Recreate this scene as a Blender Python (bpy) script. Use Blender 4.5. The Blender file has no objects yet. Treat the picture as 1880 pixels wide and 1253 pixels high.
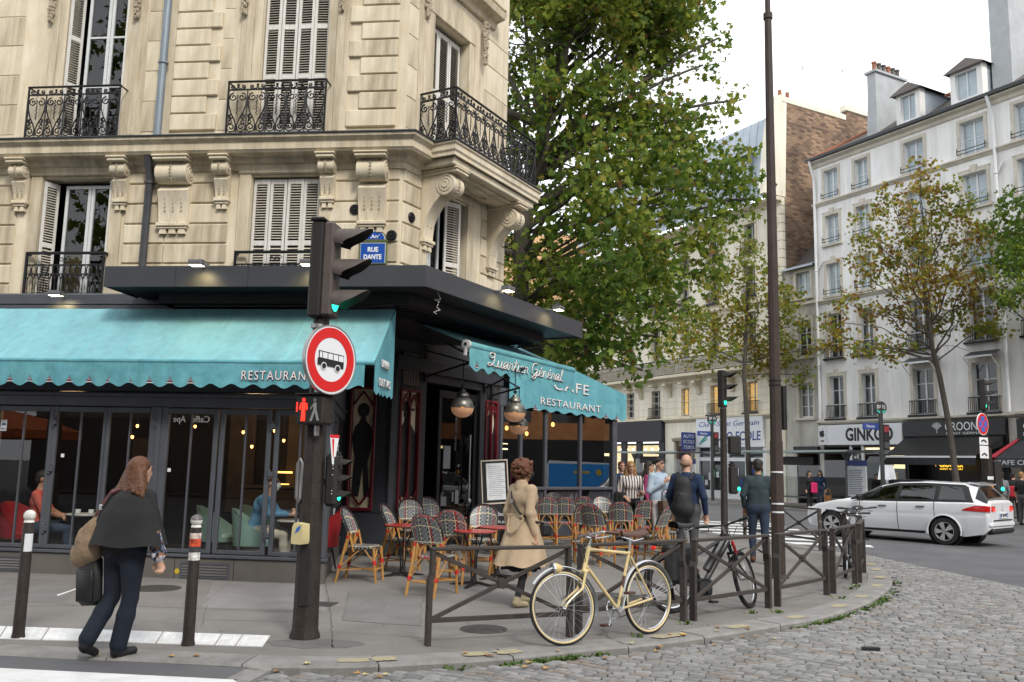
import bpy, math, random
import numpy as np
from mathutils import Vector, Matrix, noise
random.seed(7); R=random.Random(11)
SC=bpy.context.scene; COL=SC.collection
PI=math.pi; rad=math.radians; sin=math.sin; cos=math.cos
# ------------------------------------------------------------------ camera
FPX=1620.0; HC=1.65; PITCH=rad(8.0); ROLL=rad(1.27)
_f=Vector((0,cos(PITCH),sin(PITCH))); _u=Vector((0,-sin(PITCH),cos(PITCH))); _r=Vector((1,0,0))
CR=_r*cos(ROLL)+_u*sin(ROLL); CU=-_r*sin(ROLL)+_u*cos(ROLL); CO=Vector((0,0,HC))
cam=bpy.data.cameras.new('camera'); co=bpy.data.objects.new('camera',cam); COL.objects.link(co); SC.camera=co
cam.sensor_width=36; cam.lens=36*FPX/1880; cam.clip_start=.1; cam.clip_end=600
co.matrix_world=Matrix(((CR.x,CU.x,-_f.x,0),(CR.y,CU.y,-_f.y,0),(CR.z,CU.z,-_f.z,HC),(0,0,0,1)))
# ------------------------------------------------------------------ light
SUN_EL=rad(42); SUN_AZ=rad(-66)     # azimuth measured from +x, light comes from right and behind the viewer
w=bpy.data.worlds.new("World"); SC.world=w; w.use_nodes=True
nt=w.node_tree; nt.nodes.clear()
sky=nt.nodes.new('ShaderNodeTexSky'); sky.sky_type='NISHITA'; sky.sun_disc=False
sky.sun_elevation=SUN_EL; sky.sun_rotation=PI/2-SUN_AZ; sky.dust_density=4; sky.air_density=1.0; sky.ozone_density=1.0
mx=nt.nodes.new('ShaderNodeMix'); mx.data_type='RGBA'; mx.inputs[0].default_value=.84
mx.inputs[7].default_value=(12.6,13.0,13.5,1)      # bright even cloud cover
cl=nt.nodes.new('ShaderNodeTexNoise'); cl.inputs['Scale'].default_value=1.6; cl.inputs['Detail'].default_value=3
rg=nt.nodes.new('ShaderNodeMapRange'); rg.inputs[1].default_value=.35; rg.inputs[2].default_value=.7; rg.inputs[3].default_value=.78; rg.inputs[4].default_value=.9
bg=nt.nodes.new('ShaderNodeBackground'); bg.inputs[1].default_value=.085
wo=nt.nodes.new('ShaderNodeOutputWorld')
nt.links.new(cl.outputs[0],rg.inputs[0]); nt.links.new(rg.outputs[0],mx.inputs[0])
nt.links.new(sky.outputs[0],mx.inputs[6]); nt.links.new(mx.outputs[2],bg.inputs[0]); nt.links.new(bg.outputs[0],wo.inputs[0])
sl=bpy.data.lights.new('sun','SUN'); sl.energy=1.5; sl.angle=rad(12); sl.color=(1,.95,.87)
so=bpy.data.objects.new('sun',sl); COL.objects.link(so)
sd=Vector((cos(SUN_EL)*cos(SUN_AZ),cos(SUN_EL)*sin(SUN_AZ),sin(SUN_EL)))
so.rotation_euler=sd.to_track_quat('Z','Y').to_euler(); so.location=sd*60
SC.view_settings.view_transform='Standard'; SC.view_settings.look='None'; SC.view_settings.exposure=.72; SC.view_settings.gamma=1
SC.render.engine='CYCLES'; cy=SC.cycles; cy.use_denoising=True; cy.max_bounces=8; cy.diffuse_bounces=3; cy.glossy_bounces=3
cy.transparent_max_bounces=16; cy.transmission_bounces=4; cy.caustics_reflective=False; cy.caustics_refractive=False; cy.sample_clamp_indirect=6
# ------------------------------------------------------------------ photo measure -> place on a real plane
def ray(x,y):
    d=CR*(x-940)-CU*(y-626.5)+_f*FPX
    return d/d.y
def G(x,y,z=0):
    d=ray(x,y); return CO+d*((z-HC)/d.z)
def D(x,y,dep): return CO+ray(x,y)*dep
class Fr:                       # upright plane: u along it, off = depth behind it
    def __init__(s,x,y,az):
        s.o=Vector((x,y,0)); s.az=rad(az); s.d=Vector((cos(s.az),sin(s.az),0)); s.n=Vector((-sin(s.az),cos(s.az),0))
    def uv(s,x,y,off=0):
        d=ray(x,y); k=((s.o+s.n*off)-CO).dot(s.n)/d.dot(s.n); p=CO+d*k
        return (p-s.o).dot(s.d),p.z
    def w(s,u,off=0,z=0): return s.o+s.d*u+s.n*off+Vector((0,0,z))
    def m(s,u=0,off=0,z=0): return Matrix.Translation(s.w(u,off,z))@Matrix.Rotation(s.az,4,'Z')
# ------------------------------------------------------------------ materials
_mats={}
def pm(name,col,rough=.6,metal=0,var=.15,scale=5,bump=0,bscale=60,col2=None,spec=.4,coat=0,stretch=None,fine=0,streak=0):
    if name in _mats: return _mats[name]
    m=bpy.data.materials.new(name); m.use_nodes=True; n=m.node_tree; b=n.nodes['Principled BSDF']; _mats[name]=m
    b.inputs['Roughness'].default_value=rough; b.inputs['Metallic'].default_value=metal
    b.inputs['Specular IOR Level'].default_value=spec; b.inputs['Coat Weight'].default_value=coat
    c=(*col,1); m.diffuse_color=c
    if var==0 and not bump: b.inputs['Base Color'].default_value=c; return m
    tc=n.nodes.new('ShaderNodeTexCoord'); vec=tc.outputs['Object']
    if stretch:
        mp=n.nodes.new('ShaderNodeMapping'); mp.inputs['Scale'].default_value=stretch; n.links.new(vec,mp.inputs[0]); vec=mp.outputs[0]
    no=n.nodes.new('ShaderNodeTexNoise'); no.inputs['Scale'].default_value=scale; no.inputs['Detail'].default_value=6; no.inputs['Roughness'].default_value=.62
    n.links.new(vec,no.inputs['Vector'])
    mr=n.nodes.new('ShaderNodeMapRange'); mr.inputs[1].default_value=.3; mr.inputs[2].default_value=.7; n.links.new(no.outputs[0],mr.inputs[0])
    mi=n.nodes.new('ShaderNodeMix'); mi.data_type='RGBA'; n.links.new(mr.outputs[0],mi.inputs[0])
    if col2: mi.inputs[6].default_value=c; mi.inputs[7].default_value=(*col2,1)
    else:
        mi.inputs[6].default_value=tuple(min(1,x*(1+var)) for x in col)+(1,); mi.inputs[7].default_value=tuple(x*(1-var) for x in col)+(1,)
    out=mi.outputs[2]
    if fine:
        n2=n.nodes.new('ShaderNodeTexNoise'); n2.inputs['Scale'].default_value=bscale*1.7; n2.inputs['Detail'].default_value=3; n.links.new(tc.outputs['Object'],n2.inputs['Vector'])
        m2=n.nodes.new('ShaderNodeMapRange'); m2.inputs[1].default_value=.35; m2.inputs[2].default_value=.65; m2.inputs[3].default_value=1-fine; m2.inputs[4].default_value=1+fine; n.links.new(n2.outputs[0],m2.inputs[0])
        ml=n.nodes.new('ShaderNodeVectorMath'); ml.operation='SCALE'; n.links.new(out,ml.inputs[0]); n.links.new(m2.outputs[0],ml.inputs['Scale']); out=ml.outputs[0]
    if streak:
        mp2=n.nodes.new('ShaderNodeMapping'); mp2.inputs['Scale'].default_value=(2.6,2.6,.22); n.links.new(tc.outputs['Object'],mp2.inputs[0])
        n4=n.nodes.new('ShaderNodeTexNoise'); n4.inputs['Scale'].default_value=1.0; n4.inputs['Detail'].default_value=7; n4.inputs['Roughness'].default_value=.7; n.links.new(mp2.outputs[0],n4.inputs['Vector'])
        m4=n.nodes.new('ShaderNodeMapRange'); m4.inputs[1].default_value=.42; m4.inputs[2].default_value=.66; m4.inputs[3].default_value=1.03; m4.inputs[4].default_value=1-streak; n.links.new(n4.outputs[0],m4.inputs[0])
        s4=n.nodes.new('ShaderNodeVectorMath'); s4.operation='SCALE'; n.links.new(out,s4.inputs[0]); n.links.new(m4.outputs[0],s4.inputs['Scale']); out=s4.outputs[0]
    n.links.new(out,b.inputs['Base Color'])
    if bump:
        n3=n.nodes.new('ShaderNodeTexNoise'); n3.inputs['Scale'].default_value=bscale; n3.inputs['Detail'].default_value=4; n.links.new(tc.outputs['Object'],n3.inputs['Vector'])
        bp=n.nodes.new('ShaderNodeBump'); bp.inputs['Strength'].default_value=bump; bp.inputs['Distance'].default_value=.02; n.links.new(n3.outputs[0],bp.inputs['Height']); n.links.new(bp.outputs[0],b.inputs['Normal'])
    return m
def emi(name,col,s):
    if name in _mats: return _mats[name]
    m=bpy.data.materials.new(name); m.use_nodes=True; b=m.node_tree.nodes['Principled BSDF']; _mats[name]=m
    b.inputs['Base Color'].default_value=(*col,1); b.inputs['Emission Color'].default_value=(*col,1); b.inputs['Emission Strength'].default_value=s
    m.cycles.emission_sampling='NONE'
    return m
def glass(name,tint=(.8,.85,.85),f0=.05,rough=0.0,sp=(1,1,1)):
    if name in _mats: return _mats[name]
    m=bpy.data.materials.new(name); m.use_nodes=True; n=m.node_tree; n.nodes.clear(); _mats[name]=m; L=n.links.new
    o=n.nodes.new('ShaderNodeOutputMaterial'); t=n.nodes.new('ShaderNodeBsdfTransparent'); t.inputs[0].default_value=(*tint,1)
    g=n.nodes.new('ShaderNodeBsdfGlossy'); g.inputs['Roughness'].default_value=rough; g.inputs[0].default_value=(*sp,1)
    f=n.nodes.new('ShaderNodeLayerWeight'); f.inputs[0].default_value=.5
    p=n.nodes.new('ShaderNodeMath'); p.operation='POWER'; p.inputs[1].default_value=5; L(f.outputs['Facing'],p.inputs[0])
    q=n.nodes.new('ShaderNodeMath'); q.operation='MULTIPLY_ADD'; q.inputs[1].default_value=1-f0; q.inputs[2].default_value=f0; L(p.outputs[0],q.inputs[0])
    x=n.nodes.new('ShaderNodeMixShader'); L(q.outputs[0],x.inputs[0]); L(t.outputs[0],x.inputs[1]); L(g.outputs[0],x.inputs[2]); L(x.outputs[0],o.inputs[0])
    return m
# ------------------------------------------------------------------ mesh builder
class MB:
    def __init__(s,m=None): s.v=[];s.f=[];s.mi=[];s.ms=[];s.cur=0;s.T=None; s.use(m) if m else None
    def use(s,m):
        if m not in s.ms: s.ms.append(m)
        s.cur=s.ms.index(m); return s
    def add(s,vs,fs):
        b=len(s.v); T=s.T
        s.v.extend([tuple(T@Vector(p)) for p in vs] if T else [tuple(p) for p in vs])
        s.f.extend([tuple(i+b for i in f) for f in fs]); s.mi.extend([s.cur]*len(fs)); return s
    def box(s,x0,x1,y0,y1,z0,z1,bev=0,T=None):
        if x1<x0:x0,x1=x1,x0
        if y1<y0:y0,y1=y1,y0
        if z1<z0:z0,z1=z1,z0
        if not bev:
            vs=[(x,y,z) for x in(x0,x1) for y in(y0,y1) for z in(z0,z1)]
            fs=[(0,1,3,2),(4,6,7,5),(0,4,5,1),(2,3,7,6),(0,2,6,4),(1,5,7,3)]
        else:
            b=min(bev,(x1-x0)*.45,(y1-y0)*.45,(z1-z0)*.45); vs=[];ix={}
            X=(x0,x1);Y=(y0,y1);Z=(z0,z1);sg=(1,-1)
            for i in(0,1):
                for j in(0,1):
                    for k in(0,1):
                        p=[X[i],Y[j],Z[k]]; q=[X[i]+b*sg[i],Y[j]+b*sg[j],Z[k]+b*sg[k]]
                        for a in range(3):
                            r=list(q); r[a]=p[a]; ix[(i,j,k,a)]=len(vs); vs.append(tuple(r))
            fs=[]; cyc=((0,0),(1,0),(1,1),(0,1))
            for a in range(3):
                for i in(0,1):
                    def key(c,a=a,i=i):
                        l=list(c); l.insert(a,i); return tuple(l)
                    fs.append(tuple(ix[key(c)+(a,)] for c in cyc))
            for a in range(3):
                o=[d for d in range(3) if d!=a]
                for i in(0,1):
                    for j in(0,1):
                        def key(e,a=a,i=i,j=j,o=o):
                            l=[0,0,0]; l[a]=e; l[o[0]]=i; l[o[1]]=j; return tuple(l)
                        fs.append((ix[key(0)+(o[0],)],ix[key(1)+(o[0],)],ix[key(1)+(o[1],)],ix[key(0)+(o[1],)]))
            for i in(0,1):
                for j in(0,1):
                    for k in(0,1): fs.append(tuple(ix[(i,j,k,a)] for a in range(3)))
            c=Vector(((x0+x1)/2,(y0+y1)/2,(z0+z1)/2)); g=[]
            for f in fs:
                p=[Vector(vs[i]) for i in f]; nn=(p[1]-p[0]).cross(p[2]-p[0]); ce=sum(p,Vector())/len(p)
                g.append(f if nn.dot(ce-c)>0 else f[::-1])
            fs=g
        if T: vs=[tuple(T@Vector(p)) for p in vs]
        return s.add(vs,fs)
    def quad(s,a,b,c,d): return s.add([a,b,c,d],[(0,1,2,3)])
    def tube(s,pts,r,n=8,closed=False,cap=True):
        P=[Vector(p) for p in pts]; N=len(P); rs=r if hasattr(r,'__len__') else [r]*N
        tg=[]
        for i in range(N):
            a=P[i-1] if (i>0 or closed) else P[i]; b=P[(i+1)%N] if (i<N-1 or closed) else P[i]
            t=b-a; tg.append(t.normalized() if t.length>1e-9 else Vector((0,0,1)))
        u=tg[0].orthogonal().normalized(); vs=[]
        for i in range(N):
            if i: 
                u=(u-tg[i]*u.dot(tg[i])); u=u.normalized() if u.length>1e-6 else tg[i].orthogonal().normalized()
            v=tg[i].cross(u)
            for k in range(n):
                a=2*PI*k/n; vs.append(P[i]+(u*cos(a)+v*sin(a))*rs[i])
        fs=[]; M=N if closed else N-1
        for i in range(M):
            for k in range(n):
                a=i*n+k;b=i*n+(k+1)%n;c=((i+1)%N)*n+(k+1)%n;d=((i+1)%N)*n+k; fs.append((a,b,c,d))
        if cap and not closed: fs+= [tuple(range(n))[::-1],tuple((N-1)*n+k for k in range(n))]
        return s.add(vs,fs)
    def lathe(s,prof,n=16,T=None,a0=0,a1=2*PI,cap=False):
        full=abs(a1-a0-2*PI)<1e-6; K=n if full else n+1; vs=[];fs=[]
        for r,z in prof:
            for k in range(K):
                a=a0+(a1-a0)*k/n; vs.append((r*cos(a),r*sin(a),z))
        for i in range(len(prof)-1):
            for k in range(n):
                k2=(k+1)%K; fs.append((i*K+k,i*K+k2,(i+1)*K+k2,(i+1)*K+k))
        if full and cap:
            if prof[0][0]>1e-5: fs.append(tuple(range(K))[::-1])
            if prof[-1][0]>1e-5: fs.append(tuple((len(prof)-1)*K+k for k in range(K)))
        if T: vs=[tuple(T@Vector(p)) for p in vs]
        return s.add(vs,fs)
    def prism(s,poly,z0,z1,T=None):
        n=len(poly); A=sum(poly[i][0]*poly[(i+1)%n][1]-poly[(i+1)%n][0]*poly[i][1] for i in range(n))
        if A<0: poly=poly[::-1]
        vs=[(x,y,z0) for x,y in poly]+[(x,y,z1) for x,y in poly]
        fs=[tuple(range(n))[::-1],tuple(range(n,2*n))]+[(i,(i+1)%n,n+(i+1)%n,n+i) for i in range(n)]
        if T: vs=[tuple(T@Vector(p)) for p in vs]
        return s.add(vs,fs)
    def grid(s,fn,nu,nv):
        vs=[fn(i/nu,j/nv) for j in range(nv+1) for i in range(nu+1)]
        fs=[(j*(nu+1)+i,j*(nu+1)+i+1,(j+1)*(nu+1)+i+1,(j+1)*(nu+1)+i) for j in range(nv) for i in range(nu)]
        return s.add(vs,fs)
    def ball(s,c,r,n=10,m=6):
        c=Vector(c); rr=r if hasattr(r,'__len__') else (r,r,r)
        pr=[(sin(PI*j/m),-cos(PI*j/m)) for j in range(m+1)]; pr[0]=(0,-1);pr[-1]=(0,1)
        return s.lathe(pr,n,Matrix.Translation(c)@Matrix.Diagonal((rr[0],rr[1],rr[2],1)))
    def sweep(s,prof,path,closed=False):      # prof: (out,z); path: plan points, outward = right of travel
        P=[Vector((p[0],p[1])) for p in path]; N=len(P); k=len(prof); vs=[]
        for i in range(N):
            a=P[i]-P[i-1] if (i>0 or closed) else P[1]-P[0]; b=P[(i+1)%N]-P[i] if (i<N-1 or closed) else P[-1]-P[-2]
            a=a.normalized(); b=b.normalized(); na=Vector((a.y,-a.x)); nb=Vector((b.y,-b.x)); m=(na+nb); m=m/max(.3,m.dot(na)) if m.length>1e-6 else na
            for o,z in prof: vs.append((P[i].x+m.x*o,P[i].y+m.y*o,z))
        fs=[]
        for i in range(N if closed else N-1):
            j=(i+1)%N
            for q in range(k-1): fs.append((i*k+q,j*k+q,j*k+q+1,i*k+q+1))
        if not closed: fs+=[tuple(range(k)),tuple((N-1)*k+q for q in range(k))[::-1]]
        return s.add(vs,fs)
    def mesh(s,name,smooth=35):
        me=bpy.data.meshes.new(name); me.from_pydata(s.v,[],s.f)
        for m in s.ms: me.materials.append(m)
        if len(s.ms)>1: me.polygons.foreach_set('material_index',s.mi)
        me.update()
        if smooth: me.shade_smooth(); me.set_sharp_from_angle(angle=rad(smooth))
        return me
def link(name,me,parent=None,T=None):
    o=bpy.data.objects.new(name,me); COL.objects.link(o)
    if T is not None: o.matrix_local=T
    if parent: o.parent=parent
    return o
def ob(name,mb,parent=None,T=None,smooth=35,label=None,kind=None):
    o=link(name,mb.mesh(name,smooth),parent,T)
    if label: o['label']=label
    if kind: o['kind']=kind
    return o
def tag(o,label=None,cat=None,group=None,kind=None):
    for k,v in (('label',label),('category',cat),('group',group),('kind',kind)):
        if v: o[k]=v
    return o
def thing(name,label,cat,T=None,group=None):
    o=bpy.data.objects.new(name,None); COL.objects.link(o); o.empty_display_size=.1
    if T is not None: o.matrix_local=T
    return tag(o,label,cat,group)
def TR(x,y,z=0,a=0): return Matrix.Translation((x,y,z))@Matrix.Rotation(a,4,'Z')
def dup(root,T,label=None,group=None):
    def cp(o,par):
        c=o.copy(); COL.objects.link(c)
        if par: c.parent=par
        for h in o.children: cp(h,c)
        return c
    r=cp(root,None); r.matrix_local=T
    if label: r['label']=label
    if group: r['group']=group
    return r
def poly_circle(cx,cy,r,n=24,a0=0,a1=2*PI): return [(cx+r*cos(a0+(a1-a0)*i/n),cy+r*sin(a0+(a1-a0)*i/n)) for i in range(n+(0 if abs(a1-a0-2*PI)<1e-6 else 1))]
XZ=Matrix(((1,0,0,0),(0,0,1,0),(0,1,0,0),(0,0,0,1)))     # prism drawn in x,z and extruded along +y
XZ2=Matrix(((1,0,0,0),(0,0,-1,0),(0,1,0,0),(0,0,0,1)))   # same, extruded towards -y
YZ=Matrix(((0,0,1,0),(1,0,0,0),(0,1,0,0),(0,0,0,1)))     # drawn in y,z, extruded along +x
_texts=[]
def text(body,size,mat,parent,T,name='lettering',ex=.004,shear=0,space=1,width=None,bold=0,align='CENTER'):
    c=bpy.data.curves.new(name,'FONT'); c.body=body; c.size=size; c.extrude=ex; c.shear=shear; c.align_x=align; c.align_y='CENTER'; c.space_character=space; c.offset=bold; c.resolution_u=3
    c.materials.append(mat); o=bpy.data.objects.new(name,c); COL.objects.link(o); o.parent=parent; _texts.append((o,width,T)); return o
UPR=Matrix.Rotation(PI/2,4,'X')       # lettering upright, read from -y
def finish_texts():
    bpy.context.view_layer.update(); dg=bpy.context.evaluated_depsgraph_get()
    for o,wd,T in _texts:
        me=bpy.data.meshes.new_from_object(o.evaluated_get(dg)); par=o.parent; nm=o.name
        if wd and me.vertices:
            xs=[v.co.x for v in me.vertices]; W=max(xs)-min(xs); k=wd/W
            for v in me.vertices: v.co.x*=k
        bpy.data.objects.remove(o); q=link('lettering',me,par,T)
def scrambled(n,seed=0): r=random.Random(seed); return [r.random() for _ in range(n)]
# ------------------------------------------------------------------ organic bodies: one smooth surface from tapered limbs
def nets(Dm,Mt,o,h):
    s=Dm<0; nx,ny,nz=Dm.shape
    cnt=np.zeros((nx-1,ny-1,nz-1),np.int8)
    for i in(0,1):
        for j in(0,1):
            for k in(0,1): cnt+=s[i:nx-1+i,j:ny-1+j,k:nz-1+k]
    mask=(cnt>0)&(cnt<8); idx=-np.ones(mask.shape,np.int64); n=int(mask.sum()); idx[mask]=np.arange(n)
    C=np.argwhere(mask); acc=np.zeros((n,3)); w=np.zeros(n)
    for a in range(3):
        b,c=[q for q in range(3) if q!=a]
        for j in(0,1):
            for k in(0,1):
                p0=C.copy(); p0[:,b]+=j; p0[:,c]+=k; p1=p0.copy(); p1[:,a]+=1
                d0=Dm[p0[:,0],p0[:,1],p0[:,2]]; d1=Dm[p1[:,0],p1[:,1],p1[:,2]]; x=(d0<0)!=(d1<0)
                t=np.where(x,d0/np.where(x,d0-d1,1),0); q=p0.astype(float); q[:,a]+=t
                acc[x]+=q[x]; w[x]+=1
    V=acc/w[:,None]; vs=V*h+o; fs=[]
    for a in range(3):
        b,c=(a+1)%3,(a+2)%3
        sl0=[slice(None)]*3; sl1=[slice(None)]*3; sl0[a]=slice(0,-1); sl1[a]=slice(1,None)
        x=s[tuple(sl0)]!=s[tuple(sl1)]; E=np.argwhere(x)
        ok=(E[:,b]>0)&(E[:,c]>0)&(E[:,b]<Dm.shape[b]-1)&(E[:,c]<Dm.shape[c]-1); E=E[ok]
        def at(db,dc):
            q=E.copy(); q[:,b]+=db; q[:,c]+=dc; return idx[q[:,0],q[:,1],q[:,2]]
        F=np.stack([at(-1,-1),at(0,-1),at(0,0),at(-1,0)],1); ins=s[E[:,0],E[:,1],E[:,2]]; F[~ins]=F[~ins][:,::-1]
        fs.append(F)
    F=np.concatenate(fs); F=F[(F>=0).all(1)]
    ctr=np.clip(np.rint(V[F].mean(1)).astype(int),0,np.array(Dm.shape)-1); mi=Mt[ctr[:,0],ctr[:,1],ctr[:,2]]
    return vs,F,mi
def body_mesh(name,prims,h=.012,k=.025):
    # prim: (mat, a, b, ra, rb, flatten_y)  capsule;   b None -> ellipsoid with radii ra
    lo=np.array([1e9]*3); hi=-lo
    for p in prims:
        a=np.array(p[1],float)
        if p[2] is None: r=np.array(p[3],float); lo=np.minimum(lo,a-r); hi=np.maximum(hi,a+r)
        else:
            b=np.array(p[2],float)
            f=max(1,p[5]) if len(p)>5 else 1
            for q,r in((a,p[3]),(b,p[4])): lo=np.minimum(lo,q-r*f); hi=np.maximum(hi,q+r*f)
    lo-=h*3; hi+=h*3; sh=np.ceil((hi-lo)/h).astype(int)+1
    Dm=np.full(sh,.5,np.float32); Mt=np.zeros(sh,np.int16); Nd=np.full(sh,.5,np.float32); ms=[]
    for p in prims:
        if p[0] not in ms: ms.append(p[0])
        mi=ms.index(p[0]); a=np.array(p[1],float)
        if p[2] is None: rr=np.array(p[3],float); l0=a-rr; h0=a+rr
        else:
            b=np.array(p[2],float); m=max(p[3],p[4])*(max(1,p[5]) if len(p)>5 else 1); l0=np.minimum(a,b)-m; h0=np.maximum(a,b)+m
        i0=np.maximum(0,np.floor((l0-k-2*h-lo)/h).astype(int)); i1=np.minimum(sh,np.ceil((h0+k+2*h-lo)/h).astype(int)+1)
        ax=[lo[q]+h*np.arange(i0[q],i1[q]) for q in range(3)]
        X,Y,Z=np.meshgrid(*ax,indexing='ij')
        if p[2] is None:
            q=np.sqrt(((X-a[0])/rr[0])**2+((Y-a[1])/rr[1])**2+((Z-a[2])/rr[2])**2); d=(q-1)*rr.min()
        else:
            ba=b-a; L=max(1e-9,(ba*ba).sum()); f=p[5] if len(p)>5 else 1
            t=np.clip(((X-a[0])*ba[0]+(Y-a[1])*ba[1]+(Z-a[2])*ba[2])/L,0,1); r=p[3]+(p[4]-p[3])*t
            d=(np.sqrt((X-a[0]-t*ba[0])**2+((Y-a[1]-t*ba[1])/f)**2+(Z-a[2]-t*ba[2])**2)-r)*min(1,f)
        sl=tuple(slice(i0[q],i1[q]) for q in range(3)); o=Dm[sl]; hh=np.clip(.5+.5*(o-d)/k,0,1)
        Dm[sl]=o*(1-hh)+d*hh-k*hh*(1-hh); near=d<Nd[sl]; Nd[sl]=np.where(near,d,Nd[sl]); Mt[sl]=np.where(near,mi,Mt[sl])
    vs,F,mi=nets(Dm,Mt,lo,h)
    me=bpy.data.meshes.new(name); me.from_pydata(vs.tolist(),[],F.tolist())
    for m in ms: me.materials.append(m)
    me.polygons.foreach_set('material_index',mi.astype(np.int32)); me.update(); me.shade_smooth(); return me
# ================================================================== the setting
FL=Fr(-2.13,16,-6.56); FC=Fr(-2.13,16,61.2); FF=Fr(15.9,46,-61.2)
ROAD=-.09
m_asph=pm('asphalt',(.105,.106,.112),.85,var=.22,scale=.8,bump=.25,bscale=160,fine=.22)
m_walk=pm('pavement_asphalt',(.218,.205,.191),.88,scale=1.1,bump=.25,bscale=190,fine=.2,col2=(.150,.141,.132))
m_kerb=pm('granite_kerb',(.28,.272,.258),.8,var=.25,scale=3,bump=.3,bscale=90,fine=.15,col2=(.17,.165,.155))
m_white=pm('road_paint_white',(.74,.745,.745),.7,scale=4,fine=.12,bscale=70,col2=(.56,.56,.55))
m_yell=pm('road_paint_yellow',(.40,.33,.165),.85,scale=16,fine=.3,bscale=60,col2=(.27,.255,.225))
m_iron=pm('cast_iron',(.10,.095,.09),.6,metal=.4,var=.3,scale=20,bump=.2)
def sheet(name,pts,z,mat,parent=None,kind=None,label=None):
    b=MB(mat); b.add([(p[0],p[1],z) for p in pts],[tuple(range(len(pts)))]); o=ob(name,b,parent,smooth=0); tag(o,label,kind=kind); return o
b=MB(m_asph); n=24; b.grid(lambda i,j:(-260+520*i,-200+520*j,ROAD),8,8); tag(ob('road',b),'dark grey asphalt road surface',kind='structure')
# kerb line (top outer edge), from the photo
kpx=[(0,1199),(274,1212),(480,1222),(640,1223),(760,1217),(836,1213),(923,1208),(990,1202),(1092,1191),(1148,1187),(1240,1176),(1363,1159),(1431,1147),(1489,1138),(1543,1124),(1598,1104),(1632,1080),(1638,1065),(1630,1050),(1609,1034)]
K=[G(*p) for p in kpx]; K=[Vector((p.x,p.y)) for p in K]
K[0:0]=[Vector((-16,9.0)),Vector((-9,8.35))]
e=K[-1]; K+=[Vector((6.95,18.6)),Vector((6.6,20.6)),Vector((5.95,22.6)),Vector((4.6,25.2)),Vector((-3,38.9)),Vector((-20,69.6))]
def smooth_path(P,n=4):
    out=[]
    for i in range(len(P)-1):
        p0=P[max(0,i-1)];p1=P[i];p2=P[i+1];p3=P[min(len(P)-1,i+2)]
        for k in range(n):
            t=k/n; out.append(.5*((2*p1)+(p2-p0)*t+(2*p0-5*p1+4*p2-p3)*t*t+(3*p1-p0-3*p2+p3)*t**3))
    return out+[P[-1]]
KP=smooth_path(K,3)
def offset(P,d):
    o=[]
    for i in range(len(P)):
        t=(P[min(i+1,len(P)-1)]-P[max(i-1,0)]).normalized(); o.append(P[i]+Vector((-t.y,t.x))*d)
    return o
KI=offset(KP,.36)
b=MB(m_walk); pts=[(p.x,p.y) for p in KI]+[(-60,69),(-60,9.5)]; b.prism(pts,-.4,0); tag(ob('sidewalk',b,smooth=0),'grey asphalt corner pavement',kind='structure')
# kerb stones, one by one
kroot=bpy.data.objects.new('kerb',None); COL.objects.link(kroot); kroot['kind']='structure'
acc=[0]
for i in range(1,len(KP)): acc.append(acc[-1]+(KP[i]-KP[i-1]).length)
def at_s(P,s):
    s=max(0,min(acc[-1]-1e-4,s)); i=max(j for j in range(len(acc)-1) if acc[j]<=s); t=(s-acc[i])/max(1e-6,acc[i+1]-acc[i]); return P[i].lerp(P[i+1],t)
s0=4.0; rk=random.Random(3)
while s0<acc[-1]-24:
    L=rk.uniform(.85,1.35); 
    if at_s(KP,s0).y>13: L=.7
    b=MB(m_kerb); k=4; g=.006; dz=rk.uniform(-.004,.004)
    A=[at_s(KP,s0+g+(L-2*g)*q/k) for q in range(k+1)]; Bq=[at_s(KI,s0+g+(L-2*g)*q/k) for q in range(k+1)]
    c=sum([a.lerp(q,.5) for a,q in zip(A,Bq)],Vector((0,0)))/(k+1)
    ch=.02; vs=[]
    for a,q in zip(A,Bq):
        d=(q-a).normalized(); vs+=[(a.x,a.y,ROAD-.1),(a.x,a.y,dz-ch),(a.x+d.x*ch,a.y+d.y*ch,dz+.002),(q.x-d.x*.006,q.y-d.y*.006,dz+.002),(q.x-d.x*.006,q.y-d.y*.006,-.1)]
    fs=[(i*5+j,(i+1)*5+j,(i+1)*5+j+1,i*5+j+1) for i in range(k) for j in range(4)]+[(0,1,2,3,4),tuple(k*5+j for j in(4,3,2,1,0))]
    b.add([(x-c.x,y-c.y,z) for x,y,z in vs],fs); ob('kerb_stone',b,kroot,TR(c.x,c.y)); s0+=L
# yellow paint remains on the kerb stones
for x,y,wd in [(648,1211,.26),(705,1211,.22),(876,1204,.24),(940,1201,.24),(1225,1168,.40),(1350,1151,.30),(1455,1133,.30),(1530,1112,.34),(1582,1096,.30),(1610,1076,.34),(1602,1060,.36),(1598,1046,.36),(1580,1036,.34)]:
    c=Vector(G(x,y)[:2]); i=min(range(len(KP)),key=lambda i:(KP[i]-c).length); d=(KP[min(i+1,len(KP)-1)]-KP[i-1]).normalized(); nn=Vector((-d.y,d.x)); m=(KP[i]+KI[i])/2; m=m+d*((c-m).dot(d)); pl=[]
    for k in range(40):
        a=2*PI*k/40; ca,sa=cos(a),sin(a); q=(abs(ca)**5+abs(sa)**5)**(-1/5)*(1+.22*noise.noise((ca*3,sa*3,x))+.16*noise.noise((ca*9,sa*9,y))); pl.append(m+d*ca*q*wd/2+nn*sa*q*.075)
    b=MB(m_yell); b.add([(p.x,p.y,.0085) for p in pl]+[(m.x,m.y,.0085)],[(k,(k+1)%40,40) for k in range(40)]); ob('paint_mark',b,kroot,smooth=0)
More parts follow.
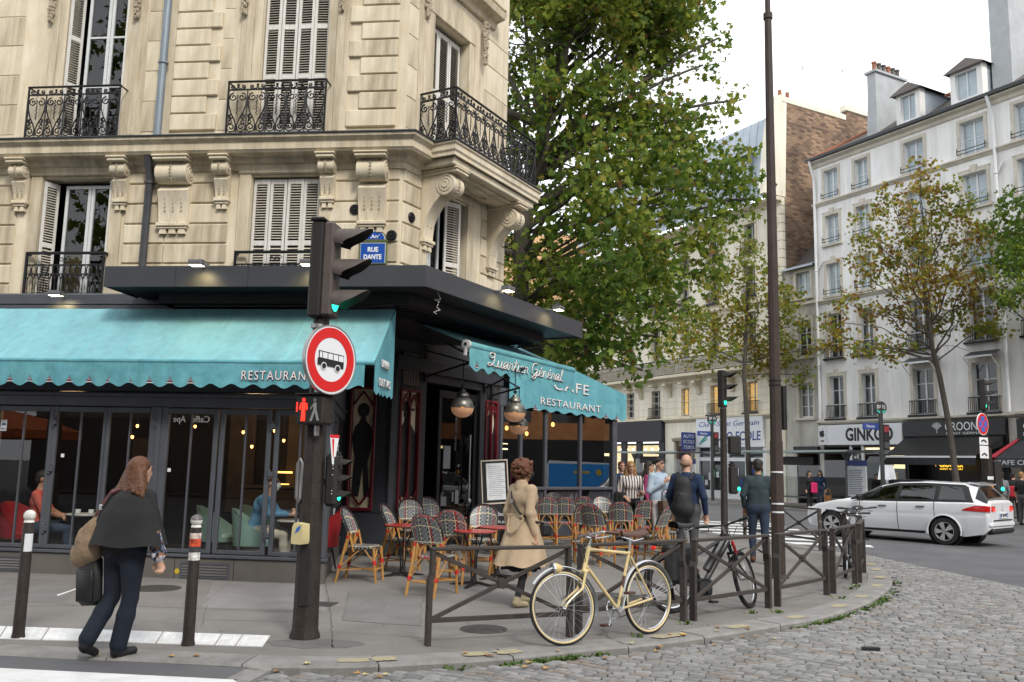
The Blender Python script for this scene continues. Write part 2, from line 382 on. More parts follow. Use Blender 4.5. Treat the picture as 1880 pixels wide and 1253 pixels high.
# painted strip of warning slabs across the lowered crossing
tact=bpy.data.objects.new('crossing_markings',None); COL.objects.link(tact); tact['kind']='structure'
def quadpx(pp,z): return [(G(*p,z).x,G(*p,z).y) for p in pp]
cuts=[-160,12,90,180,300,408,446,497]
def edge(x,top): 
    return 1151+(x-12)*.035 if top else 1173+(x-12)*.031
for a,c in zip(cuts[:-1],cuts[1:]):
    sk=-14; q=quadpx([(a+1,edge(a,1)),(c-1,edge(c,1)),(c-1+sk,edge(c,0)),(a+1+sk,edge(a,0))],.003)
    b=MB(m_white); b.prism(q,.0005,.008); ob('warning_slab',b,tact,smooth=0)
    A,Bv,C,Dv=[Vector(p) for p in q]; nu=max(1,int((Bv-A).length/.075)); nv=max(1,int((Dv-A).length/.075)); b=MB(m_white)
    for i in range(nu):
        for j in range(nv):
            if rk.random()<.12: continue
            p=A.lerp(Bv,(i+.5)/nu).lerp(Dv.lerp(C,(i+.5)/nu),(j+.5)/nv); b.lathe([(.018,.0078),(.012,.0125),(.0001,.0128)],6,TR(p.x,p.y))
    ob('dome',b,tact,kind='stuff')
LB=[G(505,1228,ROAD),G(440,1262,ROAD)]
ramp=[(p.x,p.y-.003) for p in KP if p.x<LB[0].x]; sheet('crossing_ramp',[(LB[1].x-.6,4.0),(LB[0].x-.1,LB[0].y)]+ramp[::-1]+[(-16,4.0)],-.022,m_asph,tact)
sheet('road_marking',quadpx([(-120,1222),(428,1249),(446,1262),(430,1290),(-160,1290)],-.022),-.017,m_white,tact)
for k in range(7):
    zc=Vector((7.4,21.6+1.35*k,0)); d=Vector((cos(rad(-14)),sin(rad(-14)),0)); e_=Vector((-d.y,d.x,0)); q=[zc-d*(1.6+.12*k),zc+d*1.3,zc+d*1.3+e_*.62,zc-d*(1.6+.12*k)+e_*.62]; sheet('road_marking',[(p.x,p.y) for p in q],ROAD+.004,m_white,tact)
# ------------------------------------------------------------------ cobbled forecourt
m_bed=pm('joint_earth',(.07,.068,.055),.95,var=.4,scale=3,bump=.5,bscale=50,col2=(.055,.07,.03))
cobm=[pm('cobble_%d'%i,c,.62,var=.2,scale=9,bump=.35,bscale=45,fine=.14) for i,c in enumerate([(.205,.203,.20),(.235,.232,.228),(.155,.154,.153),(.255,.25,.24),(.205,.175,.15),(.185,.182,.178)])]
BA,BB=G(1592,1022,ROAD),G(1880,1083,ROAD)
bdir=(BB-BA); bdir.z=0; bdir.normalize(); bn=Vector((-bdir.y,bdir.x,0))
court=[(LB[1].x-.35,4.6),(LB[0].x,LB[0].y-.1)]+[(p.x,p.y) for p in KP if p.x>LB[0].x and p.y<BA.y+.3 and p.x>-2.5]
far=BB+bdir*9; court+=[(BA.x,BA.y),(far.x,far.y),(far.x,4.6)]
croot=bpy.data.objects.new('cobbled_forecourt',None); COL.objects.link(croot); tag(croot,'grey cobbled forecourt with mossy joints',kind='structure')
sheet('joint_bed',court,ROAD+.004,m_bed,croot)
kx=np.array([p.x for p in KP]); ky=np.array([p.y for p in KP])
def inside(poly,x,y):
    c=False; n=len(poly); j=n-1
    for i in range(n):
        if (poly[i][1]>y)!=(poly[j][1]>y) and x<(poly[j][0]-poly[i][0])*(y-poly[i][1])/(poly[j][1]-poly[i][1])+poly[i][0]: c=not c
        j=i
    return c
def cobble_mesh(seed,hx=.5,hy=.5):
    r=random.Random(seed); o=[]; ring=[]
    base=[(-.5,-.5),(-.1,-.53),(.5,-.5),(.53,0),(.5,.5),(0,.53),(-.5,.5),(-.53,.05)]
    J=[(x+r.uniform(-.09,.09),y+r.uniform(-.09,.09)) for x,y in base]
    vs=[(x,y,-.06) for x,y in J]+[(x*.985,y*.985,-.008) for x,y in J]+[(x*.89,y*.88,r.uniform(-.001,.0015)) for x,y in J]+[(0,0,.0012)]
    fs=[(k*8+i,k*8+(i+1)%8,(k+1)*8+(i+1)%8,(k+1)*8+i) for k in(0,1) for i in range(8)]+[(16+i,16+(i+1)%8,24) for i in range(8)]
    return vs,fs
variants=[cobble_mesh(i) for i in range(12)]
cob=[]; rc=random.Random(5); ang=rad(-24); ca,sa=cos(ang),sin(ang)
for row in range(-50,190):
    s=-14+rc.uniform(0,.1); 
    while s<16:
        L=rc.uniform(.105,.165); u=s+L/2; q=((u/1.9)%1)-.5; v=row*.102+ .62*(.25-q*q)*1.0
        x=u*ca-v*sa; y=u*sa+v*ca+6; sl=-.62*2*q/1.9
        if inside(court,x,y) and y<20 and x<14:
            dk=float(np.min((kx-x)**2+(ky-y)**2))**.5
            if dk>.1 and (Vector((x,y,0))-BA).dot(bn)<-.12: cob.append((x,y,ang+math.atan(sl),L-.007,.102-.007,rc.uniform(-.005,.004),rc.randrange(12),rc.choice([0,0,1,1,2,3,5,5,4])))
        s+=L
def score(c):
    d=Vector((c[0],c[1],ROAD-HC)); p=d.dot(CR)/d.dot(_f)*FPX+940; yv=626.5-d.dot(CU)/d.dot(_f)*FPX
    return (0 if (-15<p<1895 and yv<1262) else 1,d.length)
cob.sort(key=score)
vm={}
stuff={}
for n_,(x,y,a,L,W,dz,vr,mi) in enumerate(cob):
    if n_<300:
        key=(vr,mi)
        if key not in vm:
            b=MB(cobm[mi]); b.add([(p[0]*.13,p[1]*.095,p[2]) for p in variants[vr][0]],variants[vr][1]); vm[key]=b.mesh('cobble',50)
        o=link('cobble',vm[key],croot,TR(x,y,ROAD+.045+dz,a)@Matrix.Diagonal((L/.13,1,1,1)))
    else:
        b=stuff.setdefault(0,MB()); b.use(cobm[mi]); T=TR(x,y,ROAD+.045+dz,a); c_,s_=cos(a),sin(a)
        b.add([(x+p[0]*L*c_-p[1]*W*s_,y+p[0]*L*s_+p[1]*W*c_,ROAD+.045+dz+p[2]) for p in variants[vr][0]],variants[vr][1])
ob('cobble_field',stuff[0],croot,smooth=50,kind='stuff')
# flush granite rows that edge the cobbles
for A,Bq,n_ in((BA-bdir*1.2,BB+bdir*4,26),(LB[0]+(LB[1]-LB[0])*-.0,LB[1]+(LB[1]-LB[0])*1.2,4)):
    d=(Bq-A); L=d.length/n_; a=math.atan2(d.y,d.x)
    for i in range(n_):
        p=A+d*((i+.5)/n_); b=MB(m_kerb); b.box(-L/2+.006,L/2-.006,-.1,.1,-.05,.012,.012); ob('granite_sett',b,croot,TR(p.x,p.y,ROAD if n_>5 else -.03,a))
# seams, patches and cracks of the pavement asphalt
m_seam=pm('pavement_seam',(.10,.096,.092),.9,var=.3,scale=9); m_pat=pm('pavement_patch',(.215,.205,.20),.9,var=.15,scale=2,fine=.14,bscale=190,bump=.2)
def crack(pp,wd,seed):
    r=random.Random(seed); Q=[G(*p) for p in pp]; P2=[]
    for a,c in zip(Q[:-1],Q[1:]):
        n=max(2,int((c-a).length/.12))
        for i in range(n): P2.append(a.lerp(c,i/n)+Vector((r.gauss(0,.008),r.gauss(0,.008),0)))
    P2.append(Q[-1]); b=MB(m_seam)
    for a,c in zip(P2[:-1],P2[1:]):
        d=(c-a).normalized()*1.0; nn=Vector((-d.y,d.x,0))*wd*r.uniform(.5,1.2); b.add([(a-nn)[:2]+(.003,),(c-nn)[:2]+(.003,),(c+nn)[:2]+(.003,),(a+nn)[:2]+(.003,)],[(0,1,2,3)])
    ob('seam',b,tact,smooth=0,kind='stuff')
crack([(598,1072),(606,1125),(612,1190)],.006,1); crack([(0,1111),(230,1113),(520,1124),(598,1122)],.005,2); crack([(300,1137),(560,1142)],.004,3); crack([(420,1070),(382,1100),(370,1150)],.003,4); crack([(620,1160),(780,1172)],.004,5); crack([(1105,1155),(1120,1172),(1150,1185)],.006,6)
sheet('patch',quadpx([(392,1068),(592,1074),(600,1122),(372,1116)],0),.0015,m_pat,tact)
m_pat2=pm('pavement_patch_dark',(.165,.158,.152),.9,var=.15,scale=2,fine=.16,bscale=190,bump=.2)
sheet('patch',quadpx([(640,1085),(778,1092),(770,1150),(628,1140)],0),.0018,m_pat2,tact); sheet('patch',quadpx([(-60,1060),(150,1064),(120,1108),(-80,1104)],0),.0018,m_pat2,tact); sheet('patch',quadpx([(1080,1085),(1235,1068),(1250,1092),(1100,1112)],0),.0018,m_pat,tact)
crack([(640,1085),(778,1092),(770,1150),(628,1140),(640,1085)],.004,11); crack([(1080,1085),(1235,1068),(1250,1092),(1100,1112),(1080,1085)],.004,12); crack([(1280,1070),(1400,1085),(1500,1060)],.004,13); crack([(800,1105),(1000,1100),(1060,1120)],.003,14)
sheet('chalk_line',quadpx([(104,1093),(140,1081),(141,1083),(106,1095)],0),.004,m_white,tact)
# moss, weeds, litter
m_moss=pm('weed_green',(.06,.12,.025),.9,var=.4,scale=8,col2=(.10,.16,.03))
b=MB(m_moss); rw=random.Random(8)
def tuft(x,y,z,n,h):
    for _ in range(n):
        a=rw.uniform(0,2*PI); l=h*rw.uniform(.5,1.2); px_,py_=x+rw.gauss(0,.035),y+rw.gauss(0,.02); wv=.007
        b.add([(px_-wv*sin(a),py_+wv*cos(a),z),(px_+wv*sin(a),py_-wv*cos(a),z),(px_+cos(a)*l*.6+wv*sin(a),py_+sin(a)*l*.6,z+l*.8),(px_+cos(a)*l,py_+sin(a)*l,z+l*.6)],[(0,1,2,3)])
for i in range(len(KP)-1):
    c=(KP[i]+KP[i+1])/2
    if -1<c.x and c.y<15:
        for q in range(int((KP[i+1]-KP[i]).length/.022)):
            p=KP[i].lerp(KP[i+1],rw.random()); dens=max(0,noise.noise((p.x*1.3,p.y*1.3,3))-.12)*2+(.55 if 3.3<p.x<5.4 else 0)+(.6 if .2<p.x<.9 else 0)
            if rw.random()<dens*.7: tuft(p.x+rw.uniform(-.02,.06),p.y-rw.uniform(0,.09),ROAD+.015,7,.06)
for x,y in [(1262,1147),(1376,1127),(1430,1126),(1545,1100),(1170,1170),(1560,1082),(1573,1078)]:
    g_=G(x,y); tuft(g_.x,g_.y,0,14,.05)
tag(ob('weeds',b),'low green weeds growing along the kerb edge',kind='stuff')
leafc=[pm('fallen_leaf_%d'%i,c,.8,var=.25,scale=20) for i,c in enumerate([(.55,.36,.06),(.42,.24,.07),(.5,.42,.2),(.3,.15,.05)])]
def leaf_shape(s):
    pr=[(0,-.5),(.12,-.25),(.45,-.3),(.25,-.02),(.5,.2),(.2,.2),(0,.55),(-.2,.2),(-.5,.2),(-.25,-.02),(-.45,-.3),(-.12,-.25)]
    vs=[(x*s,y*s,(abs(x)*.35+abs(y)*.15)*s) for x,y in pr]+[(0,0,.0)]
    return vs,[(12,i,(i+1)%12) for i in range(12)]
lms=[]
for m in leafc:
    b=MB(m); b.add(*leaf_shape(.085)); lms.append(b.mesh('fallen_leaf',0))
lp=[(846,1140,0,1.0),(1245,1107,1,1)]
for i in range(58):
    q=rw.random(); s=rw.uniform(10.5,19.5) if i<44 else rw.uniform(7,12); p=at_s(KP,s)+Vector((rw.uniform(-.35,.25),rw.uniform(-.4,.2))); lp.append((p,rw.randrange(4),rw.uniform(.55,1.0)))
for L in lp:
    if len(L)==4: p=G(L[0],L[1]); z=.006; mi,s=L[2],L[3]*1.1
    else: p,mi,s=L; dk=min(range(len(KP)),key=lambda i:(KP[i]-p).length); inn=(p-KP[dk]).dot(KI[dk]-KP[dk])>0; z=.01 if inn else ROAD+.055
    o=link('fallen_leaf',lms[mi],None,TR(p.x,p.y,z,rw.uniform(0,6))@Matrix.Diagonal((s,s,s,1))); tag(o,'dry yellow brown leaf fallen on the ground along the curved kerb','leaf','yellow leaves fallen along the kerb')
# covers and grates in the pavement
def cover(name,x,y,rx,label,cat,square=False):
    p=G(x,y); t=thing(name,label,cat,TR(p.x,p.y,.002,rad(-6)))
    b=MB(m_iron)
    if square: b.box(-rx,rx,-rx,rx,0,.006)
    else: b.lathe([(rx,0),(rx,.006),(rx*.93,.008),(rx*.93,.005),(.0001,.005)],28)
    ob('frame',b,t); b=MB(m_iron)
    k=7
    for i in range(-k,k+1):
        xx=i*rx*.85/k; hl=rx*.85 if square else math.sqrt(max(0,(rx*.88)**2-xx*xx))
        for j in range(3 if not square else 1):
            seg=hl*2/3 if not square else hl*2; y0=-hl+j*seg; b.box(xx-rx*.035,xx+rx*.035,y0+.01,y0+seg-.01,.005,.011)
    ob('rib',b,t,kind='stuff'); return t
cover('manhole_cover',287,1081,.30,'round iron manhole cover in the pavement left of the traffic light mast','manhole cover')
cover('manhole_cover',888,1156,.24,'round iron manhole cover under the first fence panel','manhole cover')
cover('drain_grate',590,1110,.16,'small square iron grate behind the foot of the traffic light mast','drain grate',True)
cover('tree_grate',1120,1102,.62,'large round iron grate behind the tan bicycle','tree grate')
cover('drain_grate',925,1077,.2,'square iron cover in the pavement beside the woman in the trench coat','drain grate',True)
p=G(1598,1203,ROAD); b=MB(pm('black_rubber',(.02,.02,.022),.5)); b.prism([(-.09,-.03),(.08,-.035),(.1,.0),(.02,.035),(-.08,.02)],0,.025); tag(ob('litter',b,None,TR(p.x,p.y,ROAD+.05)),'flat black scrap of rubber lying on the cobbles','litter')
# far side of the boulevard
b=MB(m_walk); b.prism([tuple(FF.w(u,o)[:2]) for u,o in((-60,.3),(60,.3),(60,-4.6),(-60,-4.6))],-.4,.0); tag(ob('sidewalk',b,smooth=0),'pavement along the far shops',kind='structure')
far_k=bpy.data.objects.new('kerb',None); COL.objects.link(far_k); far_k['kind']='structure'; b=MB(m_kerb); b.box(-.995,.995,-.15,.15,-.2,.012,.015); kme=b.mesh('kerb_stone')
for i in range(-13,14): link('kerb_stone',kme,far_k,FF.m(i*2+1,-4.755))

b=MB(pm('gum_spot',(.36,.35,.33),.9,var=.3,scale=3)); rg_=random.Random(77)
for i in range(260):
    x,y=rg_.uniform(-5,6),rg_.uniform(8.3,16.5)
    if x<-2.3 and y>12: continue
    b.use(m_seam if i%2 else b.ms[0]); r_=rg_.uniform(.006,.018); b.add([(x+r_*cos(a)*rg_.uniform(.7,1.2),y+r_*sin(a),.0035) for a in [2*PI*k/7 for k in range(7)]],[tuple(range(7))])
tag(ob('gum_spots',b,tact,smooth=0),kind='stuff')
# ================================================================== corner building of cut stone
m_stone=pm('limestone',(.73,.655,.515),.85,scale=2.3,bump=.14,bscale=70,col2=(.61,.52,.36),stretch=(1.2,1.2,.8),fine=.06,streak=.24)
m_stone2=pm('limestone_worn',(.68,.60,.455),.85,scale=2.8,bump=.17,bscale=60,col2=(.50,.415,.285),stretch=(2,2,.5),fine=.07,streak=.38)
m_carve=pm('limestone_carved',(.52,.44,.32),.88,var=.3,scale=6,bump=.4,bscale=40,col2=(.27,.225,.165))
m_zinc=pm('dark_zinc',(.055,.06,.07),.5,metal=.5,var=.2,scale=6)
m_shut=pm('shutter_paint',(.70,.69,.66),.65,var=.12,scale=9,col2=(.56,.53,.48),stretch=(3,3,.6),fine=.06)
m_slat=pm('shutter_slat',(.62,.58,.51),.7,var=.15,scale=9,col2=(.40,.36,.29),stretch=(1,1,5))
m_wfr=pm('window_frame_paint',(.60,.62,.62),.5,var=.08,scale=9)
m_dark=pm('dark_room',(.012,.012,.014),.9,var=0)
m_iron2=pm('wrought_iron',(.012,.012,.014),.45,metal=.3,var=.2,scale=20)
m_pipe=pm('zinc_pipe',(.20,.235,.27),.45,metal=.3,var=.15,scale=5,stretch=(3,3,.5)); m_pipe2=pm('painted_pipe',(.075,.076,.084),.5,metal=.3,var=.2,scale=5)
g_room=glass('window_glass',(.35,.37,.38),.06)
def wallgrid(b,u0,u1,z0,z1,ops,depth=.3,y=0):
    us=sorted({u0,u1,*[q for o in ops for q in o[:2] if u0<q<u1]}); zs=sorted({z0,z1,*[q for o in ops for q in o[2:4] if z0<q<z1]})
    for i in range(len(us)-1):
        for j in range(len(zs)-1):
            cu,cz=(us[i]+us[i+1])/2,(zs[j]+zs[j+1])/2
            if any(o[0]<cu<o[1] and o[2]<cz<o[3] for o in ops): continue
            b.quad((us[i],y,zs[j]),(us[i+1],y,zs[j]),(us[i+1],y,zs[j+1]),(us[i],y,zs[j+1]))
    for a,c,d,e in ops:
        Y=y+depth
        b.quad((a,y,d),(a,Y,d),(a,Y,e),(a,y,e)); b.quad((c,y,d),(c,y,e),(c,Y,e),(c,Y,d)); b.quad((a,y,e),(a,Y,e),(c,Y,e),(c,y,e)); b.quad((a,y,d),(c,y,d),(c,Y,d),(a,Y,d))
BT=FL.m(); CREL=Matrix.Rotation(rad(67.76),4,'Z')
bld=thing('corner_building','cream cut stone corner building above the cafe with iron balconies','building',BT)
opsL=[(-7.02,-5.72,7.88,11.2),(-2.92,-1.57,7.88,11.2),(-7.22,-5.76,4.3,7.04),(-2.94,-1.58,4.3,7.02),(-11.2,-9.9,7.88,11.2),(-11.3,-9.9,4.3,7.04)]
opsC=[(.86,2.2,7.7,10.62),(.86,2.3,4.2,7.02)]
b=MB(m_stone); wallgrid(b,-16,0,4.15,14.5,opsL,.32)
b.quad((-16,0,14.5),(0,0,14.5),(0,9,14.5),(-16,9,14.5)); b.quad((-16,0,0),(-16,9,0),(-16,9,14.5),(-16,0,14.5))
ob('wall',b,bld,smooth=0)
b=MB(m_stone); wallgrid(b,0,3.94,4.19,14.5,opsC,.32); b.box(3.72,3.938,.002,6,3.1,14.5); ob('wall',b,bld,CREL,smooth=0)
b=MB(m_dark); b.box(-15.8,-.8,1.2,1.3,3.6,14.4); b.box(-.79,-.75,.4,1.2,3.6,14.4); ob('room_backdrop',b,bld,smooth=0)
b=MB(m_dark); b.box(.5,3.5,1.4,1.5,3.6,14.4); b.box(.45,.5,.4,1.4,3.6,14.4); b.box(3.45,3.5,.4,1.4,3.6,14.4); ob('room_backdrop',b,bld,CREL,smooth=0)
# courses of blocks: lower storey with deep joints, quoins and panels above
ZJ=[4.15,4.53,4.92,5.31,5.70,6.09,6.49,6.89,7.28]
rs=random.Random(4)
def blocks(segs,T,zj,proud,bev,mats=(m_stone,m_stone2)):
    for z0,z1 in zip(zj[:-1],zj[1:]):
        for a,c in segs:
            b=MB(rs.choice(mats)); cx,cz=(a+c)/2,(z0+z1)/2; e=rs.uniform(-.003,.003)
            b.box(a-cx+.004,c-cx-.004,-proud+e,.05,z0-cz+.012,z1-cz-.012,bev); ob('stone',b,bld,T@TR(cx,0,cz))
blocks([(-9.6,-8.55),(-8.55,-7.72),(-5.45,-4.62),(-4.62,-3.36),(-1.42,-.03)],Matrix.Identity(4),ZJ,.035,.018)
blocks([(.03,.62),(2.9,3.93)],CREL,ZJ,.035,.018)
def quoin(ul,us,ur,T,z0=7.95,h=.352,n=12,flip=False):
    for i in range(n):
        lo=i%2==0; a,c=(ul if lo else us),ur
        if flip: a,c=ul,(ur if lo else us)
        if not lo and not flip: a=us
        cz=z0+h*(i+.5); cx=(a+c)/2; b=MB(rs.choice((m_stone,m_stone2))); b.box(a-cx,c-cx,-.055,.03,-h/2+.012,h/2-.012,.014); ob('stone',b,bld,T@TR(cx,0,cz))
        b=MB(m_stone2)
quoin(-4.68,-3.96,-3.74,Matrix.Identity(4),flip=True); quoin(-1.14,-.9,-.17,Matrix.Identity(4))
blocks([(-9.5,-8.75),(-8.75,-7.95),(-5.42,-4.95),(-3.72,-3.5),(-1.4,-1.17)],Matrix.Identity(4),[7.95+.63*i for i in range(7)],.012,.004)
blocks([(.02,.34),(2.86,3.93)],CREL,[7.95+.63*i for i in range(7)],.012,.004)
# window surrounds
def surround(u0,u1,z0,z1,T,wd=.44,top=True):
    b=MB(m_stone2)
    for k,(o,p) in enumerate(((wd,.03),(wd*.72,.055),(wd*.38,.04))):
        b.box(u0-o,u0-(0 if k==2 else wd*.38)+.001*k,-p,.02,z0,z1+o,.012); b.box(u1+(0 if k==2 else wd*.38)-.001*k,u1+o,-p,.02,z0,z1+o,.012)
        if top: b.box(u0-o+.002,u1+o-.002,-p-.002,.018,z1+.002*k,z1+o-.003,.012)
    ob('window_surround',b,bld,T)
for o in opsL[:2]+opsL[4:5]: surround(*o,Matrix.Identity(4))
surround(*opsC[0],CREL,.5)
def plain_sur(u0,u1,z0,z1,T):
    b=MB(m_stone2); b.box(u0-.24,u0-.004,-.05,.02,z0,z1+.03,.015); b.box(u1+.004,u1+.24,-.05,.02,z0,z1+.03,.015); b.box(u0-.26,u1+.26,-.07,.02,z1+.035,z1+.3,.02); ob('window_surround',b,bld,T)
for o in opsL[2:4]: plain_sur(*o,Matrix.Identity(4))
plain_sur(*opsC[1],CREL)
# shutters
def shutter(w_,h_,parent,T):
    b=MB(m_shut); t=.022; st=.055
    b.box(0,st,-t,t,0,h_,.006); b.box(w_-st,w_,-t,t,0,h_,.006)
    ks=[0,.36,.68,1.0] if h_>2.9 else [0,.52,1.0]
    for k in ks: zc=min(h_-.05,max(.05,h_*k)); b.box(st-.002,w_-st+.002,-t*.9,t*.9,zc-.05,zc+.05,.005)
    f=ob('shutter',b,parent,T); b=MB(m_slat); n=int(h_/.052)
    for i in range(n):
        z=.03+i*(h_-.06)/n
        if any(abs(z-min(h_-.05,max(.05,h_*k)))<.06 for k in ks): continue
        b.T=Matrix.Translation((w_/2,0,z))@Matrix.Rotation(rad(38),4,'X'); b.box(-(w_/2-st),w_/2-st,-.026,.026,-.004,.004)
    b.T=None; ob('slat',b,f,kind='stuff')
def shut4(o,T,y=.12,gaps=(.004,.004,.02,.004),n=4,ajar=0):
    wd=(o[1]-o[0]-.03)/n
    for i in range(n): shutter(wd-.01,o[3]-o[2]-.03,bld,T@Matrix.Translation((o[0]+.015+i*wd+(gaps[i] if i<len(gaps) else 0)*.5,y,o[2]+.015))@Matrix.Rotation(rad(ajar*(1 if i%2 else -1)),4,'Z'))
I4=Matrix.Identity(4)
shut4((-2.92,-1.57,7.9,11.15),I4,.12,ajar=2.5); shut4((-2.94,-1.58,4.35,7.0),I4,.10,ajar=1.5)
shut4((.9,2.15,7.7,10.55),CREL,.2,n=3)
shut4((-11.2,-9.9,7.9,11.15),I4,.12); shut4((-11.3,-9.9,4.35,7.0),I4,.10)
def casement(o,T,y=.2,bars=(.72,),curtain=None,board=None):
    u0,u1,z0,z1=o; b=MB(m_wfr); um=(u0+u1)/2; f=.05
    b.box(u0,u1,y,y+.06,z1-.07,z1,.006); b.box(u0,u1,y,y+.06,z0,z0+.08,.006)
    for a,c in((u0,u0+.06),(um-.07,um-.006),(um+.006,um+.07),(u1-.06,u1)): b.box(a,c,y-.006,y+.066,z0,z1,.008)
    for k in bars:
        z=z0+(z1-z0)*k; b.box(u0,u1,y+.006,y+.054,z-.022,z+.022,.005)
    wn=ob('window',b,bld,T)
    for a,c in((u0+.06,um-.07),(um+.07,u1-.06)):
        b=MB(g_room); b.quad((a,y+.03,z0+.08),(c,y+.03,z0+.08),(c,y+.03,z1-.07),(a,y+.03,z1-.07)); ob('pane',b,wn,smooth=0)
    return wn
casement((-6.72,-5.74,7.9,11.0),I4,bars=(.36,.70)); casement((-6.86,-5.78,4.35,6.95),I4,bars=())
# leaf folded back into each left reveal
for o,x0 in(((-7.02,-5.72,7.9,11.0),-7.0),((-7.22,-5.76,4.35,6.98),-7.19)):
    shutter(.30,o[3]-o[2],bld,Matrix.Translation((x0+.02,-.02,o[2]))@Matrix.Rotation(rad(62),4,'Z'))
    shutter(.26,o[3]-o[2],bld,Matrix.Translation((o[1]-.03,-.02,o[2]))@Matrix.Rotation(rad(97),4,'Z'))
b=MB(pm('cardboard',(.36,.24,.11),.85,var=.1)); b.box(-6.78,-6.3,.26,.28,4.4,5.62); ob('cardboard_panel',b,bld)
# chamfer, lower opening: leaf to each side, half-open casement
shutter(.32,2.75,bld,CREL@Matrix.Translation((.88,.0,4.25))@Matrix.Rotation(rad(70),4,'Z')); shutter(.40,2.75,bld,CREL@Matrix.Translation((1.72,.16,4.25))@Matrix.Rotation(rad(-22),4,'Z'))
casement((.98,1.7,4.25,6.95),CREL,.26,bars=())
# cornice
prof=[(0,7.10),(.07,7.12),(.09,7.22),(.16,7.26),(.2,7.34),(.36,7.37),(.38,7.40),(.40,7.42),(.40,7.55),(.43,7.58),(.48,7.62),(.49,7.67),(0,7.72)]
ca_,sa_=cos(rad(67.76)),sin(rad(67.76)); pc=lambda u,o=0:(u*ca_-o*sa_,u*sa_+o*ca_)
b=MB(m_stone2); b.sweep(prof,[(-16,0),(0,0),pc(.50)]); ob('cornice',b,bld)
b=MB(m_zinc); b.sweep([(.2,7.725),(.50,7.675),(.515,7.675),(.515,7.70),(.2,7.75)],[(-16,0),(0,0),pc(.50)]); ob('zinc_flashing',b,bld)
# balcony slab on the chamfer
b=MB(m_stone); b.box(.42,3.78,-.86,.02,7.42,7.62,.01)
b.sweep([(0,7.40),(.03,7.40),(.03,7.46),(.06,7.50),(.06,7.60),(.09,7.62),(.09,7.66),(0,7.68)],[(.40,.1),(.40,-.88),(3.8,-.88),(3.8,.1)])
b.box(.46,3.74,-.84,.0,7.25,7.40,.02); b.box(.75,3.45,-.66,-.12,7.215,7.245,.012); b.box(1.0,3.2,-.52,-.26,7.19,7.212,.01); b.lathe([(.2,7.16),(.24,7.185)],20,Matrix.Translation((2.1,-.39,0))@Matrix.Diagonal((1.7,.5,1,1)))
ob('balcony_slab',b,bld,CREL)
b=MB(m_zinc); b.sweep([(0,7.682),(.105,7.665),(.12,7.665),(.12,7.69),(0,7.70)],[(.40,.1),(.40,-.88),(3.8,-.88),(3.8,.1)]); ob('zinc_flashing',b,bld,CREL)
# consoles
def spiral(c,r0,turns,a0=0,n=26,sg=1): return [(c[0]+r0*(1-.82*i/n)*cos(a0+sg*2*PI*turns*i/n),c[1]+r0*(1-.82*i/n)*sin(a0+sg*2*PI*turns*i/n)) for i in range(n+1)]
def console(uc,w_,zt,zb,pj,T,big=False):
    H=zt-zb; r=.135*H/1.05*(1.0 if not big else 1.1); r=min(r,.21); cy=-(pj-r-.02); cz=zt-.1-r; b=MB(m_stone); h2=w_/2
    b.T=Matrix.Translation((uc,0,0))
    b.box(-h2-.04,h2+.04,-pj-.05,.0,zt-.10,zt-.045,.012); b.box(-h2-.065,h2+.065,-pj-.075,.0,zt-.043,zt,.015)
    circ=[(cy+r*cos(a),cz+r*sin(a)) for a in [PI*.5-2*PI*.62*i/14 for i in range(15)] ] 
    bodyp=[(0,zt-.1)]+[(cy,zt-.1)]+[(cy+r*cos(a),cz+r*sin(a)) for a in [PI/2+PI*1.15*i/12 for i in range(13)]]
    x1,z1=bodyp[-1]; low=[(x1+.012,z1-.02),(-.13-.22*pj,cz-r-.10*H),(-.11-.12*pj,cz-r-.20*H),(-.10-.03*pj,cz-r-.32*H),(-.085,zb+.2),(-.085,zb+.12),(0,zb+.12)]
    b.prism(bodyp+low,-h2,h2,YZ)
    for sx in(-1,1):                                   # volute eyes at both sides
        for rr,e in((r,.012),(r*.66,.02),(r*.34,.03)): b.lathe([(rr,0),(rr,e),(rr*.82,e+.004),(rr*.78,e-.006),(.001,e-.006)],18,Matrix.Translation((sx*h2,cy,cz))@Matrix.Rotation(sx*PI/2,4,'Y'))
    b.box(-h2-.015,h2+.015,-.15,0,zb+.10,zb+.17,.01); b.box(-h2+.01,h2-.01,-.12,0,zb+.055,zb+.10,.008)
    ng=3 if w_>.35 else 2
    for i in range(ng): 
        x=-h2+.02+(w_-.04)*(i+.5)/ng; q=(w_-.05)/ng*.42; b.prism([(x-q,zb-.04),(x+q,zb-.04),(x+q*.7,zb+.055),(x-q*.7,zb+.055)],-.10,-.01,XZ)
    nf=4 if w_>.35 else 3
    for i in range(nf):
        x=-h2+.025+(w_-.05)*i/(nf-1); b.box(x-.010,x+.010,-.108,-.07,zb+.19,cz-r-.2*H,.006)
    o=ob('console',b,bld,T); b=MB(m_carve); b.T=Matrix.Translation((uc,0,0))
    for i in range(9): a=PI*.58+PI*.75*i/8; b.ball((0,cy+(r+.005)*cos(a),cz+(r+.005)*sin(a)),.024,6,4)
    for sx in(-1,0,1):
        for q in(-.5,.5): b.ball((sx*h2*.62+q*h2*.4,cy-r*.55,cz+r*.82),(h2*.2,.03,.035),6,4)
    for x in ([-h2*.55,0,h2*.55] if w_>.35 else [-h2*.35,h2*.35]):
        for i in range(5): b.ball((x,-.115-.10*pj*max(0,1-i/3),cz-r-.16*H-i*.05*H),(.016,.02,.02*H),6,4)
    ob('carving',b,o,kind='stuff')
for u in(-7.62,-5.53,-3.48,-1.40): console(u,.27,7.35,6.40,.34,I4)
console(-4.43,.60,7.35,5.92,.36,I4,True); console(-.53,.52,7.35,5.92,.36,I4,True)
console(.78,.34,7.24,5.75,.80,CREL,True); console(3.28,.34,7.24,5.75,.80,CREL,True)
